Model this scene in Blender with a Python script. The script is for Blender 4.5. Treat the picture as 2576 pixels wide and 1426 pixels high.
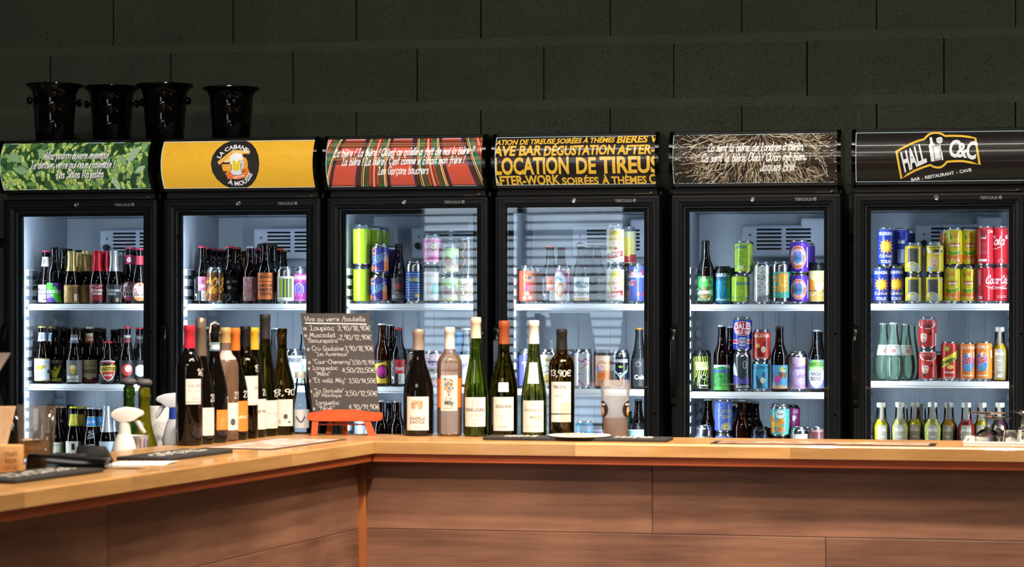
import bpy, bmesh, math, random
from mathutils import Vector, Matrix
from mathutils.geometry import tessellate_polygon

R = math.radians
for _o in list(bpy.data.objects):
    bpy.data.objects.remove(_o)
SC = bpy.context.scene
COL = SC.collection
random.seed(7)

# ------------------------------------------------------------------ camera
FPX, CX, HZ, CAMZ = 6082.0, 1288.0, 785.0, 1.40      # focal length, centre and horizon in photo pixels
cd = bpy.data.cameras.new('camera')
cam = bpy.data.objects.new('camera', cd)
COL.objects.link(cam)
cam.location = (0, 0, CAMZ)
cam.rotation_euler = (R(90), 0, 0)
cd.sensor_width = 36.0
cd.lens = FPX * 36.0 / 2576.0
cd.shift_y = (HZ - 713.0) / 2576.0
cd.clip_end = 60
cd.dof.use_dof = True
cd.dof.focus_distance = 8.7
cd.dof.aperture_fstop = 7.5
SC.camera = cam

# ------------------------------------------------------------------ world, exposure
W = bpy.data.worlds.new('sky')
SC.world = W
W.use_nodes = True
_bg = W.node_tree.nodes['Background']
_bg.inputs[0].default_value = (0.62, 0.78, 1.0, 1)
_bg.inputs[1].default_value = 3.0
SC.view_settings.view_transform = 'Standard'
SC.view_settings.look = 'None'
SC.view_settings.exposure = 0.0
SC.view_settings.gamma = 1.0
SC.view_settings.use_curve_mapping = False
SC.cycles.max_bounces = 7
SC.cycles.transparent_max_bounces = 20
SC.cycles.transmission_bounces = 6
SC.cycles.diffuse_bounces = 2
SC.cycles.glossy_bounces = 3
SC.cycles.use_adaptive_sampling = True
SC.cycles.adaptive_threshold = 0.06
SC.cycles.adaptive_min_samples = 12
SC.cycles.caustics_reflective = False
SC.cycles.caustics_refractive = False
SC.cycles.sample_clamp_indirect = 4.0
LED_POWER = 205.0          # radiance of the refrigerator LED dots
TUBE_POWER = 70.0         # radiance of the ceiling tubes
SIGN_POWER = 0.72         # backlight of the canopy signs


def area_light(name, loc, aim, sx, sy, power, col):
    ld = bpy.data.lights.new(name, 'AREA')
    ld.shape = 'RECTANGLE'
    ld.size, ld.size_y, ld.energy, ld.color = sx, sy, power, col
    o = bpy.data.objects.new(name, ld)
    COL.objects.link(o)
    o.location = loc
    o.rotation_euler = (Vector(aim) - Vector(loc)).to_track_quat('-Z', 'Y').to_euler()
    return o


# daylight falling in through window_1 from outside (behind the camera, mirrored in the fridge doors)
_p = area_light('window_daylight', (-4.7, -4.45, 1.55), (-4.7, 8, 1.55), 2.4, 3.1, 70, (0.8, 0.9, 1.0))
# added warm fill lights without fittings, over the customer side
area_light('fill_light', (0.7, 4.45, 3.6), (0.6, 5.9, 1.0), 2.6, 0.5, 40, (1.0, 0.88, 0.76))
area_light('fill_light_rear', (-1.8, 0.2, 3.6), (-0.5, 6.0, 0.9), 2.4, 1.2, 66, (1.0, 0.88, 0.76))
# track spotlights over the counter edge (their housings are built with the room)
SPOTS = [(-0.30, 4.10), (0.02, 4.95), (0.42, 5.38), (1.0, 5.24), (1.65, 5.10)]
for _x, _y in SPOTS:
    _l = bpy.data.lights.new('track_spot_light', 'SPOT')
    _l.energy, _l.color, _l.spot_size, _l.spot_blend, _l.shadow_soft_size = 225, (1.0, 0.88, 0.75), R(92), 0.7, 0.05
    _o = bpy.data.objects.new('track_spot_light', _l)
    COL.objects.link(_o)
    _o.location = (_x, _y, 3.2)
    _o.rotation_euler = (Vector((_x - (0.6 if _x < 0.2 else 0), _y + .75, 0.9)) - Vector(_o.location)).to_track_quat('-Z', 'Y').to_euler()


# ------------------------------------------------------------------ colours and materials
def lin(c):
    if isinstance(c, str):
        c = c.lstrip('#')
        if len(c) == 3:
            c = ''.join(q * 2 for q in c)
        c = [int(c[i:i + 2], 16) for i in (0, 2, 4)]
    r = []
    for q in c:
        q = q / 255.0
        r.append(q / 12.92 if q <= 0.04045 else ((q + 0.055) / 1.055) ** 2.4)
    return r


MATS = {}


def nodes_of(name):
    m = bpy.data.materials.new(name)
    m.use_nodes = True
    nt = m.node_tree
    return m, nt, nt.nodes['Principled BSDF']


def pm(name, col, rough=0.5, metal=0.0, spec=0.5, coat=0.0, vary=0.0, scale=40.0, bump=0.0, emit=None, es=1.0, trans=0.0, ior=1.45, alpha=1.0):
    """plain procedural material: principled, colour broken up by noise"""
    if name in MATS:
        return MATS[name]
    m, nt, b = nodes_of(name)
    c = lin(col)
    b.inputs['Base Color'].default_value = (*c, 1)
    b.inputs['Roughness'].default_value = rough
    b.inputs['Metallic'].default_value = metal
    b.inputs['Specular IOR Level'].default_value = spec
    b.inputs['Coat Weight'].default_value = coat
    b.inputs['Transmission Weight'].default_value = trans
    b.inputs['IOR'].default_value = ior
    b.inputs['Alpha'].default_value = alpha
    if emit:
        b.inputs['Emission Color'].default_value = (*lin(emit), 1)
        b.inputs['Emission Strength'].default_value = es
    if vary or bump:
        tc = nt.nodes.new('ShaderNodeTexCoord')
        nz = nt.nodes.new('ShaderNodeTexNoise')
        nz.inputs['Scale'].default_value = scale
        nz.inputs['Detail'].default_value = 5
        nt.links.new(tc.outputs['Object'], nz.inputs['Vector'])
        if vary:
            mx = nt.nodes.new('ShaderNodeMix')
            mx.data_type = 'RGBA'
            mx.inputs[6].default_value = (*[q * (1 - vary) for q in c], 1)
            mx.inputs[7].default_value = (*[min(1, q * (1 + vary)) for q in c], 1)
            nt.links.new(nz.outputs['Fac'], mx.inputs[0])
            nt.links.new(mx.outputs[2], b.inputs['Base Color'])
        if bump:
            bp = nt.nodes.new('ShaderNodeBump')
            bp.inputs['Strength'].default_value = bump
            bp.inputs['Distance'].default_value = 0.004
            nt.links.new(nz.outputs['Fac'], bp.inputs['Height'])
            nt.links.new(bp.outputs['Normal'], b.inputs['Normal'])
    MATS[name] = m
    return m


def thin_glass(name, tint, rough=0.02, ior=1.5, diff=None, dfac=0.0):
    """clear pane or bottle wall: tinted see-through with a Fresnel reflection"""
    if name in MATS:
        return MATS[name]
    m, nt, b = nodes_of(name)
    nt.nodes.remove(b)
    out = nt.nodes['Material Output']
    tr = nt.nodes.new('ShaderNodeBsdfTransparent')
    tr.inputs[0].default_value = (*tint, 1)
    gl = nt.nodes.new('ShaderNodeBsdfGlossy')
    gl.inputs['Roughness'].default_value = rough
    fr = nt.nodes.new('ShaderNodeFresnel')
    fr.inputs[0].default_value = ior
    mx = nt.nodes.new('ShaderNodeMixShader')
    nt.links.new(fr.outputs[0], mx.inputs[0])
    src = tr
    if diff:
        df = nt.nodes.new('ShaderNodeBsdfDiffuse')
        df.inputs[0].default_value = (*lin(diff), 1)
        m2 = nt.nodes.new('ShaderNodeMixShader')
        m2.inputs[0].default_value = dfac
        nt.links.new(tr.outputs[0], m2.inputs[1])
        nt.links.new(df.outputs[0], m2.inputs[2])
        src = m2
    nt.links.new(src.outputs[0], mx.inputs[1])
    nt.links.new(gl.outputs[0], mx.inputs[2])
    nt.links.new(mx.outputs[0], out.inputs[0])
    MATS[name] = m
    return m


def ink(name, rough=0.4, emit=0.0, coat=0.0, spec=0.5, metal=0.0):
    """print: colour from the face attribute 'ink'"""
    if name in MATS:
        return MATS[name]
    m, nt, b = nodes_of(name)
    at = nt.nodes.new('ShaderNodeAttribute')
    at.attribute_name = 'ink'
    nt.links.new(at.outputs['Color'], b.inputs['Base Color'])
    b.inputs['Roughness'].default_value = rough
    b.inputs['Coat Weight'].default_value = coat
    b.inputs['Coat Roughness'].default_value = 0.06
    b.inputs['Specular IOR Level'].default_value = spec
    b.inputs['Metallic'].default_value = metal
    if emit:
        nt.links.new(at.outputs['Color'], b.inputs['Emission Color'])
        b.inputs['Emission Strength'].default_value = emit
    MATS[name] = m
    return m


def emitter(name, col, strength):
    if name in MATS:
        return MATS[name]
    m, nt, b = nodes_of(name)
    nt.nodes.remove(b)
    e = nt.nodes.new('ShaderNodeEmission')
    e.inputs[0].default_value = (*col, 1)
    e.inputs[1].default_value = strength
    nt.links.new(e.outputs[0], nt.nodes['Material Output'].inputs[0])
    MATS[name] = m
    return m


def wood(name, c0, c1, rough=0.5, grain=(1.5, 30, 30), var=0.35, coat=0.0, knots=0.0, spec=0.4):
    """planks: stretched noise grain along local X, tone shifted per object"""
    if name in MATS:
        return MATS[name]
    m, nt, b = nodes_of(name)
    N, L = nt.nodes, nt.links
    tc = N.new('ShaderNodeTexCoord')
    oi = N.new('ShaderNodeObjectInfo')
    mul = N.new('ShaderNodeMath'); mul.operation = 'MULTIPLY'; mul.inputs[1].default_value = 37.0
    L.new(oi.outputs['Random'], mul.inputs[0])
    add = N.new('ShaderNodeVectorMath'); add.operation = 'ADD'
    L.new(tc.outputs['Object'], add.inputs[0]); L.new(mul.outputs[0], add.inputs[1])
    mp = N.new('ShaderNodeMapping'); mp.inputs['Scale'].default_value = grain
    L.new(add.outputs[0], mp.inputs[0])
    nz = N.new('ShaderNodeTexNoise'); nz.inputs['Scale'].default_value = 3.0; nz.inputs['Detail'].default_value = 8; nz.inputs['Roughness'].default_value = 0.65
    L.new(mp.outputs[0], nz.inputs['Vector'])
    n2 = N.new('ShaderNodeTexNoise'); n2.inputs['Scale'].default_value = 3.2; n2.inputs['Detail'].default_value = 3
    L.new(add.outputs[0], n2.inputs['Vector'])
    mxf = N.new('ShaderNodeMath'); mxf.operation = 'MULTIPLY_ADD'; mxf.inputs[1].default_value = 0.55; mxf.inputs[2].default_value = -0.05
    L.new(n2.outputs['Fac'], mxf.inputs[0])
    sm = N.new('ShaderNodeMath'); sm.operation = 'MULTIPLY_ADD'; sm.inputs[1].default_value = 0.62
    L.new(nz.outputs['Fac'], sm.inputs[0]); L.new(mxf.outputs[0], sm.inputs[2])
    rp = N.new('ShaderNodeValToRGB')
    rp.color_ramp.elements[0].position = 0.32; rp.color_ramp.elements[0].color = (*lin(c0), 1)
    rp.color_ramp.elements[1].position = 0.72; rp.color_ramp.elements[1].color = (*lin(c1), 1)
    L.new(sm.outputs[0], rp.inputs[0])
    hs = N.new('ShaderNodeHueSaturation')
    vr = N.new('ShaderNodeMapRange'); vr.inputs['To Min'].default_value = 1 - var; vr.inputs['To Max'].default_value = 1 + var
    L.new(oi.outputs['Random'], vr.inputs['Value'])
    L.new(vr.outputs[0], hs.inputs['Value']); L.new(rp.outputs[0], hs.inputs['Color'])
    L.new(hs.outputs[0], b.inputs['Base Color'])
    bp = N.new('ShaderNodeBump'); bp.inputs['Strength'].default_value = 0.12; bp.inputs['Distance'].default_value = 0.002
    L.new(nz.outputs['Fac'], bp.inputs['Height']); L.new(bp.outputs[0], b.inputs['Normal'])
    b.inputs['Roughness'].default_value = rough
    b.inputs['Coat Weight'].default_value = coat
    b.inputs['Specular IOR Level'].default_value = spec
    MATS[name] = m
    return m


def block_material(name, col, pit):
    """painted concrete block: coarse pitted relief"""
    m, nt, b = nodes_of(name)
    N, L = nt.nodes, nt.links
    tc = N.new('ShaderNodeTexCoord')
    n1 = N.new('ShaderNodeTexNoise'); n1.inputs['Scale'].default_value = 130; n1.inputs['Detail'].default_value = 6; n1.inputs['Roughness'].default_value = 0.7
    n2 = N.new('ShaderNodeTexNoise'); n2.inputs['Scale'].default_value = 5; n2.inputs['Detail'].default_value = 3
    geo = N.new('ShaderNodeNewGeometry')
    L.new(geo.outputs['Position'], n1.inputs['Vector']); L.new(geo.outputs['Position'], n2.inputs['Vector'])
    rp = N.new('ShaderNodeValToRGB')
    rp.color_ramp.elements[0].position = 0.36; rp.color_ramp.elements[1].position = 0.5
    L.new(n1.outputs['Fac'], rp.inputs[0])
    mx = N.new('ShaderNodeMix'); mx.data_type = 'RGBA'
    c = lin(col)
    mx.inputs[6].default_value = (*[q * (1 - 0.55 * pit) for q in c], 1); mx.inputs[7].default_value = (*c, 1)
    L.new(rp.outputs[0], mx.inputs[0])
    m2 = N.new('ShaderNodeMix'); m2.data_type = 'RGBA'; m2.blend_type = 'MULTIPLY'; m2.inputs[0].default_value = 0.5
    r2 = N.new('ShaderNodeValToRGB'); r2.color_ramp.elements[0].color = (0.72, 0.72, 0.72, 1); r2.color_ramp.elements[0].position = .3; r2.color_ramp.elements[1].position = .7
    L.new(n2.outputs['Fac'], r2.inputs[0]); L.new(mx.outputs[2], m2.inputs[6]); L.new(r2.outputs[0], m2.inputs[7])
    L.new(m2.outputs[2], b.inputs['Base Color'])
    bp = N.new('ShaderNodeBump'); bp.inputs['Strength'].default_value = pit; bp.inputs['Distance'].default_value = 0.006
    L.new(n1.outputs['Fac'], bp.inputs['Height']); L.new(bp.outputs[0], b.inputs['Normal'])
    b.inputs['Roughness'].default_value = 0.85
    b.inputs['Specular IOR Level'].default_value = 0.25
    return m


# ------------------------------------------------------------------ mesh helpers
def finish(me, smooth=None):
    if smooth:
        me.shade_smooth()
        me.set_sharp_from_angle(angle=R(smooth))
    return me


def link(name, me, m=None, parent=None, loc=None, rz=0.0):
    if m is not None and not me.materials:
        me.materials.append(m)
    o = bpy.data.objects.new(name, me)
    COL.objects.link(o)
    if parent is not None:
        o.parent = parent
    if loc is not None:
        o.location = loc
    if rz:
        o.rotation_euler.z = rz
    return o


def bm_obj(name, bm, m, parent=None, loc=None, rz=0.0, bevel=0.0, seg=2, smooth=35):
    if bevel:
        bmesh.ops.bevel(bm, geom=list(bm.edges), offset=bevel, segments=seg, affect='EDGES', profile=0.5, clamp_overlap=True)
    bmesh.ops.recalc_face_normals(bm, faces=bm.faces)
    me = bpy.data.meshes.new(name)
    bm.to_mesh(me)
    bm.free()
    finish(me, smooth)
    return link(name, me, m, parent, loc, rz)


def bx(bm, x0, y0, z0, x1, y1, z1):
    v = [bm.verts.new(p) for p in ((x0, y0, z0), (x1, y0, z0), (x1, y1, z0), (x0, y1, z0), (x0, y0, z1), (x1, y0, z1), (x1, y1, z1), (x0, y1, z1))]
    for f in ((3, 2, 1, 0), (4, 5, 6, 7), (0, 1, 5, 4), (1, 2, 6, 5), (2, 3, 7, 6), (3, 0, 4, 7)):
        bm.faces.new([v[i] for i in f])


def box(name, a, b, m, parent=None, bevel=0.0, seg=2):
    bm = bmesh.new()
    bx(bm, *a, *b)
    return bm_obj(name, bm, m, parent, bevel=bevel, seg=seg)


def prism(bm, pts0, pts1):
    """two matching closed outlines (lists of 3-D points) joined into a solid"""
    a = [bm.verts.new(p) for p in pts0]
    b = [bm.verts.new(p) for p in pts1]
    n = len(a)
    for i in range(n):
        j = (i + 1) % n
        bm.faces.new((a[i], a[j], b[j], b[i]))
    bm.faces.new(a[::-1])
    bm.faces.new(b)


def lathe_bm(bm, prof, n=28, crimp=0, z0=0.0, closed=True):
    rings = []
    for k, (z, r) in enumerate(prof):
        if r < 1e-6:
            rings.append([bm.verts.new((0, 0, z + z0))])
        else:
            rings.append([bm.verts.new((r * math.sin(2 * math.pi * i / n) * (1 + (crimp if k == 0 and i % 2 else 0)),
                                        -r * math.cos(2 * math.pi * i / n) * (1 + (crimp if k == 0 and i % 2 else 0)), z + z0)) for i in range(n)])
    for A, B in zip(rings[:-1], rings[1:]):
        for i in range(n):
            j = (i + 1) % n
            if len(A) == 1 and len(B) == 1:
                continue
            if len(A) == 1:
                bm.faces.new((A[0], B[j], B[i]))
            elif len(B) == 1:
                bm.faces.new((A[i], A[j], B[0]))
            else:
                bm.faces.new((A[i], A[j], B[j], B[i]))


_LC = {}


def lathe(key, prof, n=28, crimp=0, smooth=50):
    if key in _LC:
        return _LC[key]
    bm = bmesh.new()
    lathe_bm(bm, prof, n, crimp)
    bmesh.ops.recalc_face_normals(bm, faces=bm.faces)
    me = bpy.data.meshes.new(key)
    bm.to_mesh(me)
    bm.free()
    finish(me, smooth)
    _LC[key] = me
    return me


_MC = {}


def share(key, me, m):
    """the same mesh data in another material, cached"""
    k = (key, m.name)
    if k not in _MC:
        c = me.copy()
        c.materials.clear()
        c.materials.append(m)
        _MC[k] = c
    return _MC[k]


def tube(bm, pts, r, n=8, cap=True):
    pts = [Vector(p) for p in pts]
    rings = []
    up = Vector((0, 0, 1))
    for i, p in enumerate(pts):
        d = (pts[min(i + 1, len(pts) - 1)] - pts[max(i - 1, 0)]).normalized()
        s = d.cross(up)
        if s.length < 1e-3:
            s = d.cross(Vector((1, 0, 0)))
        s.normalize()
        t = s.cross(d).normalized()
        rr = r[i] if isinstance(r, (list, tuple)) else r
        rings.append([bm.verts.new(p + rr * (math.cos(2 * math.pi * k / n) * s + math.sin(2 * math.pi * k / n) * t)) for k in range(n)])
    for A, B in zip(rings[:-1], rings[1:]):
        for k in range(n):
            bm.faces.new((A[k], A[(k + 1) % n], B[(k + 1) % n], B[k]))
    if cap:
        bm.faces.new(rings[0][::-1])
        bm.faces.new(rings[-1])


SEEN = {}


def tag(o, label, cat, group=None, kind=None):
    if label:
        n = len(label.split())
        if not 4 <= n <= 16:
            print('LABEL LENGTH', n, label)
        if label in SEEN and (not group or SEEN[label] != group):
            print('DUPLICATE LABEL', label)
        SEEN[label] = group
        o['label'] = label
    if cat:
        o['category'] = cat
    if group:
        o['group'] = group
    if kind:
        o['kind'] = kind
    return o


def empty(name, loc, rz=0.0):
    o = bpy.data.objects.new(name, None)
    o.empty_display_size = 0.05
    COL.objects.link(o)
    o.location = loc
    o.rotation_euler.z = rz
    return o


def struct(o, label=None):
    o['kind'] = 'structure'
    if label:
        o['label'] = label
    return o


# ------------------------------------------------------------------ lettering
# single-stroke hand: x digits 0-8, y letters a..m = -3..9 (d is the baseline, i the x-height, m the cap height)
HAND = {
 'a': '4h3i1i0g0e1d3d4f 4i4e5d', 'b': '0m0d 0g1i3i4g4e3d1d0e', 'c': '4h3i1i0g0e1d3d4e', 'd': '4m4e5d 4h3i1i0g0e1d3d4f',
 'e': '0f4g4h3i1i0g0e1d3d4e', 'f': '4l3m2l2d1a 0i4i', 'g': '4h3i1i0g0e1d3d4f 4i4b3a1a0b', 'h': '0m0d 0g1i3i4g4d', 'i': '0i0e1d 0k0l',
 'j': '2i2b1a0a 2k2l', 'k': '0m0d 3i0f3d', 'l': '0m0e1d', 'm': '0i0d 0g1i2i3g3d 3g4i5i6g6d', 'n': '0i0d 0g1i3i4g4d',
 'o': '1i0g0e1d3d4e4g3i1i', 'p': '0i0a 0g1i3i4g4e3d1d0e', 'q': '4h3i1i0g0e1d3d4f 4i4a5b', 'r': '0i0d 0g1i3i', 's': '3h2i1i0h1g2f3e2d0d',
 't': '1m1e2d3e 0i3i', 'u': '0i0e1d3d4f 4i4d', 'v': '0i2d4i', 'w': '0i1d3h5d6i', 'x': '0i4d 4i0d', 'y': '0i0f1e3e4f 4i4b3a1a0b',
 'z': '0i4i0d4d', 'A': '0d3m6d 1g5g', 'B': '0d0m3m4l4j3i0i 3i5h5e4d0d', 'C': '5k4m2m0j0g2d4d5e', 'D': '0d0m3m5k5f3d0d',
 'E': '5m0m0d5d 0i4i', 'F': '5m0m0d 0i4i', 'G': '5k4m2m0j0g2d4d5f5h3h', 'H': '0m0d 5m5d 0i5i', 'I': '1m1d 0m2m 0d2d', 'J': '4m4f3d1d0f',
 'K': '0m0d 5m0h5d', 'L': '0l1m2k2d0d 2d5c', 'M': '0d1m3f5m6d', 'N': '0d0m5d5m', 'O': '2m0k0f2d4d6f6k4m2m', 'P': '0d0m4m5k4i0h',
 'Q': '2m0k0f2d4d6f6k4m2m 3f6c', 'R': '0d0m4m5k4i0h 2h5d', 'S': '5l4m1m0k1j4h5f4d1d0e', 'T': '0m6m 3m3d', 'U': '0m0f2d3d5f5m',
 'V': '0m3d6m', 'W': '0m2d4j6d8m', 'X': '0m5d 5m0d', 'Y': '0m3i6m 3i3d', 'Z': '0m5m0d5d',
 '0': '2m0k0f1d3d4f4k2m', '1': '0k2m2d', '2': '0k1m3m4k0d4d', '3': '0l2m4l4j2i4g4e2d0e', '4': '3d3m0g4g', '5': '4m0m0i3i4g3d0d',
 '6': '4m1j0f1d3d4f3h0g', '7': '0m4m1d', '8': '2i0k1m3m4k2i0f1d3d4f2i', '9': '4j3i1i0k1m3m4k3d', '.': '0d0e', ',': '1d0b', '/': '0c4m',
 '-': '0h3h', '!': '1m0g 0d0e', '?': '0k1m3m4k2h2g 2d2e', '"': '0m0k 2m2k', "'": '0m0k', '&': '5d1k2m3l0f1d3d5g',
 '^': '4i3f1d0f0h1i2h4d',
}
ACC = {'é': ('e', '1k3m'), 'è': ('e', '3k1m'), 'à': ('a', '3k1m'), 'ç': ('c', '2d2b1a'), 'ê': ('e', '1k2l3k'), '€': ('C', '0i4i 0h4h')}


def hand_strokes(ch):
    if ch in ACC:
        b, ex = ACC[ch]
        s = HAND[b] + ' ' + ex
    else:
        s = HAND.get(ch, '')
    out = []
    for st in s.split():
        out.append([(int(st[i]), ord(st[i + 1]) - ord('d')) for i in range(0, len(st), 2)])
    w = max([p[0] for q in out for p in q], default=2)
    return out, w


def smooth_line(p, n=4):
    if len(p) < 3:
        return p
    closed = p[0] == p[-1]
    q = ([p[-2]] + p + [p[1]]) if closed else ([p[0]] + p + [p[-1]])
    out = []
    for i in range(1, len(q) - 2):
        a, b, c, d = q[i - 1:i + 3]
        for k in range(n):
            t = k / n
            out.append(tuple(0.5 * ((2 * b[j]) + (-a[j] + c[j]) * t + (2 * a[j] - 5 * b[j] + 4 * c[j] - d[j]) * t * t + (-a[j] + 3 * b[j] - 3 * c[j] + d[j]) * t ** 3) for j in (0, 1)))
    out.append(p[-1])
    return out


def ribbon(line, w):
    """2-D polyline -> quads of width w with blunt round-ish ends"""
    V, Fc = [], []
    n = len(line)
    for i, p in enumerate(line):
        a, b = line[max(i - 1, 0)], line[min(i + 1, n - 1)]
        dx, dy = b[0] - a[0], b[1] - a[1]
        l = math.hypot(dx, dy) or 1
        dx, dy = dx / l, dy / l
        q = 0.35 * w if i == 0 else 0
        e = 0.35 * w if i == n - 1 else 0
        px, py = p[0] - dx * q + dx * e, p[1] - dy * q + dy * e
        V += [(px - dy * w / 2, py + dx * w / 2), (px + dy * w / 2, py - dx * w / 2)]
    for i in range(n - 1):
        Fc.append((2 * i + 1, 2 * i + 3, 2 * i + 2, 2 * i))
    return V, Fc


GLY = {}


def make_glyphs(chars):
    """flat meshes of the built-in font, heavy and regular, with their advances"""
    jobs = []
    for bold in (0, 1):
        for ch in ['HH'] + sorted(set(chars)):
            for body in ([ch] if ch == 'HH' else [ch, 'H' + ch + 'H']):
                cu = bpy.data.curves.new('g', 'FONT')
                cu.body = body
                cu.resolution_u = 3
                cu.offset = 0.034 if bold else 0.0
                o = bpy.data.objects.new('g', cu)
                COL.objects.link(o)
                jobs.append((bold, ch, body, o))
    dg = bpy.context.evaluated_depsgraph_get()
    dg.update()
    hh = {}
    for bold, ch, body, o in jobs:
        me = o.evaluated_get(dg).to_mesh()
        V = [(v.co.x, v.co.y) for v in me.vertices]
        xs = [v[0] for v in V] or [0]
        if body == 'HH':
            hh[bold] = max(xs) - min(xs)
        elif body == ch:
            GLY[bold, ch] = [V, [tuple(p.vertices) for p in me.polygons], 0.3]
        else:
            GLY[bold, ch][2] = max(xs) - min(xs) - hh[bold]
        o.evaluated_get(dg).to_mesh_clear()
    for _, _, _, o in jobs:
        cu = o.data
        bpy.data.objects.remove(o)
        bpy.data.curves.remove(cu)


make_glyphs("ABCDEFGHIJKLMNOPQRSTUVWXYZabcdefghijklmnopqrstuvwxyz0123456789.,-!?&'/€ÉÈÀéèà·")


def text_mesh(txt, bold=1):
    """-> verts, faces, width ; cap height 0.69 or so normalised to 1"""
    V, Fc, x = [], [], 0.0
    k = 1 / 0.729
    for ch in txt:
        if ch == ' ':
            x += 0.28 * k
            continue
        g = GLY.get((bold, ch))
        if not g:
            continue
        b = len(V)
        x0 = min([v[0] for v in g[0]], default=0)
        V += [(x + v[0] * k, v[1] * k) for v in g[0]]
        Fc += [tuple(i + b for i in f) for f in g[1]]
        x += g[2] * k
    return V, Fc, x


def hand_mesh(txt, thick=0.13, jit=0.0, rng=None, space=1.7):
    V, Fc, x = [], [], 0.0
    for ch in txt:
        if ch == ' ':
            x += 4.2
            continue
        st, w = hand_strokes(ch)
        jy = rng.uniform(-jit, jit) if rng else 0
        for s in st:
            ln = smooth_line([(x + p[0], p[1] + jy) for p in s])
            v, f = ribbon(ln, thick * 9)
            b = len(V)
            V += v
            Fc += [tuple(i + b for i in q) for q in f]
        x += w + space
    x -= space
    return [(a / 9, b / 9) for a, b in V], Fc, x / 9


# ------------------------------------------------------------------ prints laid on real surfaces
def build_print(name, ops, hw, h, mapf, m, parent, ulim=1.0, stepu=0.0, stepv=0.0, lift=0.0003, vlim=(0.0, 1.0), dl=0.00006, span=0.0006):
    """ops in label units (u -1..1 across, v 0..1 up) -> one mesh; mapf(x metres, y metres, lift) -> point"""
    bm = bmesh.new()
    lay = bm.faces.layers.int.new('op')
    cols = []

    def add(V, Fc, col):
        idx = len(cols)
        cols.append(lin(col))
        vs = [bm.verts.new((v[0], v[1], 0)) for v in V]
        for f in Fc:
            if len(set(f)) < 3:
                continue
            try:
                fc = bm.faces.new([vs[i] for i in f])
            except ValueError:
                continue
            fc[lay] = idx

    def addpoly(P, col):
        tri = tessellate_polygon([[Vector((p[0], p[1], 0)) for p in P]])
        add(P, [tuple(t) for t in tri], col)

    def placed(V, wd, u, v, hh, col, Fc, w=None, sh=0.0, rot=0.0, anchor=0.5):
        sy = hh * h
        sx = sy if not w else w * 2 * hw / max(wd, 1e-6)
        ca, sa = math.cos(R(rot)), math.sin(R(rot))
        out = []
        for a, b in V:
            X, Y = (a - wd * anchor) * sx + b * sy * sh, b * sy
            out.append((u * hw + X * ca - Y * sa, v * h + X * sa + Y * ca))
        add(out, Fc, col)

    for op in ops:
        k = op[0]
        if k == 'r':
            _, u0, v0, u1, v1, c = op
            add([(u0 * hw, v0 * h), (u1 * hw, v0 * h), (u1 * hw, v1 * h), (u0 * hw, v1 * h)], [(0, 1, 2, 3)], c)
        elif k == 'c':
            u, v, r, c = op[1:5]
            ry = (op[5] * h) if len(op) > 5 else r * hw
            n = 20
            add([(u * hw + r * hw * math.cos(2 * math.pi * i / n), v * h + ry * math.sin(2 * math.pi * i / n)) for i in range(n)], [tuple(range(n))], c)
        elif k == 'p':
            addpoly([(u * hw, v * h) for u, v in op[1]], op[2])
        elif k == 't':
            V, Fc, wd = text_mesh(op[1])
            placed(V, wd, op[2], op[3], op[4], op[5], Fc, *op[6:])
        elif k == 'T':
            V, Fc, wd = text_mesh(op[1], 0)
            placed(V, wd, op[2], op[3], op[4], op[5], Fc, *op[6:])
        elif k == 'h':
            th = op[9] if len(op) > 9 else 0.13
            V, Fc, wd = hand_mesh(op[1], th, 0.5, random.Random(len(op[1])))
            placed(V, wd, op[2], op[3], op[4], op[5], Fc, *op[6:9])
        elif k == 'l':
            V, Fc = ribbon(smooth_line([(u * hw, v * h) for u, v in op[1]]), op[2] * hw)
            add(V, Fc, op[3])
        elif k == 'L':
            V, Fc = ribbon([(u * hw, v * h) for u, v in op[1]], op[2] * hw)
            add(V, Fc, op[3])
        elif k == 'a':                     # text on an arc: txt,u,v,rad,mid angle,height,col,flip,width(deg)
            _, txt, u, v, rad, mid, hh, c, flip, span = op
            V, Fc, wd = text_mesh(txt)
            sy = hh * h
            out = []
            for a, b in V:
                t = (a / wd - 0.5) * R(span)
                if flip:
                    ang, rr = R(mid) + t, rad * hw - b * sy
                else:
                    ang, rr = R(mid) - t, rad * hw + b * sy
                out.append((u * hw + rr * math.cos(ang), v * h + rr * math.sin(ang)))
            add(out, Fc, c)
        elif k == 'n':                     # loose printed flecks: seed,count,u0,v0,u1,v1,size,cols
            _, sd, cnt, u0, v0, u1, v1, sz, cs = op
            rg = random.Random(sd)
            for _i in range(cnt):
                cu, cv = rg.uniform(u0, u1) * hw, rg.uniform(v0, v1) * h
                s = sz * hw * rg.uniform(0.5, 1.3)
                a0 = rg.uniform(0, 6.28)
                e = rg.uniform(0.35, 1)
                pts = []
                for i in range(7):
                    t = 6.283 * i / 7
                    X, Y = s * math.cos(t) * rg.uniform(.8, 1.1), s * e * math.sin(t)
                    pts.append((cu + X * math.cos(a0) - Y * math.sin(a0), cv + X * math.sin(a0) + Y * math.cos(a0)))
                add(pts, [tuple(range(7))], rg.choice(cs))
        elif k == 'm':                     # ready polygons in label units: list of (points, colour)
            for P, c in op[1]:
                addpoly([(u * hw, v * h) for u, v in P], c)

    def cut(co, no, clear):
        bmesh.ops.bisect_plane(bm, geom=list(bm.verts) + list(bm.edges) + list(bm.faces), plane_co=co, plane_no=no, clear_outer=clear, dist=1e-7)
    xs = [v.co.x for v in bm.verts]
    ys = [v.co.y for v in bm.verts]
    if not xs:
        bm.free()
        return None
    if max(xs) > ulim * hw:
        cut((ulim * hw, 0, 0), (1, 0, 0), True)
    if min(xs) < -ulim * hw:
        cut((-ulim * hw, 0, 0), (-1, 0, 0), True)
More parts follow.
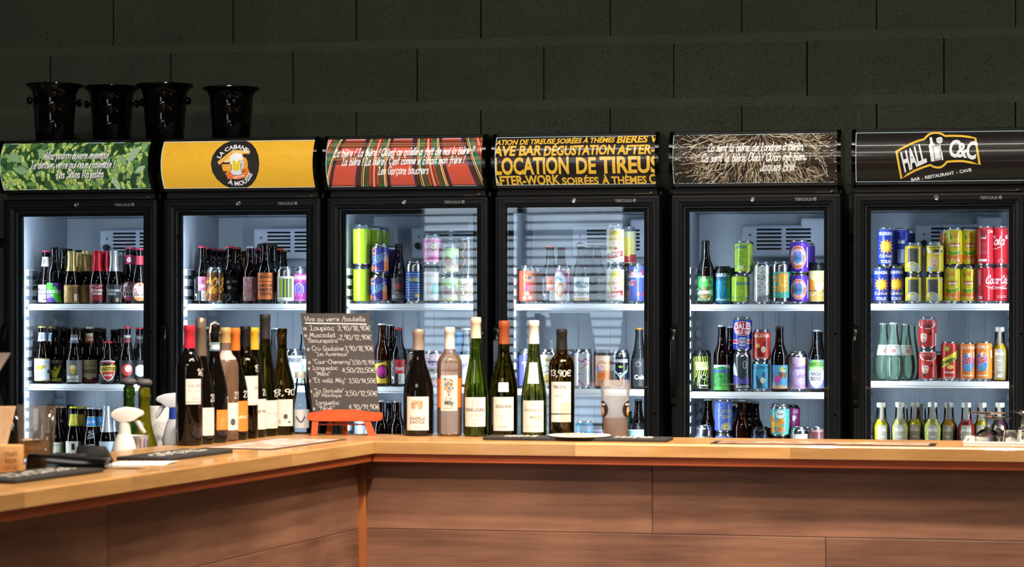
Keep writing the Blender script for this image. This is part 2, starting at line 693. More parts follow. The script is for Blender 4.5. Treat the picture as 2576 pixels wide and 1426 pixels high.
    if max(ys) > vlim[1] * h:
        cut((0, vlim[1] * h, 0), (0, 1, 0), True)
    if min(ys) < vlim[0] * h:
        cut((0, vlim[0] * h, 0), (0, -1, 0), True)
    if stepu:
        n = int(max(abs(min(xs)), abs(max(xs))) / stepu) + 1
        for i in range(-n, n + 1):
            if min(xs) < i * stepu < max(xs):
                cut((i * stepu, 0, 0), (1, 0, 0), False)
    if stepv:
        for i in range(1, int(h / stepv) + 1):
            if min(ys) < i * stepv < max(ys):
                cut((0, i * stepv, 0), (0, 1, 0), False)
    bm.normal_update()
    dl = min(dl, span / max(1, len(cols)))
    V, Fc, fi = [], [], []
    for f in bm.faces:
        d = lift + f[lay] * dl
        b = len(V)
        for v in f.verts:
            V.append(mapf(v.co.x, v.co.y, d))
        idx = tuple(range(b, b + len(f.verts)))
        Fc.append(idx if f.normal.z >= 0 else idx[::-1])
        fi.append(f[lay])
    bm.free()
    me = bpy.data.meshes.new(name)
    me.from_pydata(V, [], Fc)
    at = me.attributes.new('ink', 'FLOAT_COLOR', 'FACE')
    for i, q in enumerate(fi):
        at.data[i].color = (*cols[q], 1)
    return link(name, me, m, parent)

# ------------------------------------------------------------------ layout of the place
YAW = R(10.3)                       # the refrigerator row and the block wall behind it, turned towards the right
Z0 = 8.647                          # distance of the door plane straight ahead
CY, SY = math.cos(YAW), math.sin(YAW)


def row_pt(s, Y, z):
    return Vector((s * CY + Y * SY, Z0 - s * SY + Y * CY, z))


def row_s(px, Y):
    t = (px - CX) / FPX
    return (t * (Z0 + Y * CY) - Y * SY) / (CY + t * SY)


def row_z(px, py, Y):
    s = row_s(px, Y)
    return CAMZ - (py - HZ) / FPX * row_pt(s, Y, 0).y


M_black = pm('black_plastic', '#141312', 0.38, vary=0.15, scale=30)
M_black_gloss = pm('black_gloss', '#0b0a0a', 0.12, vary=0.1)
M_white_pl = pm('white_plastic', '#eef2f6', 0.35, vary=0.03, scale=8)
M_steel = pm('brushed_steel', '#b9bcc0', 0.28, metal=1.0, vary=0.08, scale=60)
M_slot_shade = pm('slot_shade_black', '#050505', 0.8)

# ---- room shell
M_floor = pm('floor_concrete', '#6d675f', 0.7, vary=0.2, scale=4, bump=0.1)
M_room = pm('room_paint', '#5a5750', 0.8, vary=0.1, scale=3)
M_ceil = pm('ceiling_paint', '#26241f', 0.9, vary=0.15, scale=3)
struct(box('floor', (-8, -4.2, -0.1), (6, 11.6, 0), M_floor))
struct(box('ceiling', (-8, -4.2, 3.75), (6, 11.6, 3.9), M_ceil))
struct(box('wall_left', (-8.2, -4.2, 0), (-8, 11.6, 3.75), M_room))
struct(box('wall_right', (6, -4.2, 0), (6.2, 11.6, 3.75), M_room))
bm = bmesh.new()
wx0, wx1, wz0, wz1 = -5.75, -3.65, 0.1, 3.05
bx(bm, -8, -4.2, 0, wx0, -4.0, 3.75)
bx(bm, wx1, -4.2, 0, 6, -4.0, 3.75)
bx(bm, wx0, -4.2, 0, wx1, -4.0, wz0)
bx(bm, wx0, -4.2, wz1, wx1, -4.0, 3.75)
struct(bm_obj('wall_front', bm, M_room))
win = struct(empty('window_1', ((wx0 + wx1) / 2, -4.1, wz0)))
bm = bmesh.new()
ww, wh = (wx1 - wx0) / 2, wz1 - wz0
for a in ((-ww, -ww + .06), (-.03, .03), (ww - .06, ww)):
    bx(bm, a[0], -.05, 0, a[1], .05, wh)
for a in ((0, .06), (wh - .06, wh), (2.0, 2.05)):
    bx(bm, -ww, -.049, a[0], ww, .049, a[1])
bm_obj('window_frame', bm, M_black, win)
bm = bmesh.new(); bx(bm, -ww, -.004, 0, ww, .004, wh)
bm_obj('window_pane', bm, thin_glass('window_glass', (0.95, 0.97, 0.97)), win)
slat_me = None
for i in range(34):
    if slat_me is None:
        bm = bmesh.new(); bx(bm, -ww, -.004, -.011, ww, .004, .011)
        so = bm_obj('blind_slat', bm, pm('blind_slat', '#3a3d40', 0.6), win, loc=(0, .09, .2 + i * .08)); slat_me = so.data
    else:
        link('blind_slat', slat_me, None, win, loc=(0, .09, .2 + i * .08))

# ---- block wall behind the refrigerators
M_block = block_material('painted_block', '#747c6a', .85)
M_mortar = block_material('painted_mortar', '#747c6b', 0.45)
WY = 0.70
wall = struct(empty('wall_back', row_pt(0, WY, 0), -YAW))
wb = bmesh.new(); bx(wb, -6.2, 0.012, 0, 6.2, 0.2, 3.75)
bm_obj('wall_core', wb, pm('block_joint', '#14160f', 0.9), wall)
wb = bmesh.new(); bx(wb, -6.2, 0.001, 0, 6.2, 0.013, 1.66)
bm_obj('plain_render', wb, M_mortar, wall)
zA = row_z(1210, 108, WY)
PITCH = 0.243
jA = [row_s(p, WY) for p in (285, 587, 896, 1210, 1535, 1866, 2205, 2555)]
jB = [row_s(p, WY) for p in (430, 737, 1050, 1368, 1695, 2030, 2375)]
BW = (jA[-1] - jA[0]) / (len(jA) - 1)
blk = {}
rgb = random.Random(3)
for rrow in range(-2, 5):
    zc = zA - PITCH * rrow
    if zc - 0.03 < 1.62 or zc > 3.7:
        continue
    mb = bmesh.new(); bx(mb, -6.2, -.0006, zc - .018, 6.2, .02, zc + .018)
    bm_obj('mortar_band', mb, M_mortar, wall)
for rrow in range(-2, 5):           # rrow r lies under mortar r
    zt = zA - PITCH * rrow - .018
    zb = zA - PITCH * (rrow + 1) + .018
    if zb < 1.6 or zb > 3.6:
        continue
    js = list(jA if rrow % 2 else jB)
    while js[0] > -3.4:
        js.insert(0, js[0] - BW)
    while js[-1] < 3.2:
        js.append(js[-1] + BW)
    for a, b in zip(js[:-1], js[1:]):
        g = 0.0022 if rgb.random() < .7 else 0.0035
        bm = bmesh.new()
        pr = rgb.uniform(.0002, .0012)
        bx(bm, -(b - a) / 2 + g, -pr, zb - (zt + zb) / 2, (b - a) / 2 - g, .02, zt - (zt + zb) / 2)
        bm_obj('concrete_block', bm, M_block, wall, loc=((a + b) / 2, 0, (zt + zb) / 2), smooth=None)

# ---- ceiling tubes over the aisle and the counter (fittings, plus an added light shield; mirrored in the curved signs)
M_tube = emitter('tube_light', (1.0, 0.94, 0.86), TUBE_POWER)


def tube_lamp(x, y, z, L, rz, label):
    t = empty('tube_lamp', (x, y, z), rz)
    tag(t, label, 'lamp')
    box('housing', (-L / 2, -.03, .03), (L / 2, .05, .075), M_black, t, bevel=.006)
    box('light_shield', (-L / 2, .042, -.022), (L / 2, .05, .03), M_black, t)  # unseen shield added to keep the tube's light off the upper wall
    bm = bmesh.new()
    tube(bm, [(-L / 2 + .03, 0, .012), (L / 2 - .03, 0, .012)], .013, 10)
    bm_obj('tube', bm, M_tube, t)
    for s in (-1, 1):
        box('end_cap', (s * (L / 2 - .03) - .012, -.02, -.006), (s * (L / 2 - .03) + .012, .02, .032), M_white_pl, t)
        bm = bmesh.new()
        tube(bm, [(s * L * .35, 0, .07), (s * L * .35, 0, 3.745 - z)], .003, 6)
        bm_obj('suspension_wire', bm, M_steel, t)
    return t


_q = row_pt(.95, -1.12, 3.30)
tube_lamp(_q.x, _q.y, 3.30, 4.3, -YAW, 'long white tube lamp hung over the aisle before the refrigerators')
for i_, (x_, y_) in enumerate(SPOTS):
    t = empty('track_spotlight', (x_, y_, 3.2))
    tag(t, 'black ceiling spotlight over the counter, %s of five' % ('first', 'second', 'third', 'fourth', 'fifth')[i_], 'spotlight')
    bm = bmesh.new()
    lathe_bm(bm, [(.06, .045), (.16, .05), (.17, .03), (.17, 0), (.165, 0), (.15, .04), (.06, .041), (.06, .045)], 24)
    bm_obj('lamp_head', bm, M_black, t)
    bm = bmesh.new()
    tube(bm, [(0, 0, .168), (0, 0, .545)], .012, 10)
    bm_obj('stem', bm, M_black, t)

# ------------------------------------------------------------------ counter
CH = 0.335                          # counter top below the camera
CTZ = CAMZ - CH


def ctr(px, py, dz=0.0):
    """point on the counter top seen at a pixel of the photograph"""
    y = (CH - dz) * FPX / (py - HZ)
    return Vector(((px - CX) / FPX * y, y, CTZ + dz))


KC = ctr(941, 1108.5).to_2d()
aR = math.atan2(*(ctr(2576, 1128).to_2d() - KC).yx)
dR = Vector((math.cos(aR), math.sin(aR)))
nR = Vector((-dR.y, dR.x))
dL = (ctr(0, 1241.5).to_2d() - KC).normalized()
nL = Vector((dL.y, -dL.x))
if nL.x > 0:
    nL = -nL
TH = 0.033
WR, WL = 0.34, 0.425
M_oak = wood('oak_stave', '#9e6f3a', '#c4955c', 0.36, (2.2, 26, 26), 0.16, coat=0.25)
M_trim = wood('orange_stained_trim', '#a84a22', '#cc6436', 0.5, (2, 25, 25), 0.08)
M_plank = wood('brown_plank', '#5b3b2d', '#93674f', 0.5, (1.1, 17, 17), 0.14, spec=0.35)
top = empty('countertop', (KC.x, KC.y, CTZ - TH))
tag(top, 'thick pale oak butcher-block bar top running along the counter', 'countertop')
rg = random.Random(5)


def stave(org, d, n, a0, a1, b0, b1, front):
    """one stave of the top: along d from a0 to a1 (each end a pair for the two edges), between n-offsets b0..b1"""
    bm = bmesh.new()
    sec = [(b0, 0), (b0, TH - .004), (b0 + .003, TH), (b1, TH), (b1, 0)] if front else [(b0, 0), (b0, TH), (b1, TH), (b1, 0)]
    c = Vector(((a0[0] + a1[0]) / 2, (b0 + b1) / 2))

    def P(e, q):
        f = (q[0] - b0) / (b1 - b0)
        return (e[0] + (e[1] - e[0]) * f - c.x, q[0] - c.y, q[1])
    prism(bm, [P(a0, q) for q in sec], [P(a1, q) for q in sec])
    o = bm_obj('stave', bm, M_oak, top, smooth=None)
    w = d * c.x + n * c.y
    o.location = (w.x, w.y, 0)
    ang = math.atan2(d.y, d.x)
    if d.x * n.y - d.y * n.x < 0:
        o.scale.y = -1
    o.rotation_euler.z = ang
    return o


rows = 8
for i in range(rows):
    b0, b1 = WR * i / rows, WR * (i + 1) / rows
    st = [(WL - b * nR.dot(nL)) / dR.dot(nL) for b in (b0, b1)]
    a = (st[0], st[1])
    first = True
    while a[0] < 2.3:
        ln = rg.uniform(.28, .62)
        e = max(a) + ln
        if first and i == 0:
            e = 0.0
        first = False
        stave(KC, dR, nR, a, (e, e), b0, b1 - .0004, i == 0)
        a = (e + .0004, e + .0004)
k = -(nL.dot(nR)) / (dL.dot(nR))
rows = 10
for i in range(rows):
    b0, b1 = WL * i / rows, WL * (i + 1) / rows
    s0 = (k * b0 + .0005, k * b1 + .0005)
    first = True
    a = s0
    while a[0] < 2.5:
        ln = rg.uniform(.3, .6)
        e = (max(a) + ln, max(a) + ln)
        stave(KC, dL, nL, a, e, b0, b1 - .0004, i == 0)
        a = (e[0] + .0004, e[1] + .0004)

# front panels: planks, trim strips, corner post
OV = 0.056
ctrb = empty('counter_front', (KC.x, KC.y, 0))
tag(ctrb, 'brown wood-plank counter front below the oak bar top', 'counter')
M_core = pm('counter_core', '#241a15', 0.8)
hx = lambda u, v, d, n: d * u + n * v
# panel corner: OV behind both front edges
import_det = dR.x * (-dL.y) - dR.y * (-dL.x)
pv = (nR - nL) * OV
ca = (pv.x * dL.y - pv.y * dL.x) / (dR.x * dL.y - dR.y * dL.x)
PC = nR * OV - dR * ca               # relative to KC, on both panel planes


def panel_run(d, n, L, seams, sign):
    ang = math.atan2(d.y, d.x)
    zt = CTZ - TH

    def put(name, a0, a1, z0, z1, t0, t1, m, bev=0.0):
        bm = bmesh.new()
        hl = (a1 - a0) / 2
        bx(bm, -hl, t0 if sign > 0 else -t1, -(z1 - z0) / 2, hl, t1 if sign > 0 else -t0, (z1 - z0) / 2)
        o = bm_obj(name, bm, m, ctrb, bevel=bev, seg=1, smooth=None)
        w = PC + d * ((a0 + a1) / 2)
        o.location = (w.x, w.y, (z0 + z1) / 2)
        o.rotation_euler.z = ang
        return o
    put('trim_strip', 0.0, L, zt - .0225, zt, -.046, .01, M_trim, .0015)
    z1 = zt - .0225
    ph = .178
    for r_, ss in enumerate(seams):
        z0 = z1 - ph
        edges = [0.012] + ss + [L]
        for a, b in zip(edges[:-1], edges[1:]):
            put('plank', a + .0006, b - .0006, max(z0, .02) + .0006, z1 - .0006, 0, .014, M_plank, .0012)
        z1 = z0
    put('backing_board', 0, L, .02, zt, .0145, .03, M_core)


def along_px(px, d):
    """distance along a panel plane (through PC, direction d) of the point seen at pixel column px"""
    t = (px - CX) / FPX
    o = KC + PC
    return (t * o.y - o.x) / (d.x - t * d.y)


sR1, sR2 = along_px(1641, dR), along_px(2077, dR)
sL1 = along_px(270, dL)
panel_run(dR, nR, 2.35, [[sR1, sR1 + 1.25], [sR2 - 1.25, sR2], [sR1 + .2], [sR2 - .3], [sR1]], 1)
panel_run(dL, nL, 2.4, [[sL1], [sL1 - .55, sL1 + .7], [sL1 + .3], [sL1 - .2], [sL1]], 1 if (dL.x * nL.y - dL.y * nL.x) > 0 else -1)
bm = bmesh.new()
pd = (dR + dL).normalized()
bx(bm, -.011, -.011, .02, .011, .011, CTZ - TH - .0225)
o = bm_obj('corner_post', bm, wood('post_wood', '#7c4220', '#9c5a2c', .5, (25, 25, 2), .05), ctrb, bevel=.001, seg=1)
w = PC + (dR + dL) * .006
o.location = (w.x, w.y, 0)
o.rotation_euler.z = aR

# lower worktop behind the near run
wt = empty('back_worktop', (KC.x + nL.x * .70 + dL.x * .55, KC.y + nL.y * .70 + dL.y * .55, 0), math.atan2(dL.y, dL.x))
tag(wt, 'low steel worktop standing behind the near run of the counter', 'worktop')
WTZ = .90
box('worktop', (-.95, -.26, WTZ - .03), (.95, .26, WTZ), M_steel, wt, bevel=.003)
for sx in (-.88, .88):
    for sy in (-.2, .2):
        bm = bmesh.new()
        tube(bm, [(sx, sy, 0), (sx, sy, WTZ - .03)], .02, 10)
        bm_obj('leg', bm, M_steel, wt)

# ------------------------------------------------------------------ refrigerators
DOOR_L = [7.7, 409.8, 821.7, 1243.8, 1687.9, 2144.7]
SL = [row_s(p, 0) for p in DOOR_L]
FW = 0.597
DT = 1.40 + 0.417                    # door top
LIN_T = 1.768                        # ceiling of the liner
GL = .0425                           # stile width
LIP = .0615
FNAME = ['hop-leaf sign', 'plain yellow sign', 'red tartan sign', 'yellow-lettered sign', 'straw sign', 'black logo sign']
SHELF = [(1.431, 1.13, .828), (1.431, 1.128, .85), (1.431, 1.127, .86), (1.43, 1.123, .875), (1.428, 1.116, .865), (1.43, 1.157, .885)]
M_frame = pm('door_frame', '#0e0e0e', 0.42, vary=0.12, scale=20)
M_side = pm('cabinet_side', '#2b3440', 0.3, vary=0.1, scale=8)
M_liner = pm('liner_blue_cast', '#d4dfee', 0.32, vary=0.02, scale=6)  # the LEDs' blue cast is put into the white liner's colour
M_cover = pm('evaporator_cover', '#cbd7ea', 0.4, vary=0.02, scale=9)
M_shelf = pm('shelf_white', '#f4f7fa', 0.35, vary=0.02, scale=9)
M_pane = thin_glass('door_glass', (0.93, 0.955, 0.965), 0.012, 1.52)
M_led = emitter('led_dot', (0.77, 0.89, 1.0), LED_POWER)
M_edge = emitter('sign_edge_light', (0.75, 0.95, 0.95), 0.85)
M_sign = ink('sign_print', rough=0.32, emit=SIGN_POWER, coat=0.6, spec=0.4)
M_ink = ink('label_ink', rough=0.42)
M_spacer = pm('glazing_spacer', '#6f7376', 0.4, metal=0.6, vary=0.4, scale=300)
FR = []
SZ0, SZ1 = 1.852, 2.024              # sign face, bottom and top
SBUL = .042


def sign_y(f):
    return -.018 - SBUL * (1 - (2 * f - 1) ** 2)


SIGN_PX = [(5, 376, 367.5, 366, 484, 482), (409, 796, 365, 361, 480, 479), (820.5, 1211, 359.6, 354.7, 477.8, 474.5),
           (1241, 1651, 355, 349, 474, 470), (1688.6, 2112, 346.8, 342, 468.4, 466), (2150, 2586, 341.5, 336, 465, 461)]


def sg(k, px, py):
    """pixel of the photographed sign -> print coordinates of that sign"""
    xl, xr, tl, tr, bl, br = SIGN_PX[k]
    f = (px - xl) / (xr - xl)
    t, b = tl + (tr - tl) * f, bl + (br - bl) * f
    return (2 * f - 1, 1 - (py - t) / (b - t))


def ring(bm, w, i0, i1, y0, y1, z0, z1):
    """rectangular frame w wide between insets i0 and i1"""
    bx(bm, i0, y0, z0 + i0, i1, y1, z1 - i0)
    bx(bm, w - i1, y0, z0 + i0, w - i0, y1, z1 - i0)
    bx(bm, i1, y0, z1 - i1, w - i1, y1, z1 - i0)
    bx(bm, i1, y0, z0 + i0, w - i1, y1, z0 + i1)


_proto = {}


def once(key, fn):
    if key not in _proto:
        _proto[key] = fn()
    return _proto[key]


def mesh_of(fn, m, bevel=0.0, seg=2, smooth=35):
    bm = bmesh.new()
    fn(bm)
    if bevel:
        bmesh.ops.bevel(bm, geom=list(bm.edges), offset=bevel, segments=seg, affect='EDGES', profile=.5, clamp_overlap=True)
    bmesh.ops.recalc_face_normals(bm, faces=bm.faces)
    me = bpy.data.meshes.new('m')
    bm.to_mesh(me)
    bm.free()
    finish(me, smooth)
    me.materials.append(m)
    return me


DB = 0.12                            # door bottom


def fridge(k, label):
    t = empty('display_refrigerator', row_pt(SL[k], 0, 0), -YAW)
    tag(t, label, 'refrigerator', 'glass-door display refrigerators in a row')
    FR.append(t)

    def part(name, key, fn, m, parent=t, loc=None, bevel=0.0, seg=2, smooth=35):
        return link(name, once(key, lambda: mesh_of(fn, m, bevel, seg, smooth)), None, parent, loc)

    # cabinet shell
    def shell(bm):
        for a in ((0, .028), (FW - .028, FW)):
            bx(bm, a[0], .052, .06, a[1], .64, DT + .02)
        bx(bm, .028, .60, .06, FW - .028, .64, DT + .02)
        bx(bm, .028, .052, LIN_T + .012, FW - .028, .60, DT + .02)
        bx(bm, .028, .052, .06, FW - .028, .60, .2)
    part('cabinet', 'cab', shell, M_side, bevel=.002, seg=1)

    def feet(bm):
        for x in (.05, FW - .05):
            for y in (.1, .56):
                tube(bm, [(x, y, 0), (x, y, .06)], .02, 10)
    part('feet', 'feet', feet, M_black)

    def liner(bm):
        for a in ((.03, .044), (FW - .044, FW - .03)):
            bx(bm, a[0], .053, .2, a[1], .56, LIN_T)
        bx(bm, .03, .545, .2, FW - .03, .57, LIN_T)
        bx(bm, .03, .053, LIN_T, FW - .03, .57, LIN_T + .011)
        bx(bm, .03, .053, .19, FW - .03, .57, .205)
        for i in range(6):                       # pressed verticals of the back wall
            x = .15 + .06 * i
            bx(bm, x, .541, .25, x + .012, .546, 1.40)
    part('liner', 'liner', liner, M_liner, bevel=.003, seg=2)

    def ribs(bm):
        for y0, y1 in ((.105, .20), (.40, .49)):
            for i in range(26):
                z = .66 + i * .0381
                if z > 1.60 - .04:
                    break
                bx(bm, .043, y0, z, .0585, y1, z + .0245)
                bx(bm, FW - .0585, y0, z, FW - .043, y1, z + .0245)
    part('shelf_supports', 'ribs', ribs, M_liner, bevel=.003, seg=1)

    # LED strips just behind the door lip, both sides
    for s in (0, 1):
        x = .0465 if s == 0 else FW - .0465
        def led_back(bm, x=x, s=s):
            bx(bm, x - .0025, .056, .45, x + .0025, .068, 1.74)
        lb = part('led_strip', 'ledb%d' % s, led_back, M_white_pl)

        def dots(bm, x=x, s=s):
            d = 1 if s == 0 else -1
            for i in range(150):
                z = .47 + i * .0085
                q = x + d * .0028
                v = [bm.verts.new(p) for p in ((q + d * .005, .0570, z), (q, .0620, z), (q, .0620, z + .0045), (q + d * .005, .0570, z + .0045))]
                bm.faces.new(v if s else v[::-1])
        link('led_dots', once('ledd%d' % s, lambda: mesh_of(dots, M_led, smooth=None)), None, lb)

    # evaporator cover with vents and thermostat
    ev = part('evaporator_cover', 'evap', lambda bm: (bx(bm, .208, .455, 1.604, .523, .546, 1.722), bx(bm, .428, .455, 1.70, .523, .546, 1.748)), M_cover, bevel=.011, seg=3)
    for c in range(2):
        for r_ in range(6):
            def slot(bm):
                prism(bm, [(x, 0, z) for x, z in ((-.046, -.0022), (-.044, -.0034), (.044, -.0034), (.046, -.0022), (.046, .0022), (.044, .0034), (-.044, .0034), (-.046, .0022))],
                      [(x, .006, z) for x, z in ((-.046, -.0022), (-.044, -.0034), (.044, -.0034), (.046, -.0022), (.046, .0022), (.044, .0034), (-.044, .0034), (-.046, .0022))])
            part('vent_slot', 'slot', slot, M_slot_shade, ev, loc=(.312 + c * .108, .4535, 1.705 - r_ * .0142))  # black plates painted for the shade inside the vent openings
    def knob(bm):
        tube(bm, [(.241, .458, 1.651), (.241, .440, 1.651)], .0125, 18)
        bx(bm, .2395, .436, 1.640, .2425, .441, 1.662)
    part('thermostat_knob', 'knob', knob, M_black, ev)
    part('screw', 'screw', lambda bm: tube(bm, [(.241, .457, 1.685), (.241, .452, 1.685)], .004, 10), pm('screw_grey', '#5b6068', .4, metal=.7), ev)

    # shelves: front rail plus wire deck
    for z in SHELF[k]:
        def rail(bm):
            bx(bm, .050, .115, -.0165, FW - .050, .126, 0)
            bx(bm, .046, .117, -.0235, FW - .046, .126, -.0168)
        sh = part('shelf', 'rail', rail, M_shelf, loc=(0, 0, z), bevel=.003, seg=2)

        def wires(bm):
            for i in range(40):
                x = .056 + i * (FW - .112) / 39
                bx(bm, x - .0016, .126, -.0045, x + .0016, .49, -.0002)
            for y in (.18, .32, .46, .487):
                bx(bm, .05, y - .0025, -.0095, FW - .05, y + .0025, -.0045)
        link('shelf_wires', once('wires', lambda: mesh_of(wires, M_shelf, smooth=None)), None, sh)

    # door
    dr = part('door', 'gasket', lambda bm: ring(bm, FW, GL - .002, LIP, .0305, .0515, DB, DT), pm('gasket_black', '#0d0d0d', .55), smooth=None)
    prof = [(0, .045), (0, .005), (.004, .001), (.0135, 0), (.0145, .002), (.0165, .002), (.0175, 0), (.0265, 0), (.028, .0025), (.0405, .0045), (GL, .007), (GL, .045)]
    cs = lambda w: ((w, DT - w), (FW - w, DT - w), (FW - w, DB + w), (w, DB + w))
    for i in range(4):
        def member(bm, i=i):
            prism(bm, [(cs(w)[i][0], y, cs(w)[i][1]) for w, y in prof], [(cs(w)[(i + 1) % 4][0], y, cs(w)[(i + 1) % 4][1]) for w, y in prof])
        part('frame_member', 'fm%d' % i, member, M_frame, dr, smooth=None)
    part('glass_pane', 'pane', lambda bm: bx(bm, GL - .004, .0125, DB + GL - .004, FW - GL + .004, .0165, DT - GL + .004), M_pane, dr, smooth=None)
    part('spacer_bar', 'spacer', lambda bm: ring(bm, FW, GL + .001, GL + .0048, .018, .030, DB, DT), M_spacer, dr, smooth=None)

    def lock(bm):
        lathe_bm(bm, [(0, .0088), (.004, .0088), (.0048, .0075), (.0042, .005), (.0015, .0045), (.0015, 0)], 20)
        bmesh.ops.rotate(bm, verts=bm.verts, cent=(0, 0, 0), matrix=Matrix.Rotation(R(90), 3, 'X'))
    part('lock', 'lock', lock, M_steel, dr, loc=(.288, .001, DT - .021), smooth=40)
    part('badge', 'badge', lambda bm: bx(bm, .431, -.0022, DT - .0305, .515, .0015, DT - .0125), M_black, dr, bevel=.001, seg=1)
    if 'badge' not in _MC:
        bp = build_print('badge_lettering', [('t', 'TEFCOLD', -.16, .24, .5, '#b9b7b0', .72), ('c', .78, .52, .15, '#8fa39c'), ('c', .74, .56, .07, '#c9d6d2'), ('c', .84, .42, .05, '#3f5550')],
                         .042, .018, lambda x, y, d: (.473 + x, -.0022 - d, DT - .0305 + y), M_ink, dr)
        _MC['badge'] = bp.data
    else:
        link('badge_lettering', _MC['badge'], None, dr)

    def handle(bm):
        sec = [(0, 1.355), (-.012, 1.358), (-.030, 1.338), (-.034, 1.30), (-.034, 1.13), (-.030, 1.095), (-.010, 1.07), (0, 1.07), (0, 1.10), (-.018, 1.12), (-.021, 1.15), (-.021, 1.28), (-.018, 1.31), (0, 1.325)]
        prism(bm, [(.001, y, z) for y, z in sec], [(.021, y, z) for y, z in sec])
    part('handle', 'handle', handle, pm('handle_black', '#151515', .16, coat=.3), dr, bevel=.002, seg=1)

    def cutout(bm):
        for z in (1.325, 1.04):
            tube(bm, [(FW - .0215, .0015, z), (FW - .0215, -.001, z)], .0045, 12)
    part('frame_plug', 'plugs', cutout, M_black_gloss, dr)

    # canopy: black ends, rails, illuminated curved sign
    cp = part('canopy', 'canopy', lambda bm: bx(bm, .0128, .0, SZ0 + .0003, FW - .0128, .30, SZ1 - .0003), M_black)
    part('hinge_plate', 'hplate', lambda bm: bx(bm, .012, .012, DT + .0005, FW - .012, .30, DT + .0225), pm('hinge_plate_grey', '#3a3533', .5), t)
    part('hinge_bracket', 'hbrk', lambda bm: (bx(bm, .505, .002, DT + .0012, .562, .012, DT + .0030), bx(bm, .559, .002, DT + .003, .568, .012, DT + .009)), pm('brass', '#8a7a5a', .4, metal=.8), t)
    n = 14
    for s in (0, 1):
        def endcap(bm, s=s):
            x0, x1 = (-.001, .0125) if s == 0 else (FW - .0125, FW + .001)
            sec = [(.30, SZ0 - .012), (-.02, SZ0 - .012)] + [(sign_y(i / n) - .005, SZ0 - .006 + (SZ1 - SZ0 + .012) * i / n) for i in range(n + 1)] + [(-.02, SZ1 + .012), (.30, SZ1 + .012)]
            prism(bm, [(x0, y, z) for y, z in sec], [(x1, y, z) for y, z in sec])
        part('end_cap', 'ecap%d' % s, endcap, M_black_gloss if s else M_black_gloss, cp, bevel=.0012, seg=1)
    part('top_rail', 'trail', lambda bm: bx(bm, .0125, -.024, SZ1, FW - .0125, .30, SZ1 + .011), M_black, cp, bevel=.002, seg=1)
    part('bottom_rail', 'brail', lambda bm: bx(bm, .0125, -.024, SZ0 - .0115, FW - .0125, .30, SZ0), M_black, cp, bevel=.002, seg=1)

    def face(bm):
        vs = []
        for i in range(n + 1):
            z = SZ0 + (SZ1 - SZ0) * i / n
            vs.append((bm.verts.new((.0125, sign_y(i / n), z)), bm.verts.new((FW - .0125, sign_y(i / n), z)),
                       bm.verts.new((FW - .0125, sign_y(i / n) + .006, z)), bm.verts.new((.0125, sign_y(i / n) + .006, z))))
        for a, b in zip(vs[:-1], vs[1:]):
            for j in range(4):
                bm.faces.new((a[j], a[(j + 1) % 4], b[(j + 1) % 4], b[j]))
        bm.faces.new(vs[0]); bm.faces.new(vs[-1][::-1])
    base_col, ops, rough_ops = SIGNS[k]
    fm = mesh_of(face, M_sign, smooth=60)
    at = fm.attributes.new('ink', 'FLOAT_COLOR', 'FACE')
    c = lin(base_col)
    for q in at.data:
        q.color = (*c, 1)
    link('sign_face', fm, None, cp)

    def smap(x, y, d):
        f = y / (SZ1 - SZ0)
        nz = Vector((0, -1, (2 * f - 1) * 2 * 2 * SBUL / (SZ1 - SZ0) * .5)).normalized()
        return (FW / 2 + x, sign_y(f) + nz.y * d, SZ0 + y + nz.z * d)
    build_print('sign_artwork' if k != 3 else 'sign_lettering', ops, FW / 2 - .0135, SZ1 - SZ0, smap, M_sign, cp, ulim=1, stepv=.012, lift=.0004, dl=.00002, span=.004)

    def edge(bm):
        for i in range(n):
            a, b = SZ0 + (SZ1 - SZ0) * i / n, SZ0 + (SZ1 - SZ0) * (i + 1) / n
            ya, yb = sign_y(i / n) - .0012, sign_y((i + 1) / n) - .0012
            bm.faces.new([bm.verts.new(p) for p in ((.0128, ya, a), (.0146, ya, a), (.0146, yb, b), (.0128, yb, b))])
        y1 = sign_y(1) - .0016
        bm.faces.new([bm.verts.new(p) for p in ((.0128, y1, SZ1 - .0026), (FW - .0128, y1, SZ1 - .0026), (FW - .0128, y1 + .0005, SZ1 - .0002), (.0128, y1 + .0005, SZ1 - .0002))])
        y0 = sign_y(0) - .0016
        bm.faces.new([bm.verts.new(p) for p in ((.0128, y0, SZ0 + .0004), (FW - .0128, y0, SZ0 + .0004), (FW - .0128, y0 - .0004, SZ0 + .0016), (.0128, y0 - .0004, SZ0 + .0016))])
    part('edge_light', 'edge', edge, M_edge, cp, smooth=None)
    return t

# ------------------------------------------------------------------ canopy sign artwork
def spx(k, w):
    return w / (SIGN_PX[k][1] - SIGN_PX[k][0])


def sph(k, h):
    return h / (SIGN_PX[k][4] - SIGN_PX[k][2])


def HS(k, txt, x, y, w, h=15, col='#e9e6df', th=.19, sh=.28, rot=0):
    u, v = sg(k, x, y)
    return ('h', txt, u, v, sph(k, h * 1.2), col, spx(k, w), sh, rot, th)


def TS(k, txt, x0, x1, y, h, col, sh=0.12, rot=0.0):
    u, v = sg(k, (x0 + x1) / 2, y)
    return ('t', txt, u, v, sph(k, h), col, spx(k, x1 - x0), sh, rot)


def PS(k, pts, ox, oy, sc, col):
    return ('p', [sg(k, ox + x / sc, oy + y / sc) for x, y in pts], col)


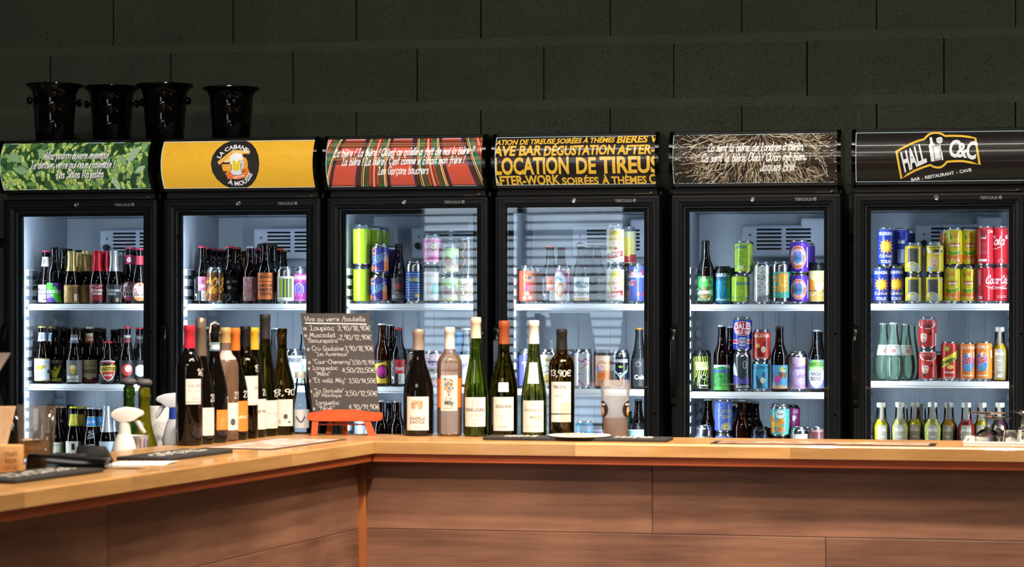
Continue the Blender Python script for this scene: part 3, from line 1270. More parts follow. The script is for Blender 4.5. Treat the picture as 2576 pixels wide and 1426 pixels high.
def hop_sign():
    rg = random.Random(11)
    P = []
    ar = (SZ1 - SZ0) / (FW / 2 - .0135)

    def leaf(u, v, s, a, c, c2):
        pts = []
        for i in range(13):
            t = -1 + 2 * i / 12
            pts.append((t, .42 * (1 - t * t) ** .8 * (1 + .12 * (i % 2))))
        for i in range(11, 0, -1):
            t = -1 + 2 * i / 12
            pts.append((t, -.42 * (1 - t * t) ** .8 * (1 + .12 * (i % 2))))
        f = lambda x, y: (u + s * (x * math.cos(a) - y * math.sin(a)), v + s * (x * math.sin(a) + y * math.cos(a)) / ar)
        P.append(([f(*p) for p in pts], c))
        P.append(([f(-1, 0)] + [f(-1 + 2 * i / 6, -.36 * (1 - (-1 + 2 * i / 6) ** 2) ** .8) for i in range(1, 6)] + [f(1, 0)], rg.choice(['#4a7236', '#33552c', '#68904a'])))
        P.append(([f(-1, -.02), f(.9, -.015), f(.9, .015), f(-1, .02)], c2))

    def cone(u, v, s, a):
        for r_ in range(4, -1, -1):
            for q in (-1, 0, 1):
                x = -.9 + r_ * .45
                y = q * .38 * (1 - abs(x) * .45)
                c = rg.choice(['#8ba24c', '#a1b45c', '#b5c46c', '#c6d07c', '#7a9444'])
                pts = []
                for i in range(8):
                    t = 6.283 * i / 8
                    X, Y = x + .34 * math.cos(t), y + .24 * math.sin(t)
                    pts.append((u + s * (X * math.cos(a) - Y * math.sin(a)), v + s * (X * math.sin(a) + Y * math.cos(a)) / ar))
                P.append((pts, c))
    for i in range(230):
        leaf(rg.uniform(-1.05, 1.05), rg.uniform(-.05, 1.05), rg.uniform(.035, .10), rg.uniform(0, 6.28), rg.choice(['#22402a', '#34552f', '#4b713c', '#2b4a31', '#668c4c', '#7fa063']), '#6f9455')
    for i in range(120):
        u = rg.uniform(-1.05, 1.05)
        cone(u, rg.uniform(-.05, 1.05), rg.uniform(.028, .050), rg.uniform(-2.6, -.6))
    for u, v, s, a in ((-.80, .68, .10, 2.5), (-.72, .42, .11, 2.9), (.80, .72, .12, 1.0), (.66, .6, .09, -.9), (.55, .12, .09, 1.9), (-.45, .75, .08, 2.0), (.9, .4, .08, .6)):
        leaf(u, v, s, a, rg.choice(['#94b08a', '#a4bd98', '#7fa074']), '#b7c9a9')
    return ('m', P)


def straw_sign():
    rg = random.Random(4)
    ops = []
    cols = ['#7f6f59', '#9a896f', '#b5a58a', '#d0c2a8', '#63533f', '#4a3d30', '#a8926f']
    for i in range(1150):
        u, v = rg.uniform(-1.02, 1.02), rg.uniform(-.05, 1.05)
        dx, dy = u - .08, (v - 1.05) * .62
        a = math.atan2(dy, dx) + rg.gauss(0, .25)
        if abs(u) > .62:
            a += rg.uniform(-.7, .7)
        L = rg.uniform(.07, .19)
        b = rg.uniform(-.5, .5)
        pts = []
        for j in range(4):
            t = j / 3
            pts.append((u + L * t * math.cos(a + b * t), v + L * t * math.sin(a + b * t) / .62))
        q = rg.random()
        c = rg.choice(cols if abs(u - .05) < .72 else cols[3:6] + ['#2e251e'] * 3)
        ops.append(('l', pts, rg.uniform(.005, .0095), c))
    return ops


def tartan():
    k, ox, oy, sc = 2, 820, 340, 6.133
    ops = []

    def hb(y0, y1, c):
        ops.append(PS(k, [(-60, y0), (2500, y0 - 22), (2500, y1 - 22), (-60, y1)], ox, oy, sc, c))
    hb(150, 262, '#7c3a28'); hb(350, 520, '#84412c'); hb(820, 860, '#7c3a28')
    G = [(-.0, .05, '#43315a'), (.05, .17, '#4e3220'), (.17, .19, '#d9a13f'), (.19, .215, '#33261b'), (.215, .24, '#e6d9c0'), (.24, .26, '#4e3220'), (.26, .40, '#56502f'), (.40, .66, '#c14f38'),
         (.455, .475, '#33231b'), (.52, .545, '#e0cdb0'), (.585, .605, '#33231b'), (.66, .80, '#56502f'), (.80, .82, '#4e3220'), (.82, .845, '#e6d9c0'), (.87, .895, '#d9a13f'), (.895, .965, '#4e3220'), (.965, 1.0, '#43315a')]
    groups = [(-210, 290, -480, 45), (590, 1020, 405, 975), (1310, 1760, 1360, 1940), (2050, 2520, 2310, 2900)]
    for t0, t1, b0, b1 in groups:
        for f0, f1, c in G:
            ops.append(PS(k, [(t0 + (t1 - t0) * f0, 80), (t0 + (t1 - t0) * f1, 80), (b0 + (b1 - b0) * f1, 870), (b0 + (b1 - b0) * f0, 870)], ox, oy, sc, c))
        for y0, y1 in ((150, 262), (350, 520), (820, 860)):
            for f0, f1, c in ((.06, .16, '#2a2620'), (.26, .40, '#2f6b4a'), (.66, .80, '#2f6b4a'), (.40, .455, '#7c3a28'), (.605, .66, '#7c3a28'), (.895, .965, '#2a2620')):
                X = lambda f, y: t0 + (t1 - t0) * f + ((b0 - t0) + ((b1 - b0) - (t1 - t0)) * f) * (y - 80) / 790
                ops.append(PS(k, [(X(f0, y0), y0 - 10), (X(f1, y0), y0 - 10), (X(f1, y1), y1 - 10), (X(f0, y1), y1 - 10)], ox, oy, sc, c))
    for y in (195, 225, 410, 438):
        ops.append(PS(k, [(-60, y), (2500, y - 16), (2500, y - 8), (-60, y + 8)], ox, oy, sc, '#c9976a'))
    return ops


Y4 = '#e2b03c'
ox, oy, sc = 520, 350, 10.19


def L2(x, y):
    return sg(1, 520 + x / 10.19, 350 + y / 10.19)


def lc(x, y, r, c):
    u, v = L2(x, y)
    return ('c', u, v, r / 10.19 / 193.5, c)


logo2 = [('c', *sg(1, 599, 421.5), 62 / 193.5, '#2c2825'), lc(800, 770, 340, '#eb9f33'),
         PS(1, [(510, 660), (715, 520), (1010, 500), (1030, 820), (860, 960), (620, 910)], ox, oy, sc, '#f0cb8c'),
         PS(1, [(715, 520), (1010, 500), (1040, 820), (720, 900)], ox, oy, sc, '#e7b465'),
         PS(1, [(340, 680), (395, 752), (718, 520), (715, 372)], ox, oy, sc, '#e3ac4f'),
         PS(1, [(715, 372), (1172, 395), (1168, 478), (715, 465)], ox, oy, sc, '#edbf6b'),
         PS(1, [(540, 950), (665, 915), (690, 1000), (860, 1030), (1040, 940), (1120, 800), (1180, 950), (1080, 1050), (860, 1110), (640, 1090), (585, 1110), (560, 1010)], ox, oy, sc, '#ee7b3a'),
         PS(1, [(605, 975), (670, 965), (670, 1060), (605, 1040)], ox, oy, sc, '#d8492f'), PS(1, [(1010, 860), (1080, 845), (1095, 880), (1050, 910)], ox, oy, sc, '#d8492f'),
         ('l', [L2(*p) for p in ((935, 700), (1000, 680), (1015, 750), (985, 830), (940, 850))], 62 / 10.19 / 193.5, '#4a4a4c'),
         ('l', [L2(*p) for p in ((935, 700), (1000, 680), (1015, 750), (985, 830), (940, 850))], 44 / 10.19 / 193.5, '#d9dadd'),
         PS(1, [(675, 910), (705, 850), (705, 640), (955, 630), (955, 860), (985, 950), (960, 990), (900, 1018), (760, 1018), (690, 980)], ox, oy, sc, '#4a4a4c'),
         PS(1, [(687, 915), (718, 850), (718, 650), (943, 640), (943, 860), (972, 950), (950, 980), (900, 1006), (765, 1006), (700, 970)], ox, oy, sc, '#dfe0e3'),
         PS(1, [(740, 650), (925, 640), (915, 860), (880, 900), (770, 895), (740, 850)], ox, oy, sc, '#e6c81f')]
for x, y, r in ((715, 560, 55), (770, 520, 62), (850, 515, 62), (920, 530, 58), (955, 570, 52), (840, 570, 95), (710, 640, 42), (700, 710, 26), (960, 620, 34)):
    logo2.append(lc(x, y, r, '#eeebe4'))
logo2 += [PS(1, [(830, 640), (860, 640), (852, 725), (840, 725)], ox, oy, sc, '#eeebe4'),
          ('a', 'LA CABANE', *L2(800, 765), 425 / 10.19 / 193.5, 103, 105 / 10.19 / 117, '#e6e4df', 0, 108),
          ('a', 'À MOUSSE', *L2(800, 765), 495 / 10.19 / 193.5, 288, 105 / 10.19 / 117, '#e6e4df', 1, 92),
          ('t', 'CAVE & BAR', *L2(890, 1062), 48 / 10.19 / 117, '#e9ddd0', 300 / 10.19 / 387, 0, 13)]

ox6, oy6, s6 = 2230, 330, 9.507


def L6(x, y):
    return sg(5, ox6 + x / s6, oy6 + y / s6)


HW6 = 218.0
outline = [(250, 575), (420, 480), (600, 390), (800, 310), (935, 275), (985, 215), (1060, 150), (1160, 115), (1280, 115), (1380, 150), (1455, 195), (1650, 190), (1850, 195), (2050, 220), (2195, 250), (2300, 880), (2100, 835), (1900, 800), (1700, 800), (1500, 815), (1430, 890), (1350, 940), (1270, 950), (1180, 935), (1085, 890), (900, 945), (700, 1020), (520, 1110), (370, 1205), (250, 575), (420, 480)]
WH = '#dddcd9'


def t6(txt, x, y, hpx, wpx, col, sh=0.0, rot=0.0, anchor=0.5):
    u, v = L6(x, y)
    return ('t', txt, u, v, hpx / s6 / 124, col, wpx / s6 / 436, sh, rot, anchor)


logo6 = [('L', [L6(*p) for p in outline], 54 / s6 / HW6, '#e0b13a'),
         t6('HALL', 440, 1048, 455, 613, WH, .20, 24, 0.0),
         t6('C', 1655, 690, 410, 265, WH, .0, -8), t6('&', 1850, 700, 350, 235, WH, 0, -5), t6('C', 2075, 735, 420, 265, WH, 0, -8),
         PS(5, [(1065, 232), (1125, 222), (1148, 345), (1208, 412), (1240, 795), (1110, 812), (1048, 440), (1085, 370)], ox6, oy6, s6, WH),
         PS(5, [(1135, 430), (1335, 415), (1335, 600), (1362, 730), (1355, 785), (1210, 800), (1190, 770), (1180, 650)], ox6, oy6, s6, '#24201c'),
         PS(5, [(1150, 440), (1320, 428), (1322, 600), (1350, 725), (1342, 772), (1222, 787), (1207, 765), (1197, 650)], ox6, oy6, s6, WH),
         ('l', [L6(1165, 462), L6(1215, 450), L6(1260, 462), L6(1305, 440)], 8 / s6 / HW6, '#3a3530'),
         ('L', [L6(1215, 765), L6(1345, 740)], 14 / s6 / HW6, '#24201c'),
         PS(5, [(1232, 270), (1260, 235), (1350, 218), (1385, 245), (1395, 320), (1370, 360), (1290, 380), (1245, 345)], ox6, oy6, s6, WH),
         ('L', [L6(1325, 365), L6(1355, 600)], 22 / s6 / HW6, WH), ('L', [L6(1362, 600), L6(1388, 760)], 40 / s6 / HW6, WH)]
for i in range(5):
    logo6.append(('L', [L6(1262 + i * 26, 268 - i * 5), L6(1272 + i * 26, 345 - i * 5)], 8 / s6 / HW6, '#5b5650'))
logo6 += [t6('BAR', 612, 1262, 72, 225, WH, 0, 8.7, 0), t6('RESTAURANT', 955, 1212, 72, 730, WH, 0, 8.7, 0), t6('CAVE', 1810, 1078, 72, 300, WH, 0, 8.7, 0),
          ('c', *L6(895, 1207), 17 / s6 / HW6, '#e0b13a'), ('c', *L6(1747, 1068), 17 / s6 / HW6, '#e0b13a')]

c4 = lambda x: 1220 + x / 2.852
d4 = lambda y: 330 + y / 2.852
text4 = [TS(3, 'ATION DE TIREUSE SOIRÉES À THÈMES', c4(60), c4(930), d4(117), 13, Y4, .16, .7), TS(3, 'BIÈRES V', c4(945), c4(1240), d4(107), 17.5, Y4, .16, .7),
         TS(3, 'AVE BAR', c4(48), c4(395), d4(203), 25, Y4, .1, .6), TS(3, 'DÉGUSTATION', c4(415), c4(940), d4(197), 24, Y4, .1, .6), TS(3, 'AFTER-', c4(960), c4(1228), d4(190), 23, Y4, .1, .6),
         TS(3, 'LOCATION', c4(52), c4(608), d4(330), 41, Y4, 0, .3), TS(3, 'DE', c4(652), c4(802), d4(325), 39, Y4, 0, .3), TS(3, 'TIREUS', c4(832), c4(1262), d4(320), 40, Y4, 0, .3),
         TS(3, 'AFTER-WORK', c4(30), c4(525), d4(404), 22, Y4, .0, .6), TS(3, 'SOIRÉES', c4(545), c4(815), d4(401), 17, Y4, 0, .4), TS(3, 'À THÈMES', c4(842), c4(1165), d4(397), 18, Y4, 0, .4),
         TS(3, 'CA', c4(1183), c4(1285), d4(393), 22, Y4, 0, .4)]

sh1 = '#33402c'
l1 = [('Allez patron buvons ensemble', 195, 408, 160), ('Le dernier verre qui nous rassemble !', 187, 431, 209), ('Les Sales Majestés', 204, 454, 117)]
SIGNS = [
    ('#2a4526', [hop_sign()] + [HS(0, t, x + 1.2, y + 1.4, w, 15, sh1) for t, x, y, w in l1] + [HS(0, t, x, y, w, 15) for t, x, y, w in l1], 0),
    ('#e8af33', logo2, 0),
    ('#cf5640', tartan() + [HS(2, 'La bière ! La bière ! Qu\'est ce qu\'elle a fait de moi la bière ?', 1014.8, 400, 350, 14.5, rot=.5), HS(2, 'La bière ! La bière ! C\'est comme si c\'était mon frère !', 1013.6, 422, 307, 14.5, rot=.5),
                            HS(2, 'Les Garçons bouchers', 1013.6, 445.5, 126, 14.5, rot=.5)], 0),
    ('#231d19', text4, 0),
    ('#2b221b', straw_sign() + [HS(4, 'Ca sent la bière, de Londres à Berlin,', 1903, 388, 247, 15, '#e4dfd5', rot=.4), HS(4, 'Ca sent la bière. Dieu ! Qu\'on est bien...', 1898.7, 413, 270, 15, '#e4dfd5', rot=.4), HS(4, 'Jaques Brel', 1958.6, 436, 88, 16, '#e4dfd5', rot=.4)], 0),
    ('#1f1a17', logo6, 0),
]
for k_, lab in enumerate(('black glass-door refrigerator with a green hop-leaf sign, leftmost of the row', 'black glass-door refrigerator with a plain yellow sign and round beer-mug logo',
                          'black glass-door refrigerator with a red tartan sign in white script', 'black glass-door refrigerator with a black sign of bold yellow capitals',
                          'black glass-door refrigerator with a brown straw-textured sign in white script', 'black glass-door refrigerator with a black sign and yellow-outlined logo, rightmost')):
    fridge(k_, lab)

# ------------------------------------------------------------------ cans and bottles
FN = ['hop-leaf fridge', 'yellow-sign fridge', 'tartan fridge', 'yellow-lettering fridge', 'straw-sign fridge', 'logo fridge']
SHN = ['top', 'middle', 'lower']
ROWY = [.160, .236, .312, .388, .45]
M_alu = pm('can_aluminium', '#c9ccd0', 0.22, metal=1.0, vary=0.04, scale=90)
M_lidblack = pm('can_lid_black', '#161618', 0.3, metal=0.3)
M_sleeve = ink('can_sleeve', rough=0.27)
M_sleeve_m = ink('can_sleeve_metallic', rough=0.25, metal=0.35)
M_ink_can = ink('can_ink', rough=0.3)
M_paper = ink('paper_label', rough=0.55)


def face_cam(p):
    return math.atan2(-p.x, p.y)


PLACED = []


def item_spot(f, px, row, r=.0308, zb=0.0, yt=0.0):
    """spot on a shelf seen in pixel column px; pushed back along the line of sight until it stands clear"""
    Y = ROWY[row] if isinstance(row, int) else row
    for q in PLACED:                       # stacked on another can: same depth as the one below
        if q[0] == f and abs(q[5] - zb) < 1e-6 and abs(q[2] - px) < 16 and zb > 0:
            Y = q[6]
    for _ in range(90):
        s = row_s(px, Y)
        u = s - SL[f]
        u = min(max(u, .060 + r), FW - .060 - r)
        zt = row_z(px, yt, Y)
        hit = False
        for g, u2, _p, Y2, z0, z1, _y, r2 in PLACED:
            if g == f and z0 < zt - .002 and z1 > zb + .002 and (u - u2) ** 2 + (Y - Y2) ** 2 < (r + r2 + .0006) ** 2:
                hit = True
                break
        if not hit:
            break
        Y += .004
    if Y > .51:
        print('DEEP', f, px, round(Y, 3))
    PLACED.append((f, u, px, Y, zb, zt, Y, r))
    return row_pt(SL[f] + u, Y, 0), Y


def where(f, sh):
    return ', %s shelf of %s' % (SHN[sh], FN[f])


def profile_r(prof, z):
    for (z0, r0), (z1, r1) in zip(prof[:-1], prof[1:]):
        if z0 <= z <= z1 and z1 > z0:
            return r0 + (r1 - r0) * (z - z0) / (z1 - z0)
    return prof[-1][1]


def wrap_mesh(name, prof, z0, z1, half, off, m, col, parent, nu=18):
    """a label: patch of the surface of revolution prof between heights z0..z1, half-angle half"""
    zs = sorted({z0, z1} | {z for z, _ in prof if z0 < z < z1})
    full = half > 3.1
    n = 28 if full else nu
    V, Fc = [], []
    for z in zs:
        r = profile_r(prof, z) + off
        for i in range(n + (0 if full else 1)):
            t = (-half + 2 * half * i / n)
            V.append((r * math.sin(t), -r * math.cos(t), z))
    w = n if full else n + 1
    for j in range(len(zs) - 1):
        for i in range(n):
            a, b = j * w + i, j * w + (i + 1) % w
            Fc.append((a, b, b + w, a + w))
    me = bpy.data.meshes.new(name)
    me.from_pydata(V, [], Fc)
    at = me.attributes.new('ink', 'FLOAT_COLOR', 'FACE')
    c = lin(col)
    for q in at.data:
        q.color = (*c, 1)
    finish(me, 60)
    return link(name, me, m, parent)


def can_prof(H, r):
    s = .92
    return [(0, 0), (.003, r * .55), (.0, r * .72), (.002, r * .78), (.010, r * .985), (.0125, r), (H - .017, r), (H - .012, r * .985), (H - .005, r * .86), (H - .0035, r * .82), (H - .0005, r * .845), (H, r * .83), (H - .0005, r * .80), (H - .004, r * .78), (H - .0045, 0)]


def put_can(root_loc, rz, H, r, label, col, ops=(), top='silver', lab=(.075, .895), metallic=False, group=None, cat='can', detail=True, ulim=1.15):
    t = empty('drink_can', root_loc, rz)
    tag(t, label, cat, group)
    key = 'can%d_%d' % (round(H * 1e4), round(r * 1e4))
    prof = can_prof(H, r)
    me = lathe(key, prof, 28)
    M_top = M_alu if top == 'silver' else M_lidblack
    link('can_body', share(key, me, M_top), None, t)
    body = [(z, q) for z, q in prof if q > r * .8 and z <= H - .003]
    body = body[1:] if body[0][0] == 0 else body
    if detail:
        def tab(bm):
            bx(bm, -.004, -.012, 0, .004, .006, .0012)
        o = link('pull_tab', once('tab' + top, lambda: mesh_of(tab, M_top, bevel=.0005, seg=1)), None, t)
        o.location = (0, 0, H - .0046)
        o.rotation_euler.z = random.uniform(0, 6)
    if col is None:
        return t
    sl = wrap_mesh('label', body, max(lab[0] * H, .006), lab[1] * H, 3.1416, .00018, M_sleeve_m if metallic else M_sleeve, col, t)
    if ops:
        hw = 1.3 * r

        def mp(x, y, d):
            rr = profile_r(body, y) + .00022 + d
            a = x / r
            return (rr * math.sin(a), -rr * math.cos(a), y)
        ops = [(q[:6] + (q[6] * .86,) + tuple(q[7:])) if q[0] in 'tTh' and len(q) > 6 and q[6] and q[6] > .5 else q for q in ops]
        build_print('label_print', list(ops), hw, H, mp, M_ink_can, sl, ulim=ulim, stepu=.0048, lift=.00012, dl=.00003, vlim=(max(lab[0], .03), min(lab[1], .97)))
    return t


PASS = 0
ZCACHE = {}


def can(f, sh, px, yt, desc, col, ops=(), row=0, r=.0319, base=None, group=None, turn=0.0, **kw):
    if (PASS == 0) != (row == 0):
        return ZCACHE.get((f, sh, px, yt))
    zb = SHELF[f][sh] if base is None else base
    p, Y = item_spot(f, px, row, r, zb, yt)
    zt = row_z(px, yt, Y)
    PLACED[-1] = PLACED[-1][:5] + (zt,) + PLACED[-1][6:]
    p.z = zb
    put_can(p, face_cam(p) + turn, zt - zb, r, desc + where(f, sh), col, ops, group=group, **kw)
    ZCACHE[f, sh, px, yt] = zt
    return zt


# bottle profiles at a nominal height, (height, radius)
BP = {
 'long': [(0, 0), (0, .026), (.004, .0300), (.118, .0302), (.130, .0292), (.143, .0255), (.156, .0195), (.168, .0162), (.195, .0138), (.212, .0130), (.2135, .0142), (.2215, .0142), (.223, .0128), (.2295, .0126), (.2295, 0)],
 'slope': [(0, 0), (0, .026), (.004, .0300), (.090, .0305), (.105, .0296), (.125, .0252), (.145, .0205), (.165, .0170), (.19, .0142), (.208, .0132), (.2095, .0144), (.2195, .0144), (.221, .0128), (.2285, .0126), (.2285, 0)],
 'lambic': [(0, 0), (0, .026), (.004, .0302), (.090, .0305), (.108, .0290), (.128, .0238), (.148, .0190), (.165, .0165), (.195, .0152), (.205, .0150), (.2065, .0166), (.214, .0166), (.2155, .0150), (.2235, .0148), (.2235, 0)],
 'stubby': [(0, 0), (0, .028), (.004, .0325), (.080, .0330), (.094, .0310), (.103, .0240), (.110, .0195), (.122, .0190), (.136, .0185), (.145, .0135), (.152, .0128), (.1535, .0142), (.160, .0142), (.161, .0128), (.167, .0126), (.167, 0)],
 'drop': [(0, 0), (0, .022), (.004, .027), (.025, .0325), (.050, .0345), (.075, .0320), (.10, .0270), (.13, .0210), (.16, .0160), (.182, .0138), (.184, .0148), (.193, .0148), (.195, .0132), (.2, .013), (.2, 0)],
 'juice': [(0, 0), (0, .025), (.004, .0285), (.095, .0288), (.105, .0282), (.115, .0245), (.121, .0200), (.128, .0178), (.150, .0160), (.165, .0152), (.1665, .0162), (.170, .0162), (.186, .0140), (.186, 0)],
 'bord': [(0, 0), (.006, .015), (0, .031), (.004, .0362), (.008, .0373), (.195, .0378), (.208, .0360), (.220, .0290), (.229, .0200), (.238, .0162), (.262, .0148), (.283, .0143), (.2845, .0156), (.297, .0156), (.300, .0140), (.300, 0)],
 'burg': [(0, 0), (.006, .015), (0, .034), (.004, .0400), (.008, .0412), (.115, .0412), (.135, .0398), (.158, .0345), (.180, .0270), (.200, .0205), (.220, .0165), (.245, .0152), (.277, .0146), (.2785, .0160), (.292, .0160), (.295, .0145), (.295, 0)],
 'flute': [(0, 0), (.006, .015), (0, .030), (.004, .0365), (.008, .0378), (.105, .0378), (.125, .0366), (.155, .0318), (.190, .0248), (.225, .0190), (.255, .0160), (.285, .0146), (.312, .0141), (.3135, .0154), (.327, .0154), (.330, .0138), (.330, 0)],
 'champ': [(0, 0), (.006, .015), (0, .036), (.004, .0420), (.010, .0432), (.115, .0432), (.140, .0412), (.170, .0340), (.200, .0250), (.225, .0190), (.250, .0165), (.292, .0158), (.2935, .0172), (.30, .0172), (.306, .0158), (.318, .0165), (.322, .0120), (.322, 0)],
}
G_brown = thin_glass('glass_brown', (.20, .075, .018), .03, 1.5, '#1c0c05', .35)
G_amber = thin_glass('glass_amber', (.42, .18, .05), .03, 1.5, '#4a2208', .25)
G_black = pm('glass_black', '#0b0807', .06, spec=.55)
G_red = thin_glass('glass_red_brew', (.18, .02, .02), .03, 1.5, '#2a0608', .4)
G_clear = thin_glass('glass_clear', (.95, .97, .965), .02, 1.5)
G_smoke = thin_glass('glass_smoke', (.55, .57, .58), .03, 1.5, '#2b2a2a', .15)
G_green = thin_glass('glass_green', (.88, .985, .92), .02, 1.5, '#bfeacb', .14)
M_crown = {}


def cap_mat(col):
    return pm('crown_' + col.strip('#'), col, .33, metal=.35, vary=.05, scale=200)


CROWN = [(0, .0158), (.0015, .0154), (.0055, .0146), (.0072, .0122), (.0078, .0), ]


def put_bottle(loc, rz, H, typ, label, glass, cap=None, labels=(), foil=None, group=None, cat='bottle', name='beer_bottle', rs=1.0, fill=None, screw=None, extra=()):
    t = empty(name, loc, rz)
    tag(t, label, cat, group)
    base = BP[typ]
    k = H / base[-1][0]
    prof = [(z * k, q * rs) for z, q in base]
    key = '%s_%d_%d' % (typ, round(H * 2000), round(rs * 100))
    link('glass_body', share(key, lathe(key, prof, 32), glass), None, t)
    outer = [(z, q) for z, q in prof[1:-1]]
    if outer[0][1] < outer[1][1] * .6:
        outer = outer[1:]
    if fill:                                     # the drink inside, a little smaller than the glass
        fz, fm = fill
        zf = fz * H
        fp = [(.004, 0)] + [(.004, outer[0][1] * .9)] + [(z, q - .0017) for z, q in outer if .005 < z < zf] + [(zf, profile_r(outer, zf) - .0017), (zf, 0)]
        fkey = key + 'f%d' % round(fz * 100)
        link('drink', share(fkey, lathe(fkey, fp, 28), fm), None, t)
    if foil:
        v0, fcol = foil[:2]
        fm = pm('foil_' + fcol.strip('#'), fcol, foil[2] if len(foil) > 2 else .35, metal=foil[3] if len(foil) > 3 else .5, vary=.08, scale=120, bump=.15 if len(foil) > 3 and foil[3] > .4 else 0)
        pr = [(z, q + .0007) for z, q in outer if z > v0 * H]
        pr = [(v0 * H, profile_r(outer, v0 * H) + .0007)] + pr
        pr = pr + [(H + .0006, pr[-1][1]), (H + .0006, 0)]
        fk = key + 'foil%d' % round(v0 * 100)
        link('capsule', share(fk, lathe(fk, pr, 28), fm), None, t)
    if cap:
        cme = once('crown', lambda: lathe('crown', CROWN, 42, .045, smooth=40))
        ck = 'crownm' + cap
        o = link('crown_cap', share('crown', cme, cap_mat(cap)), None, t)
        o.location.z = H - .0068
        o.scale = (.97, .97, 1)
    if screw:
        sp = [(H - .0165, .0166), (H - .0015, .0168), (H + .0008, .0155), (H + .001, 0)]
        sk = key + 'screw'
        link('screw_cap', share(sk, lathe(sk, sp, 36), pm('screw_cap_white', screw, .35, metal=.2)), None, t)
    for L in labels:
        v0, v1, half, col = L[:4]
        ops = L[4] if len(L) > 4 else ()
        nm = L[5] if len(L) > 5 else 'label'
        sub = [q for q in outer]
        lo = wrap_mesh(nm, sub, v0 * H, v1 * H, half, .00035, M_paper, col, t)
        if ops:
            zm = (v0 + v1) / 2 * H
            rm = profile_r(sub, zm)
            hw = half * rm if half < 3.1 else 1.3 * rm

            def mp(x, y, d, sub=sub, v0=v0, rm=rm):
                z = v0 * H + y
                rr = profile_r(sub, z) + .0004 + d
                a = x / rm
                return (rr * math.sin(a), -rr * math.cos(a), z)
            build_print(nm + '_print', list(ops), hw, (v1 - v0) * H, mp, M_ink, lo, ulim=1.0 if half < 3.1 else 1.15, stepu=.0048, lift=.00015, dl=.00003)
    for ex in extra:                              # handwriting straight on the glass
        rm = profile_r(outer, ex[0] * H)

        def mp2(x, y, d, rm=rm):
            rr = profile_r(outer, y) + .0004 + d
            return (rr * math.sin(x / rm), -rr * math.cos(x / rm), y)
        build_print('chalk_price', ex[1], 1.3 * rm, H, mp2, M_ink, t, ulim=1.2, stepu=.005, lift=.0003)
    return t


def bot(f, sh, px, yt, desc, typ, glass, cap=None, labels=(), foil=None, row=0, group=None, turn=0.0, cat='bottle', name='beer_bottle', **kw):
    if (PASS == 0) != (row == 0):
        return
    zb = SHELF[f][sh]
    p, Y = item_spot(f, px, row, max(q for _, q in BP[typ]), zb, yt)
    zt = row_z(px, yt, Y)
    p.z = zb
    put_bottle(p, face_cam(p) + turn, zt - zb, typ, desc + where(f, sh), glass, cap, labels, foil, group, cat, name, **kw)


def rowof(f, sh, spots, desc, typ, glass, cap, foil=None, labels=(), group=None, **kw):
    """look-alikes standing one behind another: (pixel column, top, row)"""
    for px, yt, row in spots:
        bot(f, sh, px, yt, desc, typ, glass, cap, labels, foil, row, group, **kw)


WHT, CRM = '#e9e8e4', '#e3d8bd'
wave = lambda v, a=.02, n=9: [(-1.1 + 2.2 * i / (2 * n), v + a * (1 if i % 2 else -1)) for i in range(2 * n + 1)]
doodle = [('l', [(-.95, .75), (-.8, .9), (-.7, .75), (-.85, .6), (-.7, .5)], .05, '#ddd'), ('l', [(-.9, .1), (-.7, .3), (-.5, .12), (-.75, .02)], .05, '#ddd'), ('c', -.62, .25, .13, '#e5e5e5'), ('l', [(-.95, .45), (-.75, .38), (-.9, .28)], .05, '#ddd')]


def tommy(c, txt='TOMY\'S', side='EASTLY ALE'):
    return [('r', -1, 0, 1, 1, '#17161a')] + doodle + [('r', -.35, .42, .62, 1, c), ('t', txt, .1, .55, .13, '#efefef', .42), ('r', -.05, 0, .62, .42, '#e4e2de'), ('c', .1, .8, .08, '#17161a'),
            ('T', side, .22, .2, .1, '#55524e', .3, 0, 90), ('l', [(.75, .2), (.9, .5), (.8, .8)], .04, '#ddd')]


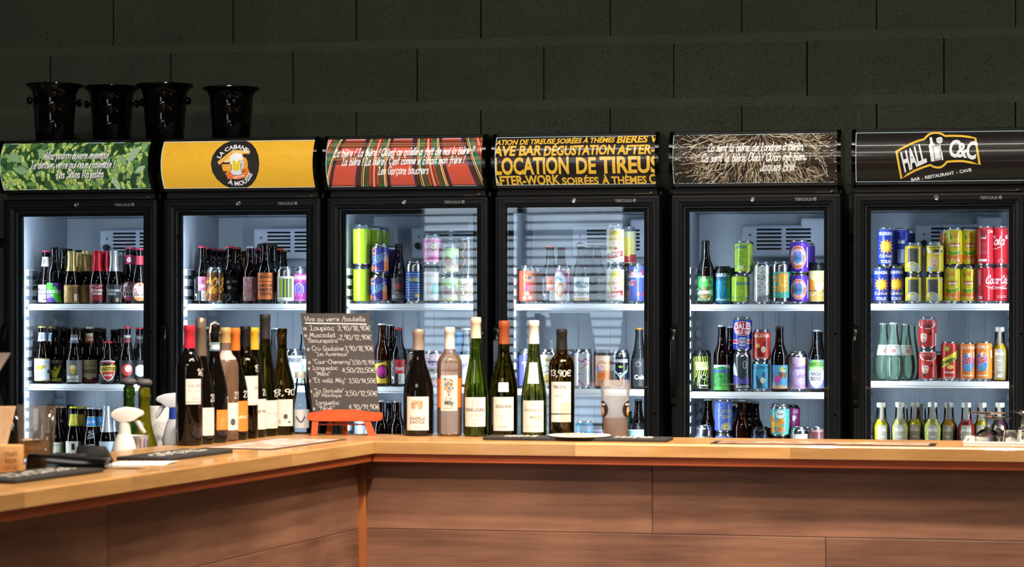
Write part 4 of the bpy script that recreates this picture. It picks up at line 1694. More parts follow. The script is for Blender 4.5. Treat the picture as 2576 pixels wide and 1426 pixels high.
def stock_fridges():  # back-row copies take darker colours, standing for the shade behind
    # ============================== fridge 0, hop-leaf sign
    f = 0
    bot(f, 0, 137, 621, 'black bottle with purple and bright green label', 'long', G_black, '#231f1d', [(.03, .37, 1.2, '#5b35a0', [('p', [(-1, 1), (-.3, 1), (1, .3), (1, 0), (.25, 0), (-1, .75)], '#46c93a'), ('c', -.1, .85, .1, '#15131a'), ('t', 'JUNGLE', -.1, .47, .17, '#eceaf2', .85), ('t', 'JOY', -.5, .24, .17, '#eceaf2', .4), ('p', [(.2, 0), (1, 0), (1, .3)], '#5fd84c')])])
    bot(f, 0, 101, 630, 'pink-capped brown bottle with pale pink label', 'slope', G_black, '#d94f7c', [(.03, .36, 1.25, '#e5dcdb', [('T', 'Blanche', 0, .66, .16, '#4a4a52', .8), ('T', 'Namur', 0, .42, .16, '#4a4a52', .66), ('c', .3, .18, .1, '#cf3b4b'), ('c', .1, .14, .09, '#5c8f4a')]), (.70, .88, 1.2, '#e7e3df', [('T', 'B', -.1, .3, .45, '#6a6a6a')], 'neck_label')], turn=-.35)
    bot(f, 0, 123, 632, 'pink-capped bottle hidden behind the pale pink label', 'slope', G_black, '#b93f68', [(.70, .88, 1.2, '#cfcbc8', [('T', 'B', .2, .3, .45, '#6a6a6a')], 'neck_label')], row=1)
    for px, yt, rw in ((160, 624, 1), (173, 626, 2), (197, 629, 3)):
        bot(f, 0, px, yt, 'plain dark bottle lined up behind the purple-green labelled one', 'long', G_black, '#231f1d', row=rw, group='dark bottles behind purple-green label')
    gold = [(.02, .36, 1.2, '#a87f3f', [('r', -.9, .05, -.35, .95, '#cfa562'), ('r', .1, .05, .75, .9, '#6e4a22'), ('r', .25, .1, .6, .5, '#d5c8a8'), ('n', 2, 14, -.9, .1, 0, .9, .06, ['#6e4a22', '#3f2a14'])])]
    bot(f, 0, 180, 632, 'gold-foiled bottle with tan label, left of two', 'lambic', G_black, None, gold, (.62, '#cdb877', .3, .75))
    bot(f, 0, 215, 632, 'gold-foiled bottle with tan label, right of two', 'lambic', G_black, None, gold, (.62, '#cdb877', .3, .75), turn=.3)
    for px, yt in ((199, 635), (232, 635)):
        bot(f, 0, px, yt, 'gold-foiled bottle standing in the second row', 'lambic', G_black, None, (), (.62, '#b19b5e', .3, .75), row=1, group='gold foiled bottles in second row')
    bot(f, 0, 245, 631, 'red-foiled bottle with dark red label', 'lambic', G_black, None, [(.02, .37, 1.25, '#8e1f2c', [('l', [(-.9, .8), (-.6, .95), (0, .85), (.6, .95), (.9, .8)], .06, '#d9b9b4'), ('h', 'Lindemans', 0, .62, .17, '#efe2dd', .75, .2, 0, .16), ('t', 'KRIEK', 0, .44, .12, '#efe2dd', .5), ('c', -.15, .27, .1, '#c9232f'), ('c', .12, .24, .1, '#c9232f'), ('r', -.9, 0, .9, .12, '#4a1016')])], (.62, '#c2242f', .33, .6))
    bot(f, 0, 265, 633, 'red-foiled bottle behind the dark red label', 'lambic', G_black, None, (), (.62, '#a31c28', .33, .6), row=1)
    bot(f, 0, 287, 632, 'silver-foiled bottle with black ornate label', 'lambic', G_black, None, [(.02, .37, 1.25, '#1a1a1d', [('l', [(-.9, .1), (-.8, .5), (-.95, .9)], .06, '#b9bab9'), ('l', [(.7, .05), (.9, .4), (.7, .7), (.9, .95)], .07, '#c9cac9'), ('h', 'Lindemans', -.1, .62, .16, '#d9d9d9', .65, .2, 0, .15), ('t', 'FARO', -.25, .42, .14, '#d9d9d9', .4), ('c', .32, .16, .17, '#d7b62d'), ('c', .32, .16, .1, '#2b3f86')])], (.62, '#c5c8cc', .3, .8))
    for px, rw in ((303, 1), (313, 2)):
        bot(f, 0, px, 635, 'silver-foiled bottle behind the black ornate label', 'lambic', G_black, None, (), (.62, '#a8abb0', .3, .8), row=rw, group='silver foiled bottles behind')
    oval = lambda c, a, b: [('c', 0, .5, .92, c, .5), ('c', 0, .52, .8, '#f1ecec', .42), ('c', 0, .86, .14, '#c9313a'), ('h', a, 0, .52, .17, '#c23a5c', .7, 0, 0, .14), ('h', b, .05, .3, .17, '#33262a', .55, 0, 0, .16), ('c', 0, .12, .35, c, .1)]
    bot(f, 0, 325, 622, 'pink-capped bottle with round pink and white label', 'slope', G_black, '#d23f66', [(.05, .40, 1.25, '#120d0e', oval('#d8577d', 'FRAM', 'Bush')), (.70, .86, 1.2, '#c23358', [('c', 0, .5, .5, '#e9d3d9', .3)], 'neck_label')])
    bot(f, 0, 341, 624, 'pink-capped bottle behind the round pink label', 'slope', G_black, '#a93355', [(.70, .86, 1.2, '#97294a', (), 'neck_label')], row=1)
    bot(f, 0, 352, 624, 'bottle with orange-white label at the door edge', 'slope', G_black, '#c23a4f', [(.05, .38, 1.25, '#120d0e', oval('#e0763a', 'PECHE', 'Bush')), (.70, .86, 1.2, '#b0303f', (), 'neck_label')])
    # middle shelf
    bot(f, 1, 104, 820, 'gold-capped bottle with white and blue label', 'slope', G_brown, '#c9b36a', [(.05, .44, 1.25, '#d9dfe4', [('T', 'BLANCHE DE BRUGES', 0, .8, .1, '#7f9fc6', .85), ('p', [(-.7, .7), (.3, .7), (.4, .6), (-.1, .5), (-.3, .4), (-.5, .3)], '#b5a23a'), ('c', -.3, .32, .4, '#9fb6d6'), ('c', -.3, .32, .3, '#c6d3e2'), ('c', .72, .42, .2, '#4a4f55'), ('r', -1, 0, 1, .05, '#a99c5c'), ('r', -1, .95, 1, 1, '#a99c5c')]), (.74, .89, 1.2, '#ccd5de', [('r', -.3, .2, .1, .8, '#6f8fc0')], 'neck_label')])
    bot(f, 1, 128, 821, 'gold-capped bottle behind the white and blue label', 'slope', G_brown, '#a8965a', [(.74, .89, 1.2, '#a9b6c4', [('r', -.3, .2, .1, .8, '#4f6a94')], 'neck_label')], row=1)
    bot(f, 1, 140, 822, 'dark bottle with black and yellow printed figure', 'slope', G_brown, '#2a2420', [(.03, .42, 1.25, '#191712', [('t', 'GOULUS', 0, .86, .13, '#c9c4ae', .7), ('p', [(-.75, .75), (-.6, .8), (-.45, .55), (.0, .5), (.4, .75), (.55, .85), (.6, .7), (.25, .35), (.1, .2), (-.35, .2), (-.5, .45)], '#d5cf2f'), ('c', -.05, .62, .16, '#d5cf2f'), ('t', 'BLANCHE', -.1, .03, .14, '#d5cf2f', .72)])])
    bot(f, 1, 187, 823, 'dark bottle with grey label and yellow bearded head', 'slope', G_brown, '#2a2420', [(.03, .42, 1.25, '#5f5d5b', [('c', -.15, .65, .33, '#cfa53a'), ('c', -.15, .68, .2, '#e3cfa9'), ('p', [(-.4, .62), (.1, .62), (.05, .42), (-.15, .34), (-.35, .42)], '#cfa53a'), ('t', 'BARBE', -.2, .17, .14, '#e6e3dd', .62), ('t', 'NOIRE', -.1, .03, .1, '#e6e3dd', .5)]), (.72, .87, 1.2, '#55565a', [('t', 'NOIRE', 0, .35, .3, '#cfcfd2', .8)], 'neck_label')])
    bot(f, 1, 225, 822, 'cream-capped bottle with cream and red label', 'slope', G_brown, '#d9d0ae', [(.03, .42, 1.25, '#d8cba6', [('T', 'Feuillien', 0, .68, .15, '#b0863a', .8), ('t', 'SAISON', -.05, .40, .18, '#7c2a22', .7), ('r', -1, 0, 1, .2, '#7c2a22'), ('c', .0, .2, .3, '#d8cba6', .08)]), (.72, .89, 1.2, '#d8cba6', [('t', 'SAISON', 0, .4, .3, '#b04438', .7), ('r', -1, 0, 1, .22, '#9c2f28')], 'neck_label')])
    for px, yt, rw in ((160, 824, 1), (206, 825, 1), (172, 826, 2), (244, 825, 1), (258, 827, 2), (288, 829, 3), (304, 827, 2)):
        bot(f, 1, px, yt, 'plain dark bottle in the back rows', 'slope', G_brown, '#2d2825', row=rw, group='dark bottles in back rows, hop-leaf fridge')
    kast = [(.06, .56, 1.25, '#171012', [('p', [(-.75, .95), (0, 1), (.75, .95), (.72, .4), (.4, .12), (0, 0), (-.4, .12), (-.72, .4)], '#d9d0c8'), ('p', [(-.65, .9), (0, .95), (.65, .9), (.62, .42), (.34, .17), (0, .07), (-.34, .17), (-.62, .42)], '#b9252a'), ('p', [(-1, .52), (-.8, .72), (.8, .78), (1, .68), (.95, .5), (-.8, .42)], '#ddb93a'), ('t', 'KASTEEL', 0, .52, .16, '#33241a', .8, 0, 2), ('t', 'ROUGE', 0, .26, .09, '#ecdcd2', .36)])]
    bot(f, 1, 272, 858, 'short red-capped bottle with red and yellow shield label', 'stubby', G_black, '#c02a2e', kast)
    bot(f, 1, 291, 859, 'short red-capped bottle behind the shield label', 'stubby', G_black, '#8c2024', row=1)
    bot(f, 1, 320, 822, 'red-capped bottle with round red badge', 'slope', G_black, '#c02a33', [(.05, .42, 1.25, '#120c0d', [('c', 0, .55, .58, '#c23a35'), ('c', .1, .6, .34, '#ded9d3'), ('t', 'RED', -.2, .05, .16, '#8c2024', .5)]), (.72, .88, 1.2, '#1b1516', [('t', 'TRIPLE', 0, .55, .28, '#d7d0ca', .8), ('t', 'RED', 0, .1, .3, '#b8262f', .5)], 'neck_label')])
    bot(f, 1, 351, 824, 'red-capped bottle with white round label at door edge', 'slope', G_black, '#b0262f', [(.05, .42, 1.25, '#1a1416', [('c', .1, .5, .6, '#d2d0cc')]), (.72, .88, 1.2, '#1b1516', [('t', 'TRIPLE', 0, .5, .28, '#8d8882', .8)], 'neck_label')])
    # lower shelf
    bot(f, 2, 142, 1021, 'orange-capped bottle with pale green label', 'slope', G_brown, '#c27a3c', [(.05, .38, 1.25, '#c9cdb2', [('L', [(-.8, .1), (.8, .1), (.8, .85), (-.8, .85), (-.8, .1)], .05, '#6f7a58')])])
    bot(f, 2, 158, 1021, 'dark bottle with tan label behind pale green one', 'slope', G_brown, '#8a8678', [(.05, .38, 1.25, '#8a7a58')], row=1)
    bot(f, 2, 177, 1018, 'black-capped bottle behind yellow-necked ones', 'slope', G_brown, '#121214', row=2)
    ylab = [(.03, .40, 1.25, '#cfcabb', [('L', [(-.95, .03), (.95, .03), (.95, .95), (-.95, .95), (-.95, .03)], .04, '#8b7d5e'), ('p', [(-.2, .9), (.1, .9), (.15, .6), (-.2, .6)], '#221d1a'), ('T', 'BIERE', .45, .68, .07, '#4c463c', .25), ('t', 'ANDESBRAU', 0, .22, .22, '#37302a', .95)]), (.66, .87, 1.2, '#cfc02c', [('r', -1, 0, 1, .08, '#8c7f22'), ('T', 'BIERE', -.1, .4, .2, '#e9df86', .5)], 'neck_label')]
    bot(f, 2, 185, 1022, 'yellow-capped bottle with yellow neck and white label', 'slope', G_brown, '#d8c92f', ylab)
    bot(f, 2, 205, 1023, 'yellow-capped bottle in the second row', 'slope', G_brown, '#b5a728', [(.66, .87, 1.2, '#9d9124', (), 'neck_label')], row=1)
    bot(f, 2, 224, 1023, 'yellow-capped bottle in the third row', 'slope', G_brown, '#9d9124', row=2)
    bot(f, 2, 229, 1024, 'white-capped bottle with blue neck and white script', 'slope', G_brown, '#c9d4dd', [(.05, .36, .9, '#2a211c', [('c', 0, .75, .6, '#b9bdc0'), ('c', 0, .75, .5, '#4a4440')]), (.66, .84, 1.25, '#3b8fd0', [('h', 'blanche', 0, .35, .34, '#e6eef4', .8, .2), ('r', -1, 0, 1, .07, '#cbb85a'), ('r', -1, .93, 1, 1, '#cbb85a')], 'neck_label')], extra=[(.5, [('h', 'Weld pt', 0, .56, .05, '#c9c9c9', .35, .2, 15), ('h', 'wines', .0, .51, .05, '#c9c9c9', .3, .2, 15), ('h', 'blonde', .0, .46, .05, '#c9c9c9', .35, .2, 15)])])
    bot(f, 2, 248, 1025, 'white-capped bottle with blue neck in second row', 'slope', G_brown, '#aab6c0', [(.66, .84, 1.25, '#2f78b2', [('r', -1, 0, 1, .07, '#cbb85a')], 'neck_label')], row=1)
    bot(f, 2, 269, 1022, 'silver-foiled bottle with silver-blue label', 'slope', G_brown, None, [(.05, .40, 1.25, '#b9c2c8', [('c', -.1, .3, .65, '#8fb0cf'), ('c', -.1, .3, .5, '#c7d6e3')])], (.56, '#c9ced2', .35, .7))
    bot(f, 2, 285, 1024, 'silver-foiled bottle in the second row', 'slope', G_brown, None, (), (.56, '#a5abb0', .35, .7), row=1)

    # ============================== fridge 1, yellow sign
    f = 1
    can(f, 0, 541, 672, 'tall can with brown and orange cloudy print', '#5b3416', [('n', 5, 60, -1, .3, 1, .7, .16, ['#d98a1f', '#e5a02c', '#b5651a', '#f0b53d']), ('n', 6, 30, -1, .1, .4, .35, .13, ['#d97a1a', '#b5561a', '#8a4416']), ('t', 'H', .22, .52, .13, '#e6d9b5', .14), ('T', 'COCO FL', .0, .37, .05, '#e0b070', .45)], lab=(.08, .85))
    bot(f, 0, 497, 619, 'pink-capped bottle with black doodled pink and white label', 'long', G_black, '#d3455f', [(.05, .47, 1.25, '#17161a', tommy('#d97f9e'))])
    for px, yt, rw in ((522, 622, 1), (537, 624, 2), (552, 626, 3), (566, 628, 4)):
        bot(f, 0, px, yt, 'dark bottle with shade-darkened pink cap in the back rows', 'long', G_black, '#a23549', row=rw, group='shade-darkened pink capped bottles in back rows')  # cap pink darkened for the shade of the back rows
    bot(f, 0, 579, 619, 'red-capped bottle with black label of white doodles', 'long', G_black, '#c23a44', [(.05, .47, 1.25, '#17161a', doodle + [('c', -.2, .78, .16, '#ddd'), ('c', -.1, .55, .2, '#e2e2e2'), ('l', [(-.5, .1), (-.2, .3), (0, .1), (-.3, .02)], .06, '#ddd'), ('t', 'TOMY\'S', .45, .75, .1, '#ddd', .3), ('T', 'BREW', .45, .5, .05, '#999', .25), ('T', 'NOTES', .45, .42, .05, '#999', .25), ('r', -1, 0, -.8, .5, '#e4e2de')])])
    bot(f, 0, 597, 622, 'dark red-capped bottle behind the doodle label', 'long', G_brown, '#8a2a32', row=1)
    bot(f, 0, 611, 626, 'amber bottle with pale cap behind the doodle label', 'long', G_amber, '#8f8c84', row=2)
    bot(f, 0, 668, 611, 'tall black bottle with two-part orange label', 'long', G_black, '#26241f', [(.07, .36, 1.25, '#e0742a', [('t', 'LA MOUSSE', -.05, .72, .17, '#3a2013', .78), ('t', 'N\'AMASSE PAS', -.05, .48, .17, '#3a2013', .9), ('t', 'ROUSSE', .0, .25, .17, '#3a2013', .62), ('T', 'BIERE', -.2, .06, .08, '#f0d0b0', .2)]), (.37, .51, 1.25, '#e0742a', [('t', 'BRASSES', 0, .35, .32, '#3a2013', .62), ('T', 'LOCAL', 0, .75, .2, '#3a2013', .3)], 'upper_label')])
    bot(f, 0, 631, 620, 'dark red drink bottle with floral pink label', 'long', G_red, '#c9cbd0', [(.05, .47, 1.25, '#a5777c', [('n', 9, 90, -1, 0, 1, 1, .1, ['#c9475a', '#dcd5cf', '#7c9a5c', '#8c2f45', '#e0a8a0', '#4a5a3c', '#cf9a4a'])])])
    bot(f, 0, 651, 624, 'dark red drink bottle in second row', 'long', G_red, '#7c2a35', row=1)
    bot(f, 0, 688, 613, 'tall black bottle behind the orange label', 'long', G_black, '#26241f', row=1)
    for px, yt, c, w in ((704, 625, '#d0562a', 'orange'), (712, 628, '#c9b52c', 'yellow')):
        bot(f, 0, px, yt, 'dark bottle with %s cap behind the silver can' % w, 'long', G_brown, c, row=2 if w == 'yellow' else 1)
    can(f, 0, 718, 671, 'tall silver can with white label and green stripes', '#dcdcd2', [('r', -.62, .17, -.32, .68, '#a8c046'), ('r', -.25, .17, .25, .68, '#3f4a33'), ('r', -.1, .17, .05, .68, '#8ba13e'), ('r', .3, .17, .62, .68, '#6c7f3a'), ('r', -1.1, .13, 1.1, .17, '#f0f0ea'), ('T', 'BALLOON', -.3, .07, .04, '#6a6a66', .25)], lab=(.03, .74))
    can(f, 0, 753, 671, 'tall can with magenta and violet bands, door edge', '#b8459c', [('r', -1.1, .62, 1.1, .8, '#c86aa8'), ('t', 'NAPARBIER', -.05, .66, .1, '#e8e4ee', .95), ('r', -1.1, .3, 1.1, .55, '#6f4bb0'), ('c', .0, .38, .42, '#8d6ccc'), ('l', [(-.3, .2), (-.4, .45), (0, .55), (.4, .42), (.2, .2)], .06, '#e0d8ef'), ('t', 'X', .0, .35, .1, '#2d5bb5', .16), ('n', 3, 14, -1, .1, 1, .3, .1, ['#d45aa8', '#7c3fa8']), ('T', 'CREATION', 0, .07, .05, '#e8e4ee', .5)], lab=(.04, .82))
    # middle shelf, glimpsed between the wine bottles
    can(f, 1, 738, 877, 'tall white can seen past the amber wine bottle', '#dfe0de', [('t', 'NAPARBIER', -.05, .64, .12, '#3c4454', .95), ('n', 8, 26, -.6, .15, .8, .5, .09, ['#9fb26a', '#c99fb8', '#8fb8c4', '#d8c28a'])], lab=(.05, .82))
    can(f, 1, 752, 878, 'second-row tall white can beside the slate board', '#c6c9ca', [('t', 'NAPARBIER', 0, .64, .12, '#3c4454', .95)], row=1, lab=(.05, .82))
    bot(f, 1, 766, 836, 'clear bottle with cream label beside the slate board', 'slope', G_clear, '#cfd2d4', [(.04, .50, 1.25, '#dad7ca', [('n', 12, 20, -.5, .45, .4, .75, .12, ['#5b93a8', '#7fb0bd']), ('c', .3, .88, .1, '#cf6f7c'), ('r', -.7, .15, .7, .18, '#9c978a'), ('r', -.5, .3, .5, .33, '#9c978a')])])
    bot(f, 1, 691, 824, 'smoky bottle with silver cap behind the wine bottles', 'long', G_smoke, '#c3c6c9', row=0)
    bot(f, 1, 470, 822, 'dark bottle half hidden by the red-capsuled wine', 'long', G_smoke, '#b9bcc0', row=1)
    bot(f, 1, 614, 826, 'smoky bottle half hidden by the black-capsuled wine', 'long', G_smoke, '#a8abb0', row=1)

    # ============================== fridge 2, tartan
    f = 2
    lime = [('r', -.55, .25, .1, .255, '#6f9b1c'), ('r', -1, .93, 1, 1, '#c9ccd0')]
    z = can(f, 0, 909, 670, 'tall lime green can at the base of the left stack', '#a9d32c', lime, lab=(.03, .92))
    can(f, 0, 910, 566, 'tall lime green can on top of the left stack', '#a9d32c', lime, base=z, lab=(.03, .9))
    for px, yt, rw, zz in ((940, 569, 1, 'second'), (958, 572, 2, 'third')):
        z2 = can(f, 0, px, yt + 102, 'lime green can at the base of the %s-row stack' % zz, '#94b92a', (), row=rw, lab=(.03, .92))
        can(f, 0, px, yt, 'lime green can topping the %s-row stack' % zz, '#9cc52c', [('t', 'D1', .0, .35, .15, '#3c4a18', .2, 0, 90)], row=rw, base=z2, lab=(.03, .9))
    sauv = [('n', 21, 14, -1, 0, 1, 1, .26, ['#d8742c', '#e0853a']), ('p', [(.3, .1), (.8, .15), (.9, .5), (.6, .7), (.3, .5)], '#d8742c'), ('h', 'SAUVAGE', -.05, .42, .24, '#8fb8d8', .82, .1, 14, .17), ('T', 'brasserie', -.1, .12, .04, '#c9cbe0', .4)]
    z = can(f, 0, 954, 691, 'purple and orange blotched can, lower of two', '#3d3a86', sauv, lab=(.07, .88))
    can(f, 0, 957, 614, 'purple and orange blotched can, upper of two', '#3d3a86', sauv, base=z, lab=(.07, .88))
    z = can(f, 0, 984, 696, 'shade-darkened purple can at second-row base', '#35326f', (), row=1)  # purple darkened for the shade of the second row
    can(f, 0, 984, 620, 'shade-darkened purple can on top in second row', '#35326f', [('n', 4, 8, -1, 0, 1, 1, .25, ['#9c5628'])], row=1, base=z)
    kis = [('l', wave(.08 + i * .062, .012), .045, '#8fb3d8') for i in range(11)]
    can(f, 0, 1042, 657, 'tall navy can with pale blue waves', '#2f4c96', kis + [('r', -.55, .5, .55, .62, '#2f4c96'), ('t', 'KISEL', 0, .53, .075, '#dccb4a', .5), ('p', [(.05, .16), (.5, .14), (.45, .22), (.1, .24)], '#c9b544')], lab=(.1, .76), r=.031)
    bot(f, 0, 1003, 613, 'smoky see-through bottle printed with red cup', 'slope', G_smoke, None, [(.05, .42, 1.1, '#3a3436', [('p', [(-.6, .75), (.6, .8), (.5, .55), (-.5, .5)], '#8c3a40'), ('L', [(-.3, .5), (-.4, .3)], .05, '#8c3a40'), ('L', [(.3, .5), (.4, .3)], .05, '#8c3a40'), ('h', 'MON COEUR', 0, .12, .13, '#cfc8c4', .85, 0), ('T', 'WILD', 0, .3, .08, '#cfc8c4', .4)])])
    z = can(f, 0, 1086, 667, 'white can with red print below the pink can', '#d6d4d2', [('t', 'MADAME', .35, .86, .045, '#a8443f', .28), ('t', 'CLAUDE', .35, .79, .045, '#a8443f', .28), ('p', [(.0, .25), (.55, .22), (.6, .5), (.25, .58), (.0, .42)], '#7fb8b0'), ('n', 15, 18, -.7, .25, .0, .6, .06, ['#cf9fa8', '#c9a9b0']), ('t', 'MILKSHAKE', .2, .06, .05, '#b05a52', .5)], top='black', lab=(.03, .83))
    can(f, 0, 1087, 590, 'pink wavy can with round black and white badge', '#d87fb0', [('l', wave(.15 + i * .11, .03, 6), .06, '#e49cc4') for i in range(7)] + [('c', .12, .6, .42, '#c9c4be'), ('c', .12, .6, .36, '#2f2a2c'), ('c', .12, .6, .28, '#c9c4be'), ('t', 'W', .12, .5, .22, '#b08a3a', .2), ('r', -.3, .18, .55, .3, '#b5488a')], base=z, lab=(.07, .86))
    scen = [('r', -1.1, .55, 1.1, .85, '#9cb87a'), ('p', [(-1, .4), (-.4, .62), (0, .5), (.5, .66), (1, .4), (1, .2), (-1, .2)], '#7f5a4a'), ('p', [(.1, .7), (.5, .6), (.45, .35), (.2, .35)], '#6f93b0'), ('r', -1.1, .07, 1.1, .34, '#b8cf7a'), ('h', 'Pensionista', 0, .2, .14, '#eef0dc', .85, .2), ('r', -.8, .12, .3, .15, '#d97f3a')]
    z = can(f, 0, 1131, 690, 'can with green meadow scene, lower of two', '#a9bd86', scen, lab=(.07, .86))
    can(f, 0, 1132, 615, 'can with green meadow scene, upper of two', '#a9bd86', scen, base=z, lab=(.07, .86), turn=.2)
    z = can(f, 0, 1175, 692, 'cream can with brown lettering at the door edge', '#d9d6c8', [('h', 'Szilva', .0, .55, .2, '#7a5a34', .8, 0, 0, .16), ('h', 'BOMBA', .0, .28, .2, '#7a5a34', .85, 0, 0, .16), ('n', 3, 10, -.8, .1, .8, .25, .06, ['#a8793c', '#7a5a34'])], lab=(.06, .88), r=.034)
    can(f, 0, 1176, 598, 'black dotted can on the cream brown-lettered can', '#3d3a38', [('l', [(-.5, .2), (-.2, .4), (-.5, .55), (-.2, .75), (-.4, .9)], .07, '#c08a6a'), ('n', 5, 120, -1, .1, 1, .9, .02, ['#8a8682', '#a19c96']), ('t', 'LUXE', .45, .3, .08, '#b59a52', .25)], base=z, lab=(.06, .9))
    # middle shelf
    bot(f, 1, 961, 813, 'white-capped bottle with yellow label and magenta disc', 'long', G_amber, '#d9dadb', [(.05, .42, 1.25, '#d8b62c', [('p', [(-1, .8), (1, 1), (1, 1.1), (-1, 1.1)], '#2a1c10'), ('c', .05, .5, .68, '#4c1230'), ('c', .0, .52, .55, '#8a1a62'), ('c', -.05, .56, .36, '#b52484')])])
    bot(f, 1, 983, 815, 'white-capped bottle behind the yellow label', 'long', G_brown, '#cfd0d2', row=1)
    bot(f, 1, 1003, 824, 'red-capped bottle with doodled red and white label', 'long', G_smoke, '#c2303f', [(.05, .46, 1.25, '#1d1c1f', tommy('#c23038', 'TOMY\'S', 'IMPERIAL ALE'))])
    can(f, 1, 1034, 877, 'cream can with purple circle beside red-white label', '#d9cfae', [('c', .25, .6, .45, '#5c2a44'), ('c', .1, .3, .35, '#8c5aa0'), ('p', [(-1, .1), (0, .2), (.6, .05), (-1, .0)], '#3d5a9c'), ('p', [(-1, .3), (-.6, .45), (-.7, .12), (-1, .1)], '#c9a23a')], lab=(.05, .86))
    can(f, 1, 1091, 881, 'pink and yellow patterned can behind dark wine bottle', '#cfa4b0', [('n', 31, 60, -1, .05, 1, .88, .12, ['#d86a9c', '#e0c64a', '#6fa8a0', '#7c4a9c', '#e9e1d2', '#c9485a']), ('h', 'jugosa', 0, .62, .14, '#5a3a7c', .8, 0, 0, .2), ('h', 'RADA', 0, .38, .14, '#3f6a3a', .7, 0, 0, .2)], lab=(.05, .9))
    z = can(f, 1, 1141, 900, 'dark can below blue-pink can behind rose bottle', '#3c4b6b', (), row=1)
    can(f, 1, 1142, 824, 'bright blue and pink can behind the rose bottle', '#4a8cc4', [('p', [(-1.1, .1), (-.4, .1), (-.1, .5), (-.4, .9), (-1.1, .9)], '#c26aa8'), ('p', [(-.6, .2), (-.1, .3), (.1, .6), (-.3, .8)], '#7c5cb0')], row=1, base=z, top='black', lab=(.06, .86))
    bot(f, 1, 1174, 825, 'white-capped clear bottle by the green wine bottle', 'slope', G_clear, '#d4d6d8', [(.05, .55, 1.25, '#cfd0d6', [('n', 3, 10, -.6, .3, .6, .8, .15, ['#8f7ab0', '#b59ac4'])])])
    # lower shelf
    bot(f, 2, 957, 1006, 'white-capped bottle right of the slate board', 'long', G_brown, '#c6c8ca')
    bot(f, 2, 1000, 1007, 'grey-capped bottle left of the dark wine bottle', 'long', G_brown, '#a9abad')
    bot(f, 2, 980, 1008, 'grey-capped bottle in the second row', 'long', G_brown, '#8d8f92', row=1)
    can(f, 2, 905, 1030, 'silver can glimpsed under the orange easel', '#a9acb0', [('r', -.9, .27, .9, .35, '#e6e6e6'), ('p', [(-.6, .33), (-.4, .33), (-.2, .7), (-.4, .7)], '#e6e6e6'), ('p', [(.0, .3), (.2, .3), (.4, .7), (.2, .7)], '#e6e6e6')], metallic=True, r=.036)

    # ============================== fridge 3, yellow lettering
    f = 3
    can(f, 0, 1327, 668, 'tall coral red can with printed eye', '#d2583f', [('c', .1, .68, .5, '#dba545', .085), ('c', .1, .68, .36, '#b03a3c', .06), ('c', .13, .68, .15, '#35356f'), ('n', 3, 30, -.3, .35, .6, .55, .09, ['#b0385a', '#7c3a7c', '#c94a4a']), ('c', .0, .27, .17, '#e8cf9a'), ('c', -.25, .15, .17, '#e8cf9a'), ('c', .22, .16, .17, '#e8cf9a'), ('c', .0, .27, .07, '#c96a3c'), ('c', -.25, .15, .07, '#c96a3c'), ('c', .22, .16, .07, '#c96a3c')], lab=(.03, .86))
    can(f, 0, 1352, 671, 'coral red can in the second row', '#9c4a40', (), row=1, lab=(.03, .86))
    can(f, 0, 1418, 668, 'tall white can with purple and orange swirls', '#dcdad6', [('l', [(-1.0, .85), (-.3, .9), (.3, .72), (.45, .45), (.1, .3)], .42, '#8a2a78'), ('l', [(-.95, .62), (-.6, .7), (-.2, .62)], .22, '#3f8cc0'), ('l', [(-.75, .3), (-.35, .52), (.0, .38), (-.3, .2), (-.7, .3)], .2, '#e0892f'), ('p', [(.2, .0), (.7, .1), (.8, .4), (.5, .35)], '#2f6fb0'), ('p', [(.3, .88), (.9, .88), (.9, .65)], '#d9a03a'), ('l', [(.55, .7), (.7, .5), (.6, .3)], .22, '#a83a6c'), ('r', -1, .0, -.2, .1, '#d08a2c')], lab=(.03, .88))
    bot(f, 0, 1384, 617, 'coral-capped bottle with doodled orange label', 'long', G_smoke, '#d06a5c', [(.05, .47, 1.25, '#26272a', tommy('#d8743f', 'TOMY\'S', 'INDIA PALE'))])
    bot(f, 0, 1412, 622, 'red-capped dark bottle behind the swirl can', 'long', G_brown, '#8a3036', row=1)
    bot(f, 0, 1462, 615, 'silver-capped bottle with white label and airship', 'long', G_smoke, '#c6c8ca', [(.05, .45, 1.25, '#d5d6d2', [('c', .05, .68, .75, '#3f5a66', .15), ('c', -.05, .74, .6, '#5c7a84', .1), ('h', 'BREW', .25, .66, .16, '#dfe3e3', .35, .1, -18, .16), ('t', 'EAST COAST IPA', -.05, .22, .15, '#4a4644', .95), ('r', -1, .02, 1, .14, '#cfa04a')])])
    bot(f, 0, 1482, 619, 'plain smoky bottle behind the airship label', 'long', G_smoke, '#a8aaac', row=1)
    bot(f, 0, 1503, 619, 'bottle with grey label and green letters', 'long', G_smoke, '#b9bbbd', [(.07, .48, 1.25, '#8f9894', [('t', 'VEN', .0, .68, .22, '#e0e3de', .7), ('t', 'DALE', .0, .36, .24, '#4f8f5a', .85), ('r', -1, 0, 1, .24, '#55805c'), ('T', 'IPA', 0, .08, .08, '#cfd8cf', .2)])], row=1)
